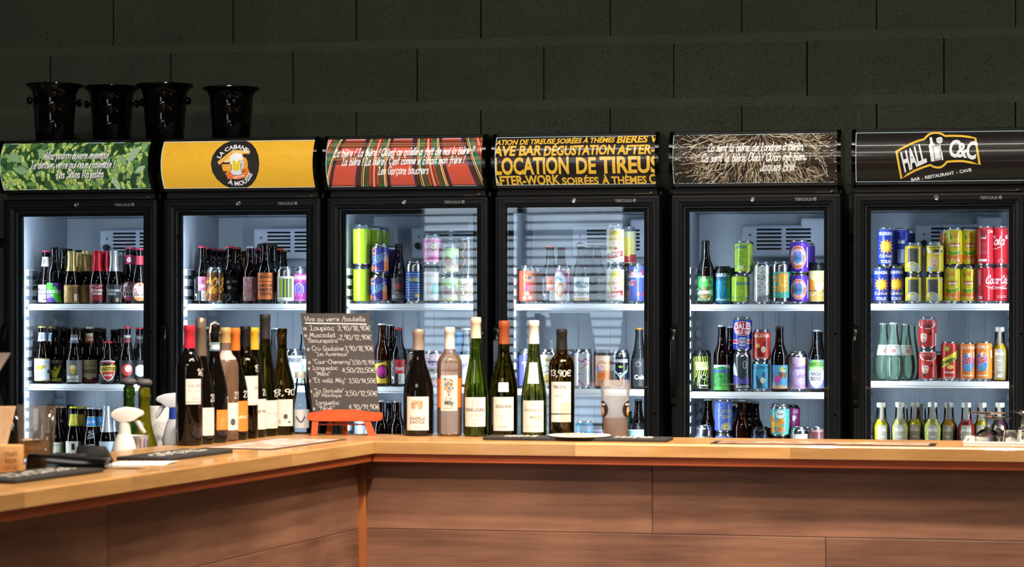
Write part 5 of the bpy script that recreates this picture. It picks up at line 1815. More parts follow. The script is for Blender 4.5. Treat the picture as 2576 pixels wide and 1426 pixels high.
    pop = [('r', -1.1, .03, 1.1, .88, '#dcdcc6'), ('c', -.02, .55, .62, '#cfbe4e', .30), ('c', -.02, .52, .5, '#dccb62', .27), ('c', .02, .5, .36, '#e0bda6', .2), ('p', [(-.45, .72), (.1, .82), (.5, .65), (.1, .68), (-.3, .58)], '#dccb62'), ('c', -.15, .54, .07, '#7f8f9c', .015), ('c', .2, .54, .07, '#7f8f9c', .015), ('c', .03, .4, .12, '#b8322f', .022), ('p', [(-.9, .12), (.75, .22), (.75, .36), (-.9, .26)], '#b5262b'), ('t', 'POPSTAR', -.06, .19, .095, '#ecdede', .6, 0, 5), ('l', [(-.8, .08), (-.3, .05), (.3, .1), (.8, .06)], .05, '#4a4658'), ('l', [(-.8, .14), (-.3, .1), (.3, .16)], .03, '#4a4658')]
    z = can(f, 0, 1548, 666, 'tall can with yellow-haired face print, lower of two', '#dcdcc6', pop, lab=(.03, .88))
    can(f, 0, 1548, 565, 'tall can with yellow-haired face print, upper of two', '#dcdcc6', pop, base=z, lab=(.03, .88))
    z = can(f, 0, 1578, 670, 'face-print can at second-row base', '#b5b29a', (), row=1)
    can(f, 0, 1578, 572, 'face-print can on top in second row', '#c9c49a', [('r', -1, .1, 1, .3, '#b03a3a'), ('c', 0, .5, .5, '#cfbe4e', .25)], row=1, base=z)
    can(f, 0, 1600, 663, 'tall can with red and blue abstract shapes', '#4a5a9c', [('n', 71, 22, -1, .03, 1, .9, .3, ['#c9323a', '#d8484a', '#8fa0cf', '#2f3a78', '#d95a4a']), ('t', 'FRENCH', .05, .72, .06, '#e6e6ec', .55), ('t', 'CONNECTION', .05, .65, .06, '#e6e6ec', .85)], lab=(.03, .93))
    # middle
    can(f, 1, 1318, 877, 'tall violet-blue can behind the copper-capsuled wine', '#5a5aa8', [('t', 'MEET HERE', 0, .62, .06, '#e0e2f0', .6), ('t', 'IN A', 0, .54, .06, '#e0e2f0', .25), ('c', .15, .35, .3, '#7fa0d8'), ('r', -.3, .1, .5, .2, '#b8607c'), ('r', -1.1, .03, 1.1, .1, '#c9ccd8')], lab=(.03, .84))
    can(f, 1, 1380, 878, 'tall pale can with green and brown strokes', '#cfccc0', [('r', -.35, .70, -.15, .76, '#d8a92c'), ('t', 'KINNEGAR', .3, .7, .045, '#4a4a3c', .5), ('l', [(-.6, .5), (-.2, .6), (.1, .52), (.4, .66)], .08, '#5f8a3c'), ('l', [(-.7, .4), (-.2, .42), (.2, .5), (.5, .45)], .07, '#8a6a3a'), ('c', .0, .25, .5, '#c9a25a', .12), ('l', [(-.7, .1), (0, .2), (.5, .05)], .1, '#6a4a30')], lab=(.03, .86))
    can(f, 1, 1426, 879, 'tall tan can behind the black-capsuled wine', '#c99a6c', [('r', -1, .1, 1, .3, '#a8744a')], row=1, lab=(.03, .84))
    can(f, 1, 1467, 878, 'tall silver can with pink and purple squiggles', '#d6d8dc', [('l', [(-.5, .75), (-.1, .68), (.2, .76), (.5, .7)], .09, '#b02a7c'), ('l', [(-.3, .5), (.0, .54), (.3, .62), (.5, .62)], .08, '#d9764a'), ('l', [(-.6, .36), (-.2, .38)], .06, '#8a3a8c'), ('l', [(-.4, .2), (-.05, .12), (.1, .06), (.5, .1)], .12, '#a82a8c'), ('l', [(.4, .4), (.6, .3)], .05, '#5cae9c')], lab=(.03, .9), metallic=True)
    can(f, 1, 1516, 879, 'black-topped tall orange can with peach print', '#d98a55', [('t', 'SUNSET', .0, .72, .1, '#e9c9a5', .8), ('t', 'PEACH', .0, .60, .1, '#e9c9a5', .75), ('p', [(-.75, .42), (-.4, .62), (-.1, .46), (-.35, .44)], '#7f8fc0'), ('c', .08, .36, .38, '#e0762f'), ('c', -.02, .38, .05, '#2c2220'), ('c', .2, .38, .05, '#2c2220'), ('p', [(.2, .48), (.45, .54), (.3, .46)], '#5f8f3f'), ('p', [(-.6, .05), (-.3, .3), (-.2, .05)], '#d9d6cf'), ('l', [(.2, .15), (.55, .25)], .06, '#4c6ab0')], top='black', lab=(.03, .85))
    can(f, 1, 1561, 880, 'tall black can with skull and bright leaves', '#1f1b2a', [('t', 'NAPARBIER', 0, .68, .09, '#e6e6ea', .85), ('c', 0, .57, .2, '#9cc93a', .03), ('p', [(-.55, .5), (-.2, .4), (-.2, .35), (-.6, .42)], '#8fd0d8'), ('p', [(.55, .5), (.2, .4), (.2, .35), (.6, .42)], '#8fd0d8'), ('c', 0, .36, .22, '#d9d6c6'), ('p', [(-.12, .36), (.12, .36), (.06, .22), (-.06, .22)], '#d9d6c6'), ('c', -.09, .37, .06, '#1f1b2a'), ('c', .09, .37, .06, '#1f1b2a'), ('n', 5, 34, -.9, .05, .9, .32, .1, ['#b5408c', '#3f7fb0', '#7c4ab0', '#d8603a', '#3fa07c']), ('l', [(-.7, .6), (-.65, .45)], .06, '#9cc93a'), ('l', [(.7, .6), (.65, .45)], .06, '#9cc93a')], lab=(.03, .82))
    bot(f, 1, 1608, 824, 'orange-capped black bottle with skull print at door edge', 'slope', G_smoke, '#c98a2f', [(.05, .5, 1.25, '#26272a', [('c', -.1, .8, .3, '#5a5c60'), ('t', 'Celt', .0, .25, .16, '#e0e0e0', .5)])])
    # lower
    can(f, 2, 1470, 1058, 'blue can with red bird print on lower shelf', '#3f8ca8', [('c', .45, .85, .32, '#c03a44', .08), ('t', 'IPA', -.35, .56, .14, '#e6eef0', .45), ('t', 'N°23', -.35, .36, .14, '#e6eef0', .5)], lab=(.05, .95))
    can(f, 2, 1504, 1064, 'black-topped purple can with yellow star', '#6a5ea8', [('r', -1.1, .78, 1.1, .8, '#d9c9a0'), ('n', 9, 12, -.9, .5, .9, .75, .06, ['#d9d0e6', '#c9bfe0']), ('p', [(-.5, .62), (-.3, .5), (-.05, .55), (-.2, .4), (-.1, .25), (-.5, .35), (-.7, .25), (-.6, .45)], '#e0b03a')], top='black', lab=(.05, .8))
    can(f, 2, 1602, 1065, 'black-topped mint green can by the door edge', '#8fc4b8', [('r', -1.1, .8, 1.1, .83, '#dfeae6'), ('h', 'Hoke', .0, .6, .16, '#e9f2ee', .5, .2)], top='black', lab=(.05, .83))
    bot(f, 2, 1606, 1004, 'dark bottle behind the mint green can', 'long', G_brown, '#5a5c5e', row=1)
    bot(f, 2, 1580, 1030, 'green bottle beside the plastic beer cup', 'slope', thin_glass('glass_deepgreen', (.08, .42, .16), .03, 1.5, '#0f7a35', .4), '#c9c9c9', row=1)

    # ============================== fridge 4, straw
    f = 4
    bot(f, 0, 1775, 605, 'black-capped bottle with green bubble label', 'long', G_black, '#221f1d', [(.05, .44, 1.25, '#1f5a35', [('c', -.25, .72, .55, '#4aa845'), ('c', .55, .75, .4, '#3f9a40'), ('c', .5, .75, .25, '#1c4a2c'), ('c', .6, .35, .35, '#56b04a'), ('c', -.15, .86, .16, '#e6e9e2'), ('r', -.25, .95, .0, 1, '#d9822f'), ('p', [(-.5, .1), (-.25, .55), (.05, .6), (.3, .1)], '#8a6a30'), ('n', 4, 20, -.6, .02, .6, .3, .08, ['#c9a23a', '#8a6a30', '#e6e2d6', '#5a4420']), ('r', -.7, .3, .6, .42, '#dcdcd2'), ('T', 'LA GAARDENER', -.05, .34, .06, '#3a3a34', .6), ('n', 6, 20, -1, 0, -.6, .5, .07, ['#dfe9dc', '#c9dcc4'])])])
    can(f, 0, 1818, 670, 'black-topped tall teal can with palm leaves', '#2a8fb0', [('r', -1.1, .62, 1.1, .85, '#1f5f78'), ('t', 'GEKKO', .02, .73, .12, '#e6ecec', .82), ('l', [(-.1, .15), (-.4, .5)], .04, '#1a4a60'), ('l', [(-.05, .15), (.0, .55)], .04, '#1a4a60'), ('l', [(.0, .15), (.4, .52)], .04, '#1a4a60'), ('l', [(-.1, .15), (-.6, .3)], .04, '#1a4a60'), ('l', [(.0, .15), (.6, .3)], .04, '#1a4a60'), ('p', [(.0, .5), (.4, .65), (.8, .6), (.5, .5), (.8, .4), (.3, .45)], '#3f7a5c'), ('t', 'Juice Comme Ca', 0, .1, .055, '#dfe9ec', .85), ('r', -1.1, .03, 1.1, .08, '#1f6f8c')], top='black', lab=(.03, .82))
    can(f, 0, 1841, 674, 'black-topped can in the second row beside teal one', '#3c4a2c', [('n', 2, 10, -1, .5, 1, .8, .2, ['#6a8a2c'])], row=1, top='black', lab=(.03, .85))
    guy = [('n', 8, 26, -1, .2, 1, .85, .12, ['#b5cf3c', '#9cbf30', '#a6c836']), ('r', -1.1, .07, 1.1, .24, '#2a8c9c')]
    z = can(f, 0, 1863, 690, 'lime and teal can, lower and left of two', '#a3c432', guy + [('t', 'GUAYABERA', .35, .64, .1, '#2a7f8c', .9), ('c', .75, .15, .3, '#d9cfae'), ('n', 3, 8, .5, .05, 1, .25, .07, ['#4a4438', '#8a7a5a'])], lab=(.07, .93))
    can(f, 0, 1871, 607, 'lime and teal can with text column, on top', '#a3c432', guy + [('t', 'GUAYABERA', -.25, .78, .09, '#2a7f8c', .6)] + [('r', -.55, .68 - i * .05, .05 - (i % 3) * .06, .695 - i * .05, '#4f6a24') for i in range(9)] + [('c', -.2, .2, .2, '#d9cfae')], base=z, lab=(.07, .93))
    can(f, 0, 1917, 659, 'tall silver can with pastel flower drawing', '#d6d9dc', [('n', 44, 60, -.7, .25, .8, .85, .15, ['#d8d4bc', '#dcc4d8', '#c6dcbc', '#d3dccb', '#e2dce4', '#b3bcc6', '#e0dabc']), ('n', 45, 16, -.4, .4, .6, .7, .07, ['#4c525c', '#6f7f5c']), ('h', 'ACID PICNIC', .2, .1, .09, '#33363c', .75, 0, 14, .13)], lab=(.03, .9), metallic=True)
    can(f, 0, 1937, 663, 'silver can between the two tall silver ones', '#8f959c', (), row=1, metallic=True)
    can(f, 0, 1963, 658, 'tall silver can with teal label and orange letters', '#4cae98', [('r', -.2, .3, .75, .73, '#e39a3c'), ('r', -.95, .62, -.25, .66, '#e39a3c'), ('r', -.95, .54, -.25, .58, '#e39a3c'), ('r', -.95, .38, -.25, .42, '#e39a3c'), ('r', -.95, .30, -.25, .34, '#e39a3c'), ('t', 'LE', .28, .42, .26, '#ecc24c', .36), ('r', .05, .26, .2, .5, '#ecc24c'), ('r', -.1, .12, .45, .16, '#7fc9a0')], lab=(.15, .76), r=.0322)
    mp_ = lambda u: [('c', u, .5, .72, '#e9e1ec', .345), ('c', u, .5, .68, '#d2643c', .33), ('c', u, .52, .44, '#8f7fc0', .215), ('p', [(u - .42, .5), (u - .2, .62), (u, .55), (u + .2, .66), (u + .42, .5), (u + .35, .36), (u - .35, .36)], '#4f7fb0'), ('r', u - .36, .36, u + .36, .44, '#3a8fc0')] + [('p', [(u - .3 + i * .12, .44), (u - .26 + i * .12, .55), (u - .22 + i * .12, .44)], '#22384a') for i in range(5)] + [('a', 'MIRROR POND', u, .5, .50, 90, .07, '#e6d9e6', 0, 150), ('a', 'PALE ALE', u, .5, .66, 270, .085, '#e6d9e6', 1, 90), ('r', .8, .2, .92, .8, '#c9c2e0')]
    z = can(f, 0, 2010, 690, 'violet can with round orange badge, lower of two', '#5327a0', mp_(-.05), lab=(.05, .95), r=.034)
    can(f, 0, 2010, 605, 'violet can with round orange badge, upper of two', '#5327a0', mp_(0), base=z, lab=(.05, .95), r=.034, turn=-.12)
    z = can(f, 0, 2028, 695, 'violet can at base in the second row', '#3f2078', (), row=1)
    can(f, 0, 2028, 611, 'violet can on top in the second row', '#3f2078', [('r', -.2, .3, .0, .7, '#b5a9d0')], row=1, base=z)
    can(f, 0, 2058, 660, 'black-topped tall can with yellow and navy cloud scene', '#dcb45a', [('r', -1.1, .55, 1.1, .84, '#e0cd92'), ('p', [(-1.1, .55), (-.6, .62), (-.1, .5), (.4, .6), (1.1, .5), (1.1, .35), (-1.1, .35)], '#e0922f'), ('c', .15, .48, .42, '#e6cf8a', .17), ('c', .15, .42, .34, '#f0dfae', .13), ('r', -1.1, .03, 1.1, .33, '#262a52'), ('l', [(-.7, .24), (-.4, .2), (-.1, .26), (.2, .19), (.6, .25)], .06, '#d9d6de'), ('T', 'INDIA PALE', 0, .06, .05, '#d9d6de', .6)], top='black', lab=(.03, .8), r=.034)
    # middle
    can(f, 1, 1766, 881, 'black-topped tall can of swirling lime and black', '#1d2416', [('l', [(-1 + i * .2, .15 + (i % 3) * .1), (-.9 + i * .2, .4), (-.8 + i * .2, .55), (-.95 + i * .2, .85)], .085, ['#a4c23a', '#7fa02c', '#c0d650'][i % 3]) for i in range(11)] + [('r', -.62, .63, .55, .72, '#d5d99a'), ('r', -.55, .52, .62, .62, '#c9d070'), ('t', 'SMASH', -.05, .64, .07, '#98a83c', .6), ('t', 'POINT', .05, .54, .07, '#e6ecb0', .6), ('c', .15, .35, .22, '#e0e4cf'), ('c', .15, .35, .17, '#20261a'), ('r', -.2, .04, .6, .24, '#1d2416'), ('t', 'American', .15, .13, .05, '#e0e4cf', .4), ('t', 'Pale Ale', .15, .06, .05, '#e0e4cf', .34)], top='black', lab=(.03, .86))
    bot(f, 1, 1816, 817, 'white-capped amber bottle with green landscape label', 'long', G_brown, '#d3d5d7', [(.02, .40, 1.25, '#2f8a3c', [('p', [(-1, .85), (0, .95), (1, .85), (1, 1.02), (-1, 1.02)], '#cfe0ea'), ('p', [(-1, .85), (-.2, .8), (.5, .86), (1, .8), (1, .65), (-1, .7)], '#3a5f8c'), ('n', 3, 40, -1, .2, 1, .65, .18, ['#2a7a34', '#3f9c46', '#256b2e', '#4cae4a']), ('r', -1, 0, 1, .15, '#4fb04a')])])
    bot(f, 1, 1839, 820, 'white-capped amber bottle in second row', 'long', G_brown, '#b5b8ba', row=1)
    z = can(f, 1, 1867, 885, 'tall grey can with purple mountains under blue can', '#2f3a3c', [('c', .22, .68, .17, '#dfe4e4', .1), ('c', .22, .68, .13, '#2f3a3c', .085), ('p', [(-1.1, .6), (-.8, .75), (-.55, .6), (-.4, .4), (-1.1, .4)], '#cfd4da'), ('p', [(-1.1, .45), (-.5, .4), (.0, .3), (.4, .42), (.7, .3), (1.1, .38), (1.1, .2), (-1.1, .2)], '#4a4590'), ('r', -1.1, .03, 1.1, .22, '#322e6c'), ('t', 'POLAR POTION', .1, .1, .055, '#dfe2ea', .8)], lab=(.03, .88))
    can(f, 1, 1868, 798, 'blue can with red oval and white stripe, on top', '#24389c', [('c', 0, .68, .86, '#d9d6d9', .21), ('c', 0, .68, .8, '#b82a3a', .195), ('t', 'DALES', 0, .66, .18, '#ece9ea', .88), ('t', 'PALE ALE', 0, .53, .1, '#ece9ea', .75), ('r', -1.1, .24, 1.1, .36, '#c9ccd8'), ('r', -1.1, .26, 1.1, .34, '#b82a3a'), ('r', -.28, .17, .28, .42, '#c9ccd4'), ('t', 'OSKAR', 0, .32, .06, '#2b3a78', .3), ('t', 'BLUES', 0, .22, .06, '#2b3a78', .3), ('T', 'AMERICAN', 0, .09, .05, '#c9ccd8', .5)], base=z, lab=(.06, .92), r=.0338)
    voc = lambda t, c1, c2: [('t', 'VOCATION', 0, .76, .1, c1, .9), ('p', [(-.5, .6), (.0, .35), (.2, .15), (-.3, .1), (-.4, .3)], c2), ('p', [(.1, .6), (.55, .7), (.5, .45), (.3, .35)], c2), ('c', .15, .38, .2, '#d9cfae', .1), ('t', t, 0, .08, .06, c1, .7)]
    z = can(f, 1, 1914, 909, 'sky blue can with bird print below the red can', '#3f9cc0', voc('PRIDE & JOY', '#1f5470', '#2a4a6a'), lab=(.06, .92))
    can(f, 1, 1916, 829, 'bright red can with tan print, on sky blue can', '#c23a2a', voc('HEART & SOUL', '#ecd9c0', '#7a1f1c') + [('c', -.35, .5, .2, '#e0a04a')], base=z, lab=(.06, .92))
    bot(f, 1, 1961, 821, 'brown bottle with sky blue label and pink creature', 'long', G_black, '#3a302a', [(.05, .41, 1.25, '#4a97c4', [('c', .35, .82, .36, '#c9b568', .12), ('p', [(-.1, .7), (.8, .68), (.7, .45), (.0, .45)], '#7c4a38'), ('c', -.2, .4, .34, '#c24a8c'), ('l', [(-.8, .75), (-.5, .5), (-.6, .3)], .08, '#c24a8c'), ('p', [(-.9, .1), (-.5, .2), (-.2, .1), (.2, .2), (.5, .08), (.8, .18), (.8, .0), (-.9, .0)], '#c9a078'), ('c', -.65, .18, .22, '#a9a9a4'), ('n', 5, 12, .3, .5, .9, .95, .1, ['#5c9a3c', '#4a7f34'])])])
    can(f, 1, 2006, 884, 'tall pastel pink and lilac can with script', '#c6a8c8', [('n', 61, 24, -1, .05, 1, .85, .28, ['#d8a8b8', '#a9a4d6', '#e0b0a8', '#b7a9dc', '#d9b9d0']), ('p', [(.2, .74), (.3, .8), (.5, .76), (.7, .82), (.8, .72), (.3, .7)], '#e0c98a'), ('h', 'Sweet', .25, .56, .12, '#5a3f86', .75, .1, 0, .1), ('h', 'Jane', .5, .36, .12, '#5a3f86', .5, .1, 0, .1), ('h', 'Soifiler', .3, .1, .09, '#8a4a9c', .6, .1, 0, .1)], lab=(.03, .86), r=.0335)
    bot(f, 1, 2053, 829, 'dark bottle with green and white shield label', 'long', G_black, '#8a8f93', [(.06, .52, 1.25, '#5f6cae', [('p', [(-.85, .35), (-.8, .92), (0, 1), (.8, .92), (.85, .35), (.5, .12), (0, .0), (-.5, .12)], '#e2e3df'), ('p', [(-.85, .63), (-.8, .92), (0, 1), (.8, .92), (.85, .63)], '#6fbf3c'), ('t', 'BREWDOG', 0, .78, .13, '#2c3a22', .85), ('t', 'GLUTEN FREE', 0, .66, .07, '#e6ecdf', .62), ('t', 'VAGA', 0, .44, .14, '#33363c', .5), ('t', 'BOND', 0, .27, .14, '#33363c', .5), ('T', 'PALE ALE', 0, .15, .05, '#33363c', .3)])])
    bot(f, 1, 2072, 831, 'dark bottle behind the green and white shield', 'long', G_black, '#6f7478', row=1)
    # lower
    can(f, 2, 1770, 1069, 'silver can with red and black lettering', '#c94a44', [('r', -1.1, .62, 1.1, .72, '#c9ccd0'), ('t', 'NAPARBIER', -.15, .58, .13, '#2c2422', .9), ('c', .7, .55, .2, '#8a1f24'), ('p', [(-.5, .3), (.2, .4), (.7, .2), (.2, .1)], '#c9ccd0')], lab=(.05, .7))
    bot(f, 2, 1782, 1003, 'white-capped amber bottle behind red-lettered can', 'long', G_brown, '#c9ccce', row=1)
    fancy = [('n', 23, 50, -1, .05, 1, .3, .05, ['#7a5a9c', '#8f6aa8', '#5a4a8c']), ('h', 'Fancy', .15, .62, .13, '#c9bd6c', .7, .2, 0, .09), ('h', 'Papers', .2, .46, .13, '#c9bd6c', .7, .2, 0, .09), ('c', .25, .19, .45, '#cfc98a', .13), ('c', .25, .19, .38, '#3c4434', .105), ('c', .25, .19, .34, '#cfc98a', .09), ('l', [(-.05, .18), (.55, .2)], .08, '#2a2a22')]
    z = can(f, 2, 1821, 1089, 'blue can below the blue script can', '#4c63b0', (), lab=(.05, .9))
    can(f, 2, 1820, 1005, 'blue can with gold script stacked on another', '#4c63b0', fancy, base=z, lab=(.05, .95))
    can(f, 2, 1841, 1009, 'blue script can in the second row', '#3f4f86', [('h', 'Fancy', .15, .62, .13, '#9a924c', .7, .2)], row=1)
    bot(f, 2, 1865, 1005, 'white-capped amber bottle without visible label', 'long', G_amber, '#d2d4d6')
    for px, yt, rw in ((1885, 1008, 1), (1900, 1010, 2)):
        bot(f, 2, px, yt, 'pale-capped amber bottle behind the unlabelled one', 'long', G_brown, '#b5b8ba', row=rw, group='amber bottles behind, straw-sign fridge')
    can(f, 2, 1912, 1073, 'black can with blue pixel blocks', '#1f2430', [('n', 2, 1, 0, 0, 0, 0, .01, ['#345'])] + [('r', -.7 + .16 * (i % 9), .45 + .07 * ((i * 5) % 6), -.56 + .16 * (i % 9), .51 + .07 * ((i * 5) % 6), ['#2f5fb0', '#4a7fc9', '#24427c'][i % 3]) for i in range(22)] + [('r', .72, .1, 1.1, .7, '#c9ccd0')], top='black', lab=(.05, .78))
    can(f, 2, 1934, 1076, 'black can in second row by pixel can', '#26262a', (), row=1, top='black')
    z = can(f, 2, 1962, 1099, 'black can under the orange and teal can', '#26262a', (), top='black')
    can(f, 2, 1962, 1016, 'orange and teal watercolour can stacked on black can', '#5cb8b0', [('p', [(-1.1, .05), (-.5, .05), (-.3, .4), (-.6, .6), (-1.1, .7)], '#e0b83a'), ('n', 13, 24, -.9, .1, .35, .7, .22, ['#d88a3a', '#e0a048', '#cf7a3a', '#dcb04a']), ('n', 14, 12, .3, .1, 1, .8, .22, ['#4fb0c0', '#6cc4b4', '#7fc9a8']), ('c', .0, .7, .36, '#eceeea'), ('h', 'flower', 0, .68, .08, '#3a3a3a', .3, .2), ('r', -.3, .17, .5, .23, '#d8703a'), ('T', 'NORDA', .1, .18, .035, '#f0e6d8', .3)], base=z, lab=(.05, .86), r=.034)
    can(f, 2, 1990, 1019, 'magenta and black can behind the watercolour can', '#8a2f6c', [('t', 'IF', .3, .4, .2, '#e0cfe0', .2), ('c', .5, .75, .2, '#c98ab0')], row=1, top='black', base=SHELF[4][2] + .11)
    can(f, 2, 1986, 1082, 'black can under the magenta one in second row', '#26262a', (), row=1, top='black')
    can(f, 2, 2010, 1073, 'plain white can with small grey lettering', '#dcdfe2', [('T', 'Número 12', 0, .5, .07, '#8a9098', .6)], lab=(.05, .8))
    can(f, 2, 2033, 1075, 'silver can in second row beside plain white', '#a9acb2', (), row=1)
    can(f, 2, 2056, 1073, 'maroon can with arched white lettering', '#5f3434', [('a', 'HEATHEN', 0, .12, .82, 90, .17, '#e6dfd8', 0, 80), ('T', 'NEW ENGLAND', 0, .86, .06, '#cfae9c', .6), ('t', '8.2%', 0, .35, .07, '#cfae9c', .25), ('n', 6, 14, -1, .05, 1, .3, .16, ['#7c4a44', '#3f2426'])], lab=(.05, .92))

    # ============================== fridge 5, logo
    f = 5
    SR = .0285
    burst = lambda u, v, r1, r2, n, c: ('p', [(u + (r1 if i % 2 else r2) * math.cos(math.pi * i / n), v + (r1 if i % 2 else r2) * .26 * math.sin(math.pi * i / n)) for i in range(2 * n)], c)
    # soda with an orange burst; the printed figure is left out
    oran = [('t', 'ORANGINA', 0, .81, .085, '#dfe4ee', .85), burst(.02, .52, .78, .5, 12, '#e28a24'), burst(.02, .52, .55, .34, 12, '#e8c63a'), ('n', 6, 24, -1, .1, 1, .95, .03, ['#8fa4dc', '#b9c6ea']), ('h', 'Edition', 0, .25, .07, '#e8dcb0', .7, .2, 0, .16), ('t', 'TOUS', 0, .1, .08, '#e9ecf2', .5)]
    back = [('r', -.55, .35, .35, .82, '#4a4c44'), ('n', 3, 20, -.5, .45, .3, .8, .06, ['#2f302c', '#6a6c60']), ('c', -.15, .2, .55, '#dcdcd6', .2), ('r', -.3, .1, .45, .3, '#b5b8b2'), ('r', -.6, .07, -.35, .2, '#6fa04a'), ('r', .62, .07, .95, .85, '#a9aba4')]
    lemon = [('c', 0, .78, .75, '#e6e6e0', .16), ('t', 'OH SO FAIR', 0, .82, .045, '#2a2a28', .7), ('t', 'LEMON', .3, .68, .1, '#1c1c1c', .5), ('c', -.2, .4, .5, '#e3bd3c', .24), ('c', -.08, .38, .3, '#e8c0a4', .17), ('l', [(-.5, .5), (-.3, .66), (.0, .6), (.2, .5)], .16, '#e3bd3c'), ('c', -.14, .42, .05, '#4a6a9c', .015), ('c', .1, .42, .05, '#4a6a9c', .015), ('c', .0, .28, .08, '#b8302f', .02), ('p', [(-.6, .07), (-.5, .25), (.2, .2), (.4, .07)], '#8fb8cf'), ('c', .15, .14, .16, '#e0c83a')]
    zl = []
    for px, yt, d in ((2300, 690, 'left'), (2349, 690, 'right')):
        zl.append(can(f, 0, px, yt, 'yellow can turned to its small print, %s base' % d, '#d3bb2c', back, lab=(.05, .9)))
    can(f, 0, 2299, 611, 'yellow can turned to its small print, on top', '#d3bb2c', back, base=zl[0], lab=(.05, .9))
    can(f, 0, 2351, 610, 'yellow lemon can with blonde comic face, on top', '#d3bb2c', lemon, base=zl[1], lab=(.05, .9))
    zb = []
    for px, yt, d in ((2216, 672, 'left'), (2254, 671, 'right')):
        zb.append(can(f, 0, px, yt, 'slim dark blue can with orange burst, %s of base pair' % d, '#26389c', oran, r=SR, lab=(.04, .95)))
    for (px, yt, d), z, o in zip(((2228, 573, 'left'), (2268, 574, 'right')), zb, (oran, [('r', -.35, .6, .3, .92, '#c9ced8'), ('r', -.4, .1, .4, .45, '#7f8fc4')])):
        can(f, 0, px, yt, 'slim dark blue can, %s of the upper pair' % d, '#26389c', o, r=SR, base=z, lab=(.04, .95))
    can(f, 0, 2282, 577, 'slim blue can behind the upper blue pair', '#1f2c78', (), row=1, r=SR, base=zb[1])
    can(f, 0, 2282, 673, 'slim blue can behind the base blue pair', '#1f2c78', (), row=1, r=SR)
    lip = [('r', -1.1, .04, 1.1, .95, '#cfc02a'), ('p', [(-.1, .95), (.3, .9), (.2, .72), (-.2, .78)], '#d97f2f'), ('p', [(-.6, .9), (-.2, .75), (-.5, .7)], '#5f9a3c'), ('c', 0, .55, .62, '#dfd03a', .17), ('c', 0, .55, .56, '#c9b52a', .15), ('r', -.55, .5, .55, .61, '#b82a2c'), ('t', 'Lipton', 0, .525, .065, '#ece6e2', .42), ('p', [(-.7, .42), (.0, .36), (.7, .45), (.5, .33), (-.5, .3)], '#4f9a3a'), ('p', [(-1.1, .04), (1.1, .04), (1.1, .3), (.5, .34), (0, .27), (-.5, .32), (-1.1, .26)], '#d8742a'), ('h', 'Pêche', .05, .14, .07, '#ecdcb0', .4, .2), ('r', .75, .04, 1.1, .95, '#d98a2f')]
    zp = []
    for px, yt, d in ((2395, 671, 'left'), (2436, 671, 'right')):
        zp.append(can(f, 0, px, yt, 'slim yellow and orange iced-tea can, %s base' % d, '#cfc02a', lip, r=SR, lab=(.04, .95)))
    for (px, yt, d), z in zip(((2400, 574, 'left'), (2438, 575, 'right')), zp):
        can(f, 0, px, yt, 'slim yellow and orange iced-tea can, %s on top' % d, '#cfc02a', lip, r=SR, base=z, lab=(.04, .95), turn=.12)
    can(f, 0, 2384, 577, 'slim orange can behind the iced-tea stack', '#b5702a', (), row=1, r=SR, base=zp[0])  # orange darkened for the shade behind the stack
    can(f, 0, 2380, 673, 'slim orange can behind the iced-tea base', '#b5702a', (), row=1, r=SR)
    coke = lambda u, t: [('h', t, u, .55, .2, '#ecdfe0', .85, .3, 0, .17), ('l', [(u - .7, .47), (u - .2, .43), (u + .5, .5)], .06, '#ecdfe0')]
    nut = lambda a: [('r', a, .68, a + .45, .92, '#cfc4c6'), ('r', a + .05, .72, a + .4, .89, '#7a3038'), ('r', a - .2, .42, a + .5, .6, '#a83038'), ('r', a - .2, .3, a + .5, .4, '#b5424a'), ('r', a - .3, .12, a + .5, .18, '#d8cccf')]
    zc = []
    zc.append(can(f, 0, 2479, 670, 'slim red cola can, left base', '#b5202b', coke(.75, 'Coca') + [('r', -.75, .5, -.45, .9, '#c95a60'), ('T', 'GOUT', .75, .38, .05, '#e0cfd2', .3), ('r', -.7, .12, -.3, .2, '#cfc4c6')], r=SR, lab=(.03, .96)))
    zc.append(can(f, 0, 2525, 670, 'slim red cola can with white script, right base', '#b5202b', coke(.1, 'ca-Cola') + [('t', 'GOUT ORIGINAL', .05, .39, .045, '#e8dcde', .8), ('T', 'gazeuse', .2, .16, .03, '#e0cfd2', .6), ('T', 'partagez', .2, .2, .03, '#e0cfd2', .6)], r=SR, lab=(.03, .96)))
    can(f, 0, 2478, 569, 'slim red cola can, left on top', '#b5202b', nut(-.35) + [('h', 'Coke', .55, .84, .07, '#ecdfe0', .3, .3)], r=SR, base=zc[0], lab=(.03, .96))
    can(f, 0, 2523, 569, 'slim red cola can, right on top', '#b5202b', coke(-.35, 'Cola') + [('r', .5, .68, .85, .92, '#cfc4c6'), ('c', .05, .12, .25, '#d9a9ac', .06), ('c', .05, .12, .2, '#b5202b', .05)], r=SR, base=zc[1], lab=(.03, .96))
    # middle
    G_liq = thin_glass('sparkling_water', (.86, .95, .88), .02, 1.33)
    per = [(.44, .62, 1.2, '#dfe5e2', [('T', 'GEROLSTEIN', 0, .72, .13, '#7a8fb5', .6), ('c', 0, .42, .2, '#d2543c'), ('c', 0, .42, .09, '#e9e2dc'), ('l', [(-.9, .12), (-.3, .2), (.3, .08), (.9, .18)], .05, '#a9bfdc')])]
    for px, yt, d, rw in ((2248, 811, 'middle', 0), (2222, 812, 'left', .2), (2278, 813, 'right', .2)):
        bot(f, 1, px, yt, 'green teardrop water bottle, %s of the trio' % d, 'drop', G_green, '#c9d2cc', per, row=0, name='water_bottle', turn=0 if d == 'middle' else .3)
    bot(f, 1, 2292, 816, 'green teardrop water bottle behind the trio', 'drop', G_green, '#a9b5ac', row=2, name='water_bottle')
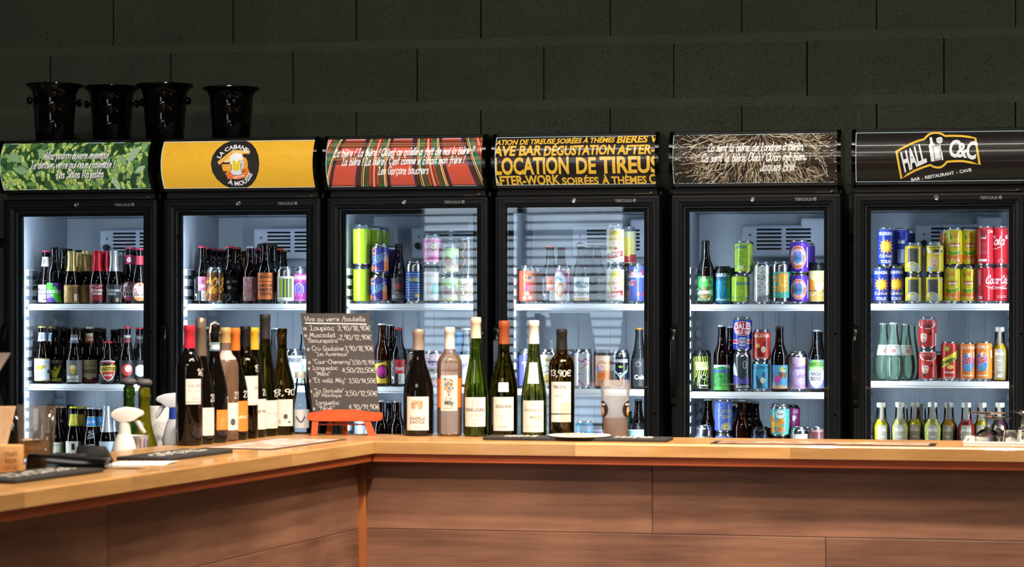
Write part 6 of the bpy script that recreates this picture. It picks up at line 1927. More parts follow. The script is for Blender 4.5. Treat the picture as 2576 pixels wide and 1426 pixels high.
    cola = [('r', -1.1, .07, 1.1, .9, '#c63a34'), ('c', .05, .80, .85, '#e6e6e4', .16), ('r', -.8, .82, .9, .92, '#e6e6e4'), ('t', 'OH SO FAIR, ORGANIC', .05, .80, .045, '#3a3a3c', .85), ('t', 'COLA', .15, .67, .1, '#1c1c1e', .45), ('c', -.3, .42, .5, '#c02a22', .25), ('c', -.22, .40, .3, '#e6c4b4', .17), ('p', [(-.7, .6), (-.2, .68), (.2, .55), (.0, .5), (-.5, .5)], '#c02a22'), ('c', -.32, .43, .05, '#33302e', .014), ('c', -.1, .43, .05, '#33302e', .014), ('c', -.2, .3, .08, '#8c1f1c', .02), ('p', [(-.7, .07), (-.5, .25), (-.1, .22), (.3, .07)], '#1f1c1e'), ('p', [(.15, .1), (.55, .15), (.6, .4), (.25, .35)], '#b52a26'), ('p', [(.2, .45), (.4, .6), (.5, .45)], '#2a1c1c'), ('r', .85, .1, 1.1, .5, '#d9d6d4')]
    z = can(f, 1, 2334, 879, 'red comic-print cola can, lower of two', '#c63a34', cola, lab=(.05, .93))
    can(f, 1, 2333, 798, 'red comic-print cola can, upper of two', '#c63a34', cola, base=z, lab=(.05, .93), turn=-.15)
    can(f, 1, 2350, 884, 'red cola can in the second row', '#8a2c2a', (), row=1)
    can(f, 1, 2388, 859, 'slim red citrus soda can with slanted yellow banner', '#c2332b', [('p', [(-1.1, .28), (1.1, .6), (1.1, .82), (-1.1, .5)], '#d3cf33'), ('t', 'Schweppes', -.1, .46, .13, '#22241c', 1.0, 0, 20), ('c', -.2, .82, .22, '#8cc04a', .06), ('c', -.3, .66, .18, '#b82a30', .05), ('c', .1, .72, .15, '#b82a30', .04), ('c', .1, .36, .34, '#e0a23a', .06), ('c', .1, .36, .27, '#ecca6a', .045), ('t', 'AGRUMES', .0, .2, .05, '#ecd9d2', .6), ('h', 'l\'original', 0, .08, .05, '#ecd9d2', .5, .2), ('r', .85, .05, .95, .5, '#e0cfc9')], r=.0288, lab=(.03, .96))
    oas = lambda u: [('c', u, .48, .62, '#3f6cae', .24), ('t', 'TROPICAL', u + .1, .83, .07, '#ecd9c0', .8), burst(u + .1, .68, .36, .14, 7, '#ecd9b8'), ('c', u - .1, .38, .45, '#5a86c0', .12), ('p', [(u - .2, .32), (u + .3, .38), (u + .2, .28), (u - .3, .26)], '#3f9a4a'), ('h', 'Oasis', u - .05, .46, .2, '#ecd2cc', .85, .15, 16, .27), ('h', 'Oasis', u - .05, .46, .2, '#b8262f', .85, .15, 16, .19), ('r', .72, .6, .98, .92, '#cfd8c0'), ('t', 'BOISSON', u, .13, .04, '#f0d9b8', .5)]
    can(f, 1, 2432, 861, 'slim orange tropical can, left of two', '#d87626', oas(.15), r=.0288, lab=(.03, .96))
    can(f, 1, 2475, 859, 'slim orange tropical can, right of two', '#d87626', oas(-.25), r=.0288, lab=(.03, .96))
    can(f, 1, 2452, 866, 'slim orange can between in second row', '#a85c20', (), row=1, r=.0288)


    def juice(sh, px, yt, desc, col, row=0, turn=0.0):
        if (PASS == 0) != (row == 0):
            return
        m = pm('juice_' + col.strip('#'), col, .35, spec=.2)
        zb = SHELF[5][sh]
        p, Y = item_spot(5, px, row, .0302, zb, yt)
        p.z = zb
        H = row_z(px, yt, Y) - zb
        t = put_bottle(p, face_cam(p) + turn, H, 'juice', desc + where(5, sh), G_clear, None,
                       [(.05, .60, .62, '#8f8674', [('h', 'alain milliat', 0, .80, .12, '#dcd8cc', .85, 0, 0, .17), ('c', .25, .93, .08, '#dcd8cc'), ('r', -.5, .6, .5, .63, '#cfc9ba'), ('r', -.4, .45, .4, .47, '#5f5848'), ('r', -.6, .2, .6, .23, '#5f5848'), ('t', '200ml', 0, .05, .07, '#e6e2d6', .4)])],
                       screw='#d5d9d2', name='juice_bottle', fill=(.70, m), rs=1.05)
        pr = [(z * H / .186, q) for z, q in BP['juice'][1:-1]]
        wrap_mesh('seal_strip', [(.66 * H, .0182), (.90 * H, .0172), (.903 * H, .0174), (H + .001, .0176)], .66 * H, H + .0005, .28, .0006, M_paper, '#8a7f6c', t, nu=4)
        return t


    juice(1, 2524, 823, 'small bottle of bright yellow juice', '#e3b312')
    for px, yt, c, d in ((2217, 1013, '#ddd016', 'clear yellow'), (2264, 1012, '#dcd078', 'pale beige'), (2302, 1012, '#dccb1c', 'cloudy yellow'), (2346, 1012, '#d3d560', 'pale lime'), (2387, 1013, '#d69a1c', 'amber'), (2431, 1013, '#9c2a1c', 'brick red'), (2470, 1013, '#dccb1a', 'lemon yellow'), (2519, 1013, '#4a1420', 'dark purple')):
        juice(2, px, yt, 'small bottle of %s juice' % d, c, turn=random.uniform(-.15, .15))
    for px, c, d in ((2272, '#b5ac60', 'pale beige'), (2318, '#a89a1a', 'cloudy yellow')):
        juice(2, px, 1016, 'bottle of %s juice in the second row' % d, c, row=1)


for PASS in (0, 1):                  # front row first, then whatever stands behind it
    stock_fridges()

# ------------------------------------------------------------------ wine bottles on the counter
def ray_n(px, n):
    """point on the counter top, n behind the front edge of the straight run, in pixel column px"""
    t = (px - CX) / FPX
    q = KC + nR * n
    a = (t * q.y - q.x) / (dR.x - t * dR.y)
    w = q + dR * a
    return Vector((w.x, w.y, CTZ))


def at_depth(px, y, z=None):
    return Vector(((px - CX) / FPX * y, y, CTZ if z is None else z))


def top_z(py, y):
    return CAMZ - (py - HZ) / FPX * y


W_green = pm('wine_green_glass', '#8fa528', .02, trans=1.0, ior=1.38)
W_lime = pm('wine_lime_glass', '#b9bb4a', .02, trans=1.0, ior=1.38)
W_olive = pm('wine_olive_glass', '#6b5a16', .02, trans=1.0, ior=1.38)
W_rose = thin_glass('wine_rose_glass', (1.0, .90, .79), .02, 1.45, '#ffc79c', .13)
W_dark = pm('wine_dark_glass', '#0c0907', .05, spec=.6)
W_amber = pm('wine_amber_glass', '#7a5218', .02, trans=1.0, ior=1.38)
CHK = '#cfcac2'


def wine(p, yt, desc, typ, glass, foil, labels, turn=0.0, rs=1.0, price=None, group=None, **kw):
    H = top_z(yt, p.y) - p.z
    ex = []
    if price:
        ex = [(price[1], [('h', price[0], price[2] if len(price) > 2 else 0, price[1], .052, CHK, price[3] if len(price) > 3 else .62, .05, 0, .13)])]
    return put_bottle(p, face_cam(p) + turn, H, typ, desc, glass, None, labels, foil, group, name='wine_bottle', rs=rs, extra=ex, **kw)


LB = '#d9d2c7'
wine(ray_n(1053, .285), 828, 'dark red wine bottle with butterfly label, left end of straight counter', 'burg', W_dark, (.805, '#b9a89a', .4, .5),
     [(.055, .37, .78, LB, [('c', -.32, .76, .25, '#c9a88a', .14), ('c', .22, .76, .25, '#c9a88a', .14), ('n', 3, 40, -.5, .64, .4, .88, .06, ['#a8644a', '#7c8f6a', '#c9983f', '#b57a6a']), ('t', 'CHAPELLE', -.05, .32, .085, '#8f8478', .66), ('t', '& NOVILIS', -.05, .21, .085, '#8f8478', .62), ('T', '2021', .0, .08, .05, '#b0a698', .2)])], turn=-.06)
wine(ray_n(1131, .285), 823, 'pink rose wine bottle with hot-air-balloon label and white capsule', 'bord', W_rose, (.80, '#dcd5cb', .45, .1),
     [(.265, .53, 1.5, '#d9792c', (), 'orange_band'), (.235, .56, .72, LB, [('c', .0, .74, .58, '#a9b8a8', .19), ('n', 8, 46, -.45, .62, .45, .9, .12, ['#c2473c', '#d9a24a', '#3f6a8c', '#7a3a4c', '#d8c9b0', '#5c8f86']), ('p', [(-.3, .6), (.3, .6), (.1, .48), (-.1, .48)], '#b58a6a'), ('r', -.1, .42, .1, .46, '#8a5a3a'), ('h', 'Et voila', 0, .33, .05, '#5a4a44', .36, .1), ('t', 'Mily', 0, .17, .13, '#3f4a4c', .5), ('r', -.6, .07, .6, .09, '#d9a98a')])], turn=-.05, rs=.9)
wine(ray_n(1197, .285), 798, 'green flute wine bottle with cream capsule and white label', 'flute', W_green, (.825, '#e2d2b4', .45, .1),
     [(.085, .33, .92, LB, [('L', [(-.25, .7), (-.25, .88), (0, .97), (.25, .88), (.25, .7)], .05, '#b58a6a'), ('L', [(-.12, .7), (-.12, .84), (0, .9), (.12, .84), (.12, .7)], .05, '#b58a6a'), ('t', 'VIGNÉ-LOURAC', 0, .52, .12, '#6a625c', .92), ('h', 'La Perle', 0, .35, .1, '#c9a77a', .5, .3), ('T', 'GAILLAC', 0, .2, .05, '#8a8078', .3), ('T', 'FRANCE', 0, .07, .05, '#8a8078', .25)])], turn=-.06, rs=.9)
wine(ray_n(1268, .285), 807, 'dark wine bottle with copper capsule and plain white label', 'burg', W_olive, (.80, '#b05a34', .4, .35),
     [(.055, .345, .80, LB, [('t', 'GOULAINE', 0, .68, .09, '#77706a', .75), ('n', 2, 16, -.5, .38, .5, .5, .05, ['#dcc4b4', '#e0b8a4']), ('T', 'MUSCADET', 0, .1, .05, '#a09688', .5)]), (.39, .47, .38, '#e4e0d6', [('T', '2019', 0, .4, .3, '#a8a296', .6)], 'neck_badge')], turn=-.05, rs=.9)
wine(ray_n(1343, .285), 806, 'pale green flute bottle with white capsule and shield label', 'flute', W_lime, (.80, '#e0dad4', .45, .1),
     [(.045, .315, .90, LB, [('T', 'Domaine', .1, .88, .05, '#8a8078', .25), ('h', 'Beaurepaire', 0, .66, .13, '#55504a', .85, .2, 0, .07), ('t', 'MUSCADET', .3, .44, .085, '#8f9a86', .55), ('T', 'SEVRE', .5, .34, .05, '#8f9a86', .3), ('h', 'cuvee', 0, .17, .07, '#a09688', .5, .2, 0, .07)]), (.46, .64, .55, '#d9d2c4', [('L', [(0, .2), (0, .85)], .06, '#8a8478')] + [('r', -.8, .25 + i * .08, .8, .26 + i * .08, '#b5ae9f') for i in range(8)], 'shield_label')], turn=-.07, rs=.92)
wine(ray_n(1413, .285), 828, 'brown wine bottle with black capsule and orange globe label', 'bord', W_amber, (.81, '#24211f', .4, .1),
     [(.145, .515, .84, LB, [('t', 'Villa Dria', -.15, .84, .085, '#7c746c', .62), ('T', 'VIN', -.1, .74, .03, '#9a9086', .2), ('T', 'Gascogne', -.1, .64, .04, '#8a8078', .4), ('c', .45, .24, .55, '#e6cdbc', .29)] + [('l', [(.1 + i * .14, .0), (.04 + i * .14, .24), (.1 + i * .14, .48)], .05, '#dc8a5c') for i in range(6)] + [('r', -1, .19, 1, .215, '#171310')])], turn=-.07, rs=.92, price=('13,90€', .57, -.05, .66))

LBL = [
 (476, 818, 'bord', W_dark, (.81, '#c2263a', .45, .15), [(.345, .555, .62, LB, [('T', 'Le petit', .3, .68, .17, '#7a726a', 1.0), ('h', 'du Caveau', .1, .5, .1, '#c98f96', .8, .2, 0, .08), ('r', -.6, .36, .7, .38, '#cdbfb4'), ('h', 'Merlot', .3, .18, .1, '#d08a90', .6, .2, 0, .08), ('r', -1, .07, 1, .09, '#8c3a4a')])], .37, ('16,90', .585, .75, .55), 'dark wine bottle with bright red capsule, nearest of the angled row'),
 (505, 800, 'champ', W_dark, (.70, '#8a7866', .35, .55), [(.07, .29, .75, LB, [('r', -.7, .55, .7, .56, '#c9c0b4'), ('r', -.5, .15, .5, .17, '#cbb6a8')])], .62, ('20,90', .34, .7, .55), 'sparkling wine bottle with taupe foil, second of the angled row'),
 (540, 817, 'burg', W_dark, (.90, '#121214', .3, .1), [(.11, .28, .6, '#dd7f2c', [('l', [(-.5, .2), (-.2, .6), (.2, .4), (.5, .75)], .1, '#e6a56a'), ('l', [(-.4, .1), (.1, .3), (.4, .1)], .08, '#e6a56a')]), (.78, .85, 3.1416, '#c9cdce', [('r', -1.1, .75, 1.1, .95, '#4a7f94'), ('r', -1.1, .02, 1.1, .18, '#4a7f94')], 'neck_band')], .75, ('17,50', .335, .78, .5), 'dark wine bottle with white looped closure, third of the angled row'),
 (567, 824, 'bord', W_rose, (.865, '#c2a062', .45, .2), [(.10, .34, .75, LB, [('l', [(-.4, .85), (.1, .95), (.3, .7), (-.2, .5), (-.1, .25)], .04, '#b5aca0'), ('c', .0, .3, .3, '#55504c', .13)]), (.72, .80, 1.4, '#c9a9a0', (), 'neck_strip')], .62, ('21,90', .38, .6, .5), 'rose wine bottle with tan capsule, fourth of the angled row'),
 (591, 825, 'burg', W_dark, (.80, '#dc7428', .45, .1), [(.08, .35, .78, '#dd7f2c', [('t', 'SKIN', .1, .42, .1, '#ecc9a4', .5)])], .6, ('21,50', .385, .65, .55), 'dark wine bottle with orange capsule, fifth of the angled row'),
 (617, 821, 'bord', W_olive, (.82, '#17161a', .4, .1), [(.30, .56, .78, LB, [('t', 'DRIA', .5, .55, .08, '#8a8078', .35), ('r', -1, .04, 1, .06, '#c2b87a')])], .62, ('15,90', .60, .7, .55), 'dark wine bottle with black capsule, sixth of the angled row'),
 (638, 824, 'flute', W_dark, (.80, '#e0ab2c', .45, .1), [(.075, .35, .78, LB, [('t', 'LE PA', .1, .55, .09, '#5a544e', .62), ('c', .0, .85, .05, '#b5ac9e')])], .6, ('20,90', .385, .7, .5), 'dark wine bottle with yellow capsule, seventh of the angled row'),
 (667, 791, 'flute', W_olive, (.80, '#2a2827', .5, .05), [(.065, .295, .78, LB, [('h', 'Perrieres', .1, .5, .08, '#9a9086', .7, .2, 0, .07), ('T', 'SAVIGNY', 0, .12, .05, '#b0a698', .4)])], .6, ('15,90', .325, .62, .5), 'tall dark wine bottle with long black capsule in the angled row'),
 (710, 826, 'burg', W_amber, None, [(.085, .335, .86, LB, [('l', [(.1, .95), (.35, .85), (.25, .6), (-.05, .5), (.0, .25), (.25, .2)], .035, '#aaa196'), ('c', .18, .36, .2, '#4c4743', .1), ('p', [(-.7, .12), (-.6, .24), (-.5, .12)], '#3f3a36'), ('p', [(-.4, .12), (-.36, .3), (-.32, .12)], '#3f3a36'), ('p', [(.4, .12), (.55, .22), (.7, .12)], '#3f3a36')])], .12, ('18,90', .375, .0, .8), 'uncapped amber wine bottle beside the slate board'),
]
for i, (px, yt, typ, gl, fo, labs, tu, pr, ds) in enumerate(LBL):
    y = 6.085 + i * .0665
    rr = {'bord': .0378, 'burg': .0412, 'champ': .0432, 'flute': .0378}[typ]
    t = wine(at_depth(px, y), yt, ds, typ, gl, fo, labs, tu, rs=.0343 / rr, price=pr)
    if i == 2:                                    # wire loop of the swing closure
        H = top_z(yt, y) - CTZ
        bm = bmesh.new()
        tube(bm, [(-.0165, 0, H * .83), (-.0172, 0, H * .93), (-.013, 0, H + .001), (0, 0, H + .006), (.013, 0, H + .001), (.0172, 0, H * .93), (.0165, 0, H * .83)], .0022, 8)
        bm_obj('wire_loop', bm, pm('loop_cream', '#d9cbb4', .4), t)
p = at_depth(757, 6.665)
put_bottle(p, face_cam(p), .17, 'slope', 'small clear glass bottle between the amber bottle and the easel', G_clear, None, [(.1, .4, .9, '#c4c6c8', [('l', [(-.5, .6), (0, .3), (.4, .6)], .14, '#3a3a3e')])], cat='bottle', name='glass_bottle', rs=.95, screw='#e0e0dc')

# ------------------------------------------------------------------ slate board on its orange easel
EY = 6.60
sb = empty('slate_board', at_depth(868, EY + .02))
tag(sb, 'tilted black slate price board with white chalk writing on orange easel', 'board')
o0 = Vector(sb.location)
TLx, TRx, BLx, BRx = [(q - CX) / FPX * EY - o0.x for q in (752, 927, 790, 958)]
zt_, zb_ = top_z(788, EY) - CTZ, top_z(1056.5, EY) - CTZ


def slate(fu, fv, d):
    """fu 0..1 left to right, fv 0..1 bottom to top"""
    x = (BLx + (TLx - BLx) * fv) * (1 - fu) + (BRx + (TRx - BRx) * fv) * fu
    return Vector((x, -.022 + .045 * fv - d, zb_ + (zt_ - zb_) * fv))


bm = bmesh.new()
prism(bm, [slate(a, b, 0) for a, b in ((0, 0), (1, 0), (1, 1), (0, 1))], [slate(a, b, -.006) for a, b in ((0, 0), (1, 0), (1, 1), (0, 1))])
slab = bm_obj('slate', bm, pm('slate_black', '#3d3835', .75, vary=.18, scale=60, bump=.1), sb, smooth=None)


def bl(x, y):
    px, py = 740 + x / 4.196, 770 + y / 4.194
    f = (py - 788) / 272
    xl, xr = 752 + 38 * f, 927 + 31 * f
    return (2 * (px - xl) / (xr - xl) - 1, 1 - f)


lines = [('Vins au verre /bouteille', 100, 740, 160, 50), ('^ Loupiac', 90, 410, 255, 50), ('3,90/18,90€', 450, 795, 258, 48), ('^ Muscadet', 100, 425, 330, 46), ('"Beaurepaire"', 130, 465, 388, 44), ('2,90/12,90€', 475, 805, 356, 48),
         ('^ Cru Goulaine', 130, 512, 475, 48), ('"Les Auveneaux"', 220, 565, 530, 40), ('3,90/18,90€', 530, 830, 475, 48), ('^ "Cour-Cheverny"', 145, 600, 615, 44), ('3,50/15,90€', 608, 850, 622, 42),
         ('^ Languedoc', 140, 455, 680, 42), ('"Mélis"', 225, 375, 742, 42), ('4,50/20,50€', 505, 850, 708, 48), ('^ "Et voilà Mily"', 150, 540, 815, 46), ('3,50/14,50€', 575, 860, 820, 46),
         ('^ "La Ganivelle"', 165, 520, 922, 42), ('IGP Atlantique', 205, 495, 968, 36), ('3,50/12,50€', 540, 875, 955, 48), ('Languedoc', 230, 475, 1050, 46), ('^ "Noé"', 190, 425, 1108, 42), ('4,90/19,90€', 580, 900, 1100, 48)]
ops = []
for tx, x0, x1, y, h in lines:
    u0, v = bl(x0, y)
    u1, _ = bl(x1, y)
    ops.append(('h', tx, (u0 + u1) / 2, v, h / 4.194 / 272, '#bfbbb5', (u1 - u0) / 2, .1, 0, .105))
ops.append(('L', [bl(105, 182), bl(420, 186), bl(755, 192)], .022, '#cfcbc6'))
build_print('chalk_writing', ops, .5, 1.0, lambda x, y, d: tuple(slate(x + .5, y, .0006 + d)), ink('chalk', rough=.9), slab, ulim=1.0)

M_or = wood('orange_easel_wood', '#a83c18', '#c65a2a', .5, (3, 20, 20), .05)
ez = empty('tabletop_easel', at_depth(868, EY - .017))
tag(ez, 'small orange wooden easel holding the slate board', 'easel')
o0 = Vector(ez.location)
X = lambda px: (px - CX) / FPX * EY - o0.x
Zp = lambda py: top_z(py, EY) - CTZ
bm = bmesh.new()
sec = [(X(775), Zp(1052)), (X(777), Zp(1044)), (X(782), Zp(1036)), (X(803), Zp(1035)), (X(820), Zp(1029)), (X(903), Zp(1029)), (X(922), Zp(1034)), (X(963), Zp(1036)), (X(965), Zp(1046)), (X(962), Zp(1055)), (X(950), Zp(1058)), (X(790), Zp(1058))]
prism(bm, [(x, -.028, z) for x, z in sec], [(x, -.012, z) for x, z in sec])
bm_obj('ledge', bm, M_or, ez, bevel=.001, seg=1)
for nm, (a, b, c, d), yo in (('leg', (788, 804, 786, 801), -.026), ('leg', (918, 934, 928, 948), -.026), ('leg', (822, 836, 818, 832), .045), ('leg', (856, 870, 860, 874), .045)):
    bm = bmesh.new()
    z1 = Zp(1058)
    prism(bm, [(X(a), yo, z1), (X(b), yo, z1), (X(b), yo + .013, z1), (X(a), yo + .013, z1)], [(X(c), yo - .004, 0), (X(d), yo - .004, 0), (X(d), yo + .009, 0), (X(c), yo + .009, 0)])
    bm_obj(nm, bm, M_or, ez, bevel=.0008, seg=1)
box('cross_rail', (X(795), -.018, Zp(1068)), (X(930), -.012, Zp(1064)), pm('easel_rail_dark', '#8c2f1c', .5), ez)
bm = bmesh.new()
prism(bm, [(X(845), -.012, Zp(1058)), (X(875), -.012, Zp(1058)), (X(875), .05, Zp(1058)), (X(845), .05, Zp(1058))], [(X(845), -.012, Zp(1066)), (X(875), -.012, Zp(1066)), (X(875), .05, Zp(1066)), (X(845), .05, Zp(1066))])
bm_obj('spine_block', bm, M_or, ez)

# ------------------------------------------------------------------ beer cup, mats, coaster, menus on the straight run
p = ray_n(1548, .285)
cup = empty('plastic_cup', p, face_cam(p))
tag(cup, 'frosted plastic cup half full of reddish beer on the counter', 'cup')
H = top_z(956, p.y) - CTZ
cprof = [(0, 0), (0, .0300), (.002, .0312), (H * .35, .0335), (H * .36, .0340), (H - .002, .0400), (H, .0405)]
link('cup_wall', lathe('cupwall', cprof, 40), thin_glass('frosted_plastic', (.90, .90, .89), .3, 1.25, '#e6e2dc', .20), cup)
zf = H * .35
link('beer', lathe('cupbeer', [(.0045, 0), (.0045, .0290), (zf, .0324), (zf, 0)], 36), pm('red_beer', '#8f3a2a', .3), cup)
for s in (-1, 1):
    def mp(x, y, d, s=s):
        rr = .0312 + (.0400 - .0312) * y / H + .0009 + d
        a = x / .036 + s * 1.16
        return (rr * math.sin(a), -rr * math.cos(a), y)
    build_print('round_logo', [('c', 0, .50, .62, '#1e1b19'), ('c', 0, .47, .22, '#c9792c', .085), ('r', -.1, .44, .1, .53, '#e6dfd2'), ('r', -.36, .57, .36, .60, '#d8d3ca')], .036, H, mp, M_ink, cup, ulim=1.0, stepu=.006)

M_rub = pm('black_rubber', '#2a2826', .75, vary=.2, scale=120, bump=.2)
M_let = pm('raised_white_lettering', '#d9d0c2', .6)


def runner(org, d, n, a0, a1, b0, b1, name, label, letters, seed):
    """rubber bar runner lying along direction d"""
    ang = math.atan2(d.y, d.x)
    c = org + d * ((a0 + a1) / 2) + n * ((b0 + b1) / 2)
    t = empty(name, (c.x, c.y, CTZ), ang)
    tag(t, label, 'bar mat')
    sgn = 1 if (d.x * n.y - d.y * n.x) > 0 else -1
    hl, hb = (a1 - a0) / 2, (b1 - b0) / 2
    box('rubber_mat', (-hl, -hb, 0), (hl, hb, .0085), M_rub, t, bevel=.002)
    rg = random.Random(seed)
    for (l0, l1) in letters:
        a = l0
        while a < l1:
            w = rg.uniform(.014, .024)
            bm = bmesh.new()
            x0, x1 = a - hl, a + w - .005 - hl
            for q in range(2):
                yy = rg.uniform(-.3, .1) * hb
                bx(bm, x0, yy - .012, .0085, x0 + .005, yy + .02, .0105)
                bx(bm, x0, yy + (.012 if q else -.012), .0085, x1, yy + (.018 if q else -.006), .0105)
            bm_obj('raised_letter', bm, M_let, t, smooth=None)
            a += w
    return t


def along_n(px, n):
    w = ray_n(px, n).to_2d() - KC
    return w.dot(dR)


runner(KC, dR, nR, along_n(1214, .09), along_n(1677, .09), .09, .205, 'bar_runner', 'black rubber bar mat under the round coaster on straight counter', [(.05, .13), (.34, .43)], 3)
c0 = ray_n(1458, .15)
co = empty('round_coaster', (c0.x, c0.y, CTZ + .0106), face_cam(c0))
tag(co, 'large round white coaster with orange centre on the bar mat', 'coaster')
link('coaster_disc', lathe('coaster', [(0, 0), (0, .078), (.0008, .0815), (.0032, .0815), (.0036, .080), (.0036, 0)], 48), pm('coaster_card', '#e6dfd2', .6, vary=.04), co)
build_print('coaster_print', [('c', 0, .5, .62, '#d8913f', .31), ('c', .05, .5, .4, '#e6dfd2', .2), ('c', 0, .5, .2, '#b8562c', .1)], .08, .16, lambda x, y, d: (x, y - .08, .0037 + d), M_ink, co)


def menu(org, d, n, a0, a1, b0, b1, label, base, blobs, seed, rot=0.0):
    ang = math.atan2(d.y, d.x)
    c = org + d * ((a0 + a1) / 2) + n * ((b0 + b1) / 2)
    t = empty('menu_sheet', (c.x, c.y, CTZ), ang + rot)
    tag(t, label, 'menu')
    hl, hb = (a1 - a0) / 2, (b1 - b0) / 2
    box('sheet', (-hl, -hb, .0003), (hl, hb, .0016), pm('menu_black_border', '#1b1b1d', .45), t)
    build_print('menu_print', [('r', -.94, .05, .94, .95, base), ('n', seed, 34, -.85, .12, .85, .88, .1, blobs)], hl, hb * 2, lambda x, y, dd: (x, y - hb, .0017 + dd), M_ink, t, ulim=1)
    return t


menu(KC, dR, nR, along_n(1786, .045), along_n(2352, .045), .045, .165, 'flat brown-toned menu sheet with black border on straight counter', '#a88a78', ['#c26a3c', '#d9c2a4', '#8a6a58', '#c9a07a', '#b89078'], 8)

# glasses on a pale tray at the right end
A0 = along_n(2422, .10)
trc = KC + dR * (A0 + .17) + nR * .165
tray = empty('serving_tray', (trc.x, trc.y, CTZ), aR)
tag(tray, 'pale plastic tray under upturned glasses at the counter end', 'tray')
bm = bmesh.new()
bx(bm, -.168, -.11, 0, .168, .11, .006)
bx(bm, -.168, -.11, .006, .168, -.102, .012); bx(bm, -.168, .102, .006, .168, .11, .016)
bx(bm, -.168, -.102, .006, -.160, .102, .014); bx(bm, .160, -.102, .006, .168, .102, .014)
bm_obj('tray_body', bm, pm('tray_plastic', '#cfc8bd', .4, vary=.03), tray, bevel=.0015, seg=1)
G_stem = pm('clear_glassware', '#f4f6f6', .0, trans=1.0, ior=1.45)


def stem(ap, n_, H, rf, label):
    c = ray_n(ap, n_)
    t = empty('stemmed_glass', (c.x, c.y, CTZ + .0061), random.uniform(0, 6))
    tag(t, label, 'glass')
    r0 = rf * .8
    pr = [(0, r0 * .82), (H * .22, r0 * .9), (H * .40, r0 * .55), (H * .48, .008), (H * .55, .0058), (H * .86, .0062), (H * .93, .014), (H - .003, rf * .93), (H - .0015, rf), (H, rf * .97), (H, 0)]
    inner = [(H * .44, 0), (H * .38, r0 * .45), (H * .22, r0 * .84), (0, r0 * .77)]
    link('glass', lathe('stem%d' % round(H * 1000 + rf * 1e5), inner + pr, 36), G_stem, t)


stem(2484, .13, .0765, .046, 'upturned stemmed glass with wide foot, left and taller on tray')
stem(2512, .215, .062, .040, 'upturned stemmed glass behind the taller one on tray')
stem(2575, .20, .078, .034, 'upturned stemmed glass at the right picture edge')


def tumbler(ap, n_, H, r, label):
    c = ray_n(ap, n_)
    t = empty('shot_glass', (c.x, c.y, CTZ + .0061))
    tag(t, label, 'glass')
    link('glass', lathe('tumb%d' % round(H * 1000), [(.0, r * .86), (0, r), (H * .96, r * .78), (H, r * .72), (H, 0)], 10, smooth=20), G_stem, t)
    

tumbler(2541, .10, .034, .019, 'small upturned faceted glass in front on the tray')
tumbler(2573, .085, .036, .015, 'small upturned glass at the right front of the tray')

# ------------------------------------------------------------------ near run: mats, paper, terminal, menu
mat2 = runner(KC, dL, nL, .61, .96, .125, .255, 'bar_runner', 'black rubber bar mat beside the white paper on near counter', [(.05, .30)], 5)
mat1 = runner(KC, dL, nL, 1.33, 1.70, .095, .225, 'bar_runner', 'black rubber bar mat nearest the camera at left', [(.04, .30)], 6)
menu(KC, dL, nL, -.02, .47, .085, .275, 'flat pink and orange menu sheet on counter before wine row', '#d0a9a0', ['#d8884f', '#e6d2b0', '#c98f86', '#e0b89a', '#d9c9b8'], 12)
c = KC + dL * 1.10 + nL * .14
pa = empty('paper_sheet', (c.x, c.y, CTZ), math.atan2(dL.y, dL.x) + .06)
tag(pa, 'loose white printed paper slip lying on near counter', 'paper')
bm = bmesh.new()
N = 8
vs = [[bm.verts.new((-.115 + .23 * i / N, -.06 + .12 * j, .0008 + .0025 * math.sin(i * .8 + j))) for j in (0, 1)] for i in range(N + 1)]
vt = [[bm.verts.new((v.co.x, v.co.y, v.co.z + .0005)) for v in r_] for r_ in vs]
for i in range(N):
    bm.faces.new((vs[i][0], vs[i][1], vs[i + 1][1], vs[i + 1][0]))
    bm.faces.new((vt[i][0], vt[i + 1][0], vt[i + 1][1], vt[i][1]))
    for j in (0, 1):
        bm.faces.new((vs[i][j], vs[i + 1][j], vt[i + 1][j], vt[i][j]))
for i in (0, N):
    bm.faces.new((vs[i][0], vs[i][1], vt[i][1], vt[i][0]))
bm_obj('sheet', bm, pm('white_paper', '#e6e3e0', .7), pa)
build_print('print_lines', [('r', -.7, .2 + .12 * i, .5 - (i % 3) * .2, .23 + .12 * i, '#b5b2b0') for i in range(6)], .115, .12, lambda x, y, d: (x, y - .06, .0045 + d), M_ink, pa)

# black receipt printer / card reader
cr = empty('card_terminal', at_depth(165, 5.13))
tag(cr, 'black wedge-shaped card terminal on the near counter', 'terminal')
o0 = Vector(cr.location)
XX = lambda px, y: (px - CX) / FPX * y - o0.x
bm = bmesh.new()
xa, xb = XX(62, 5.13), XX(264, 5.13)
prism(bm, [(xa, 0, 0), (xb, 0, 0), (xb, .11, 0), (xa + .02, .11, 0)], [(xa + .004, .004, .034), (xb - .002, .004, .022), (xb - .004, .108, .020), (xa + .024, .108, .030)])
bm_obj('wedge_body', bm, M_black_gloss, cr, bevel=.003)
bm = bmesh.new()
for i in range(4):
    for j in range(3):
        bx(bm, xa + .05 + i * .018, .03 + j * .02, .018, xa + .062 + i * .018, .043 + j * .02, .0325 - i * .0009)
bm_obj('key_pad', bm, pm('key_grey', '#3a3a3c', .5), cr)
c2 = empty('card_reader', at_depth(233, 5.40))
tag(c2, 'small black reader standing behind the wedge terminal', 'reader')
bm = bmesh.new()
prism(bm, [(-.040, -.03, 0), (.044, -.03, 0), (.044, .03, 0), (-.040, .03, 0)], [(-.030, -.026, .036), (.026, -.026, .034), (.026, .026, .034), (-.030, .026, .036)])
bm_obj('reader_body', bm, M_black, c2, bevel=.003)
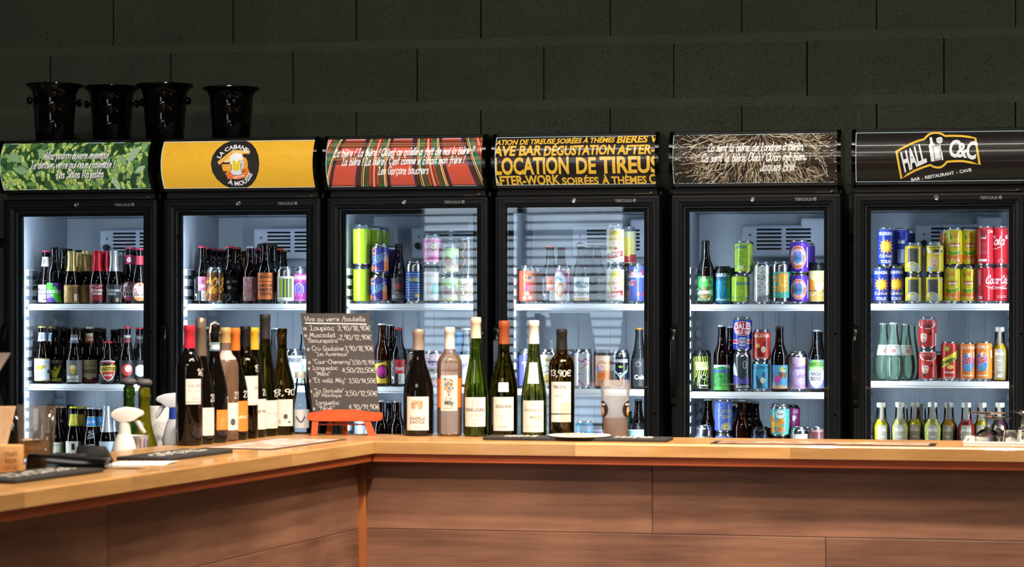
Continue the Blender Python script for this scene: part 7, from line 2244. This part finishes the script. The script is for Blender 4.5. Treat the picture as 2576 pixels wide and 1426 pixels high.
box('green_light', (.028, -.0312, .008), (.038, -.0285, .012), emitter('green_lamp', (.1, .8, .4), .5), c2)

# glass jar of corks, wooden menu stand, little wooden box
jp = at_depth(80, 5.34)
jar = empty('glass_jar', jp, face_cam(jp))
tag(jar, 'wide clear glass jar of corks at the left counter end', 'jar')
H = top_z(1019, jp.y) - CTZ
link('jar_wall', lathe('jarwall', [(0, 0), (0, .043), (.004, .046), (H - .01, .0525), (H - .004, .0545), (H, .0535)], 40), thin_glass('jar_glass', (.92, .92, .90), .03, 1.6, '#d9c6ae', .10), jar)
rg = random.Random(9)
M_cork = pm('cork', '#d9b083', .8, vary=.35, scale=120, bump=.3)
pts = [(-.018, -.012, .022, 0), (.02, -.008, .020, .9), (.0, .020, .021, 1.8), (-.012, .002, .044, 1.2), (.018, .012, .043, 2.4), (.006, -.020, .043, .3)]
ck = None
for i, (x, y, z, a) in enumerate(pts):
    if ck is None:
        bm = bmesh.new()
        tube(bm, [(-.019, 0, 0), (-.017, 0, 0), (.017, 0, 0), (.019, 0, 0)], [.0095, .0108, .0108, .0095], 12)
        bmesh.ops.recalc_face_normals(bm, faces=bm.faces)
        ck = bpy.data.meshes.new('cork'); bm.to_mesh(ck); bm.free(); finish(ck, 40); ck.materials.append(M_cork)
    o = link('cork', ck, None, None, loc=jp + Vector((x, y, z)), rz=a)
    tag(o, 'tan wine cork lying in the clear glass jar', 'cork', 'corks in the glass jar')
wp = at_depth(-8, 5.20)
wb_ = empty('menu_stand', wp)
tag(wb_, 'leaning pale wooden menu stand behind the glass jar', 'menu stand')
bm = bmesh.new()
hh = top_z(1020, 5.27) - CTZ
prism(bm, [(-.045, -.012, 0), (.012, -.012, 0), (.012, -.002, 0), (-.045, -.002, 0)], [(-.028, .028, hh), (.034, .028, hh), (.034, .038, hh), (-.028, .038, hh)])
bm_obj('board', bm, wood('pale_beech', '#b58a62', '#d9b48c', .5, (20, 20, 2), .05), wb_, bevel=.001, seg=1)
box('foot', (-.05, -.02, 0), (.02, .045, .010), wood('pale_beech', '', ''), wb_)
kp = at_depth(22, 5.04)
kb = empty('wooden_box', kp)
tag(kb, 'small wooden block stamped with dark letters at left edge', 'box')
hh = top_z(1120, 5.04) - CTZ
box('block', (-.028, 0, 0), (.024, .04, hh), wood('box_wood', '#c98a4c', '#e3ae70', .55, (3, 20, 20), .05), kb, bevel=.002)
build_print('stamp', [('T', 'CRAFT', .25, .60, .17, '#8a5228', .55), ('T', 'BEER', .25, .36, .17, '#8a5228', .5), ('T', 'LOCAL', .25, .12, .17, '#8a5228', .55)], .026, hh, lambda x, y, d: (x - .002, -.0004 - d, y), M_ink, kb, ulim=1)
sp = at_depth(-95, 4.98)
ts = empty('touch_screen', sp, R(0))
tag(ts, 'dark till screen whose corner shows at the left edge', 'screen')
zs0, zs1 = top_z(955, 4.98) - CTZ, top_z(888, 4.98) - CTZ
box('stand_base', (-.07, -.03, 0), (.05, .06, .012), M_black, ts, bevel=.003)
box('stand_neck', (-.02, .0, .012), (.02, .02, zs1 - .02), M_black, ts)
bm = bmesh.new()
prism(bm, [(-.12, -.05, zs0 - .01), (.075, -.05, zs0), (.075, -.035, zs0), (-.12, -.035, zs0 - .01)], [(-.12, .02, zs1), (.095, .02, zs1), (.095, .035, zs1), (-.12, .035, zs1)])
bm_obj('screen_housing', bm, pm('screen_taupe', '#5a4a3f', .5), ts, bevel=.003)

# ------------------------------------------------------------------ things on the low worktop behind
def wt_pt(px, y):
    return at_depth(px, y, WTZ)


M_whitep = pm('spray_white', '#e6ddd2', .42, vary=.03)


def sprayer(px, y, ytop, label, mat, collar, flip):
    p = wt_pt(px, y)
    t = empty('spray_bottle', p)
    tag(t, label, 'spray bottle')
    H = top_z(ytop, y) - WTZ
    hb = H - .070
    link('bottle_body', share('spray%d' % round(H * 1000), lathe('spray%d' % round(H * 1000), [(0, 0), (0, .034), (.004, .037), (hb * .45, .037), (hb * .62, .031), (hb * .75, .034), (hb * .9, .026), (hb, .0185), (hb, 0)], 32), mat), None, t)
    link('collar', share('collar%d' % round(H * 1000), lathe('collar%d' % round(H * 1000), [(hb, 0), (hb, .0165), (hb + .03, .0150), (hb + .03, 0)], 28), collar), None, t)
    s = -1 if flip else 1
    bm = bmesh.new()
    z = hb + .03
    sec = [(-.034 * s, z + .015), (-.022 * s, z + .005), (-.012 * s, z), (.014 * s, z), (.022 * s, z + .008), (.036 * s, z + .013), (.047 * s, z + .016), (.050 * s, z + .023), (.046 * s, z + .030), (.028 * s, z + .037), (.002 * s, z + .040), (-.020 * s, z + .035), (-.033 * s, z + .025)]
    prism(bm, [(x, -.013, q) for x, q in sec], [(x, .013, q) for x, q in sec])
    bm_obj('spray_head', bm, mat, t, bevel=.0035, seg=3, smooth=60)
    bm = bmesh.new()
    tube(bm, [(.022 * s, 0, z + .014), (.034 * s, 0, z + .002), (.044 * s, 0, z - .016), (.052 * s, 0, z - .026)], [.007, .0068, .006, .0045], 12)
    bm_obj('trigger', bm, mat, t, smooth=60)
    return t


sprayer(313, 6.12, 1023, 'white trigger spray bottle behind the near counter mats', M_whitep, M_whitep, False)
sprayer(440, 6.42, 988, 'translucent spray bottle half hidden behind the red-capsuled wine', pm('spray_translucent', '#cdd0d6', .35), pm('blue_collar', '#2545a8', .4), True)


def stopped(px, y, ytop, desc, glass, foil, low=None):
    p = wt_pt(px, y)
    H = top_z(ytop, y) - WTZ - .022
    t = put_bottle(p, face_cam(p), H, 'champ', desc, glass, None, (), foil, name='opened_wine_bottle', rs=.95, fill=low)
    link('stopper', lathe('stopper%d' % round(px), [(H - .006, .0), (H - .006, .012), (H + .004, .0125), (H + .006, .0185), (H + .013, .0215), (H + .017, .020), (H + .022, .012), (H + .022, 0)], 28), pm('stopper_grey', '#5c5855', .5), t)
    return t


G_bg = thin_glass('opened_green_glass', (.35, .55, .12), .03, 1.5, '#2f4a12', .35)
G_by = thin_glass('opened_yellow_glass', (.62, .62, .08), .03, 1.5, '#8a8416', .35)
stopped(325, 6.52, 951, 'opened green wine bottle with grey stopper, left of two', G_bg, None)
stopped(363, 6.34, 953, 'opened yellow-green wine bottle with grey stopper, right of two', G_by, None, (.30, pm('dark_wine', '#140c08', .2)))
p = wt_pt(403, 6.55)
tw = empty('paper_towel_roll', p)
tag(tw, 'white embossed paper towel roll standing behind the counter', 'paper towel')
H = top_z(1022, 6.55) - WTZ
mt = pm('paper_towel', '#e9e5de', .85, vary=.03, scale=30, bump=.0)
nt = mt.node_tree
tc = nt.nodes.new('ShaderNodeTexCoord'); vo = nt.nodes.new('ShaderNodeTexVoronoi'); vo.inputs['Scale'].default_value = 38
wv = nt.nodes.new('ShaderNodeMath'); wv.operation = 'SINE'; ml = nt.nodes.new('ShaderNodeMath'); ml.operation = 'MULTIPLY'; ml.inputs[1].default_value = 26
bp = nt.nodes.new('ShaderNodeBump'); bp.inputs['Strength'].default_value = .12; bp.inputs['Distance'].default_value = .003
nt.links.new(tc.outputs['Object'], vo.inputs['Vector']); nt.links.new(vo.outputs['Distance'], ml.inputs[0]); nt.links.new(ml.outputs[0], wv.inputs[0]); nt.links.new(wv.outputs[0], bp.inputs['Height']); nt.links.new(bp.outputs[0], nt.nodes['Principled BSDF'].inputs['Normal'])
link('paper_roll', lathe('towel', [(0, .02), (0, .0335), (H, .0335), (H, .02), (0, .02)], 40, smooth=30), mt, tw)
p = wt_pt(342, 6.22)
pc = empty('striped_paper_cup', p, face_cam(p))
tag(pc, 'white paper cup with pink and violet stripes behind counter', 'cup')
H = top_z(1095, 6.22) - WTZ
link('cup_wall', lathe('papercup', [(0, 0), (0, .026), (H * .99, .0335), (H, .0345), (H - .002, .0325), (.004, .025), (.004, 0)], 32), pm('paper_cup_white', '#e2d9d0', .6), pc)
build_print('stripes', [('p', [(-.9 + i * .26, .1), (-.86 + i * .26, .1), (-.82 + i * .28, .96), (-.9 + i * .28, .96)], ['#c25a5c', '#8a6aa8', '#9a7ab0', '#c2708a'][i % 4]) for i in range(8)], .04, H,
            lambda x, y, d: ((.026 + .0082 * y / H + .0005 + d) * math.sin(x / .031), -(.026 + .0082 * y / H + .0005 + d) * math.cos(x / .031), y), M_ink, pc, stepu=.005)

# ------------------------------------------------------------------ wine buckets on top of the refrigerators
CT = SZ1 + .012


def bucket(px, ytop, Y, knob, label):
    p = row_pt(row_s(px, Y), Y, CT)
    t = empty('wine_bucket', p, -YAW)
    tag(t, label, 'wine bucket', 'black wine buckets on the refrigerators')
    H = row_z(px, ytop, Y) - CT
    pr = [(0, 0), (0, .066), (.003, .069), (H * .30, .0735), (H * .31, .0745), (H * .33, .0740), (H * .62, .0785), (H * .63, .0795), (H * .65, .079), (H * .84, .0815), (H * .92, .090), (H * .965, .1045), (H * .985, .107), (H, .106), (H, .100), (H * .94, .088), (H * .84, .079), (.006, .066), (.006, 0)]
    link('bucket_body', lathe('bucket%d' % round(H * 500), pr, 48, smooth=45), pm('bucket_black', '#0d0a0a', .07, spec=.55), t)
    for s in (0, 180):
        a = R(knob + s)
        d = Vector((math.sin(a), -math.cos(a), 0))
        bm = bmesh.new()
        z = H * .70
        b0 = d * .078
        tube(bm, [b0 + Vector((0, 0, z)), d * .089 + Vector((0, 0, z)), d * .092 + Vector((0, 0, z)), d * .098 + Vector((0, 0, z)), d * .105 + Vector((0, 0, z)), d * .108 + Vector((0, 0, z))], [.006, .006, .013, .0155, .012, .003], 16)
        bm_obj('knob', bm, pm('bucket_black', '#0d0a0a', .07), t, smooth=50)


bucket(137, 213, .085, -48, 'glossy black wine bucket, leftmost on the hop-leaf refrigerator')
bucket(281, 219, .205, 92, 'glossy black wine bucket, second from left')
bucket(415, 213, .125, 78, 'glossy black wine bucket, third, over the first gap')
bucket(582, 221, .125, 22, 'glossy black wine bucket standing alone on yellow-sign refrigerator')
p = row_pt(row_s(146, .24), .24, CT)
t = empty('upturned_bowl', p)
tag(t, 'low black upturned bowl behind the leftmost bucket', 'bowl')
link('bowl_shell', lathe('bowl', [(0, .0845), (.004, .085), (.02, .078), (.045, .062), (.058, .04), (.062, 0)], 36), M_black, t)
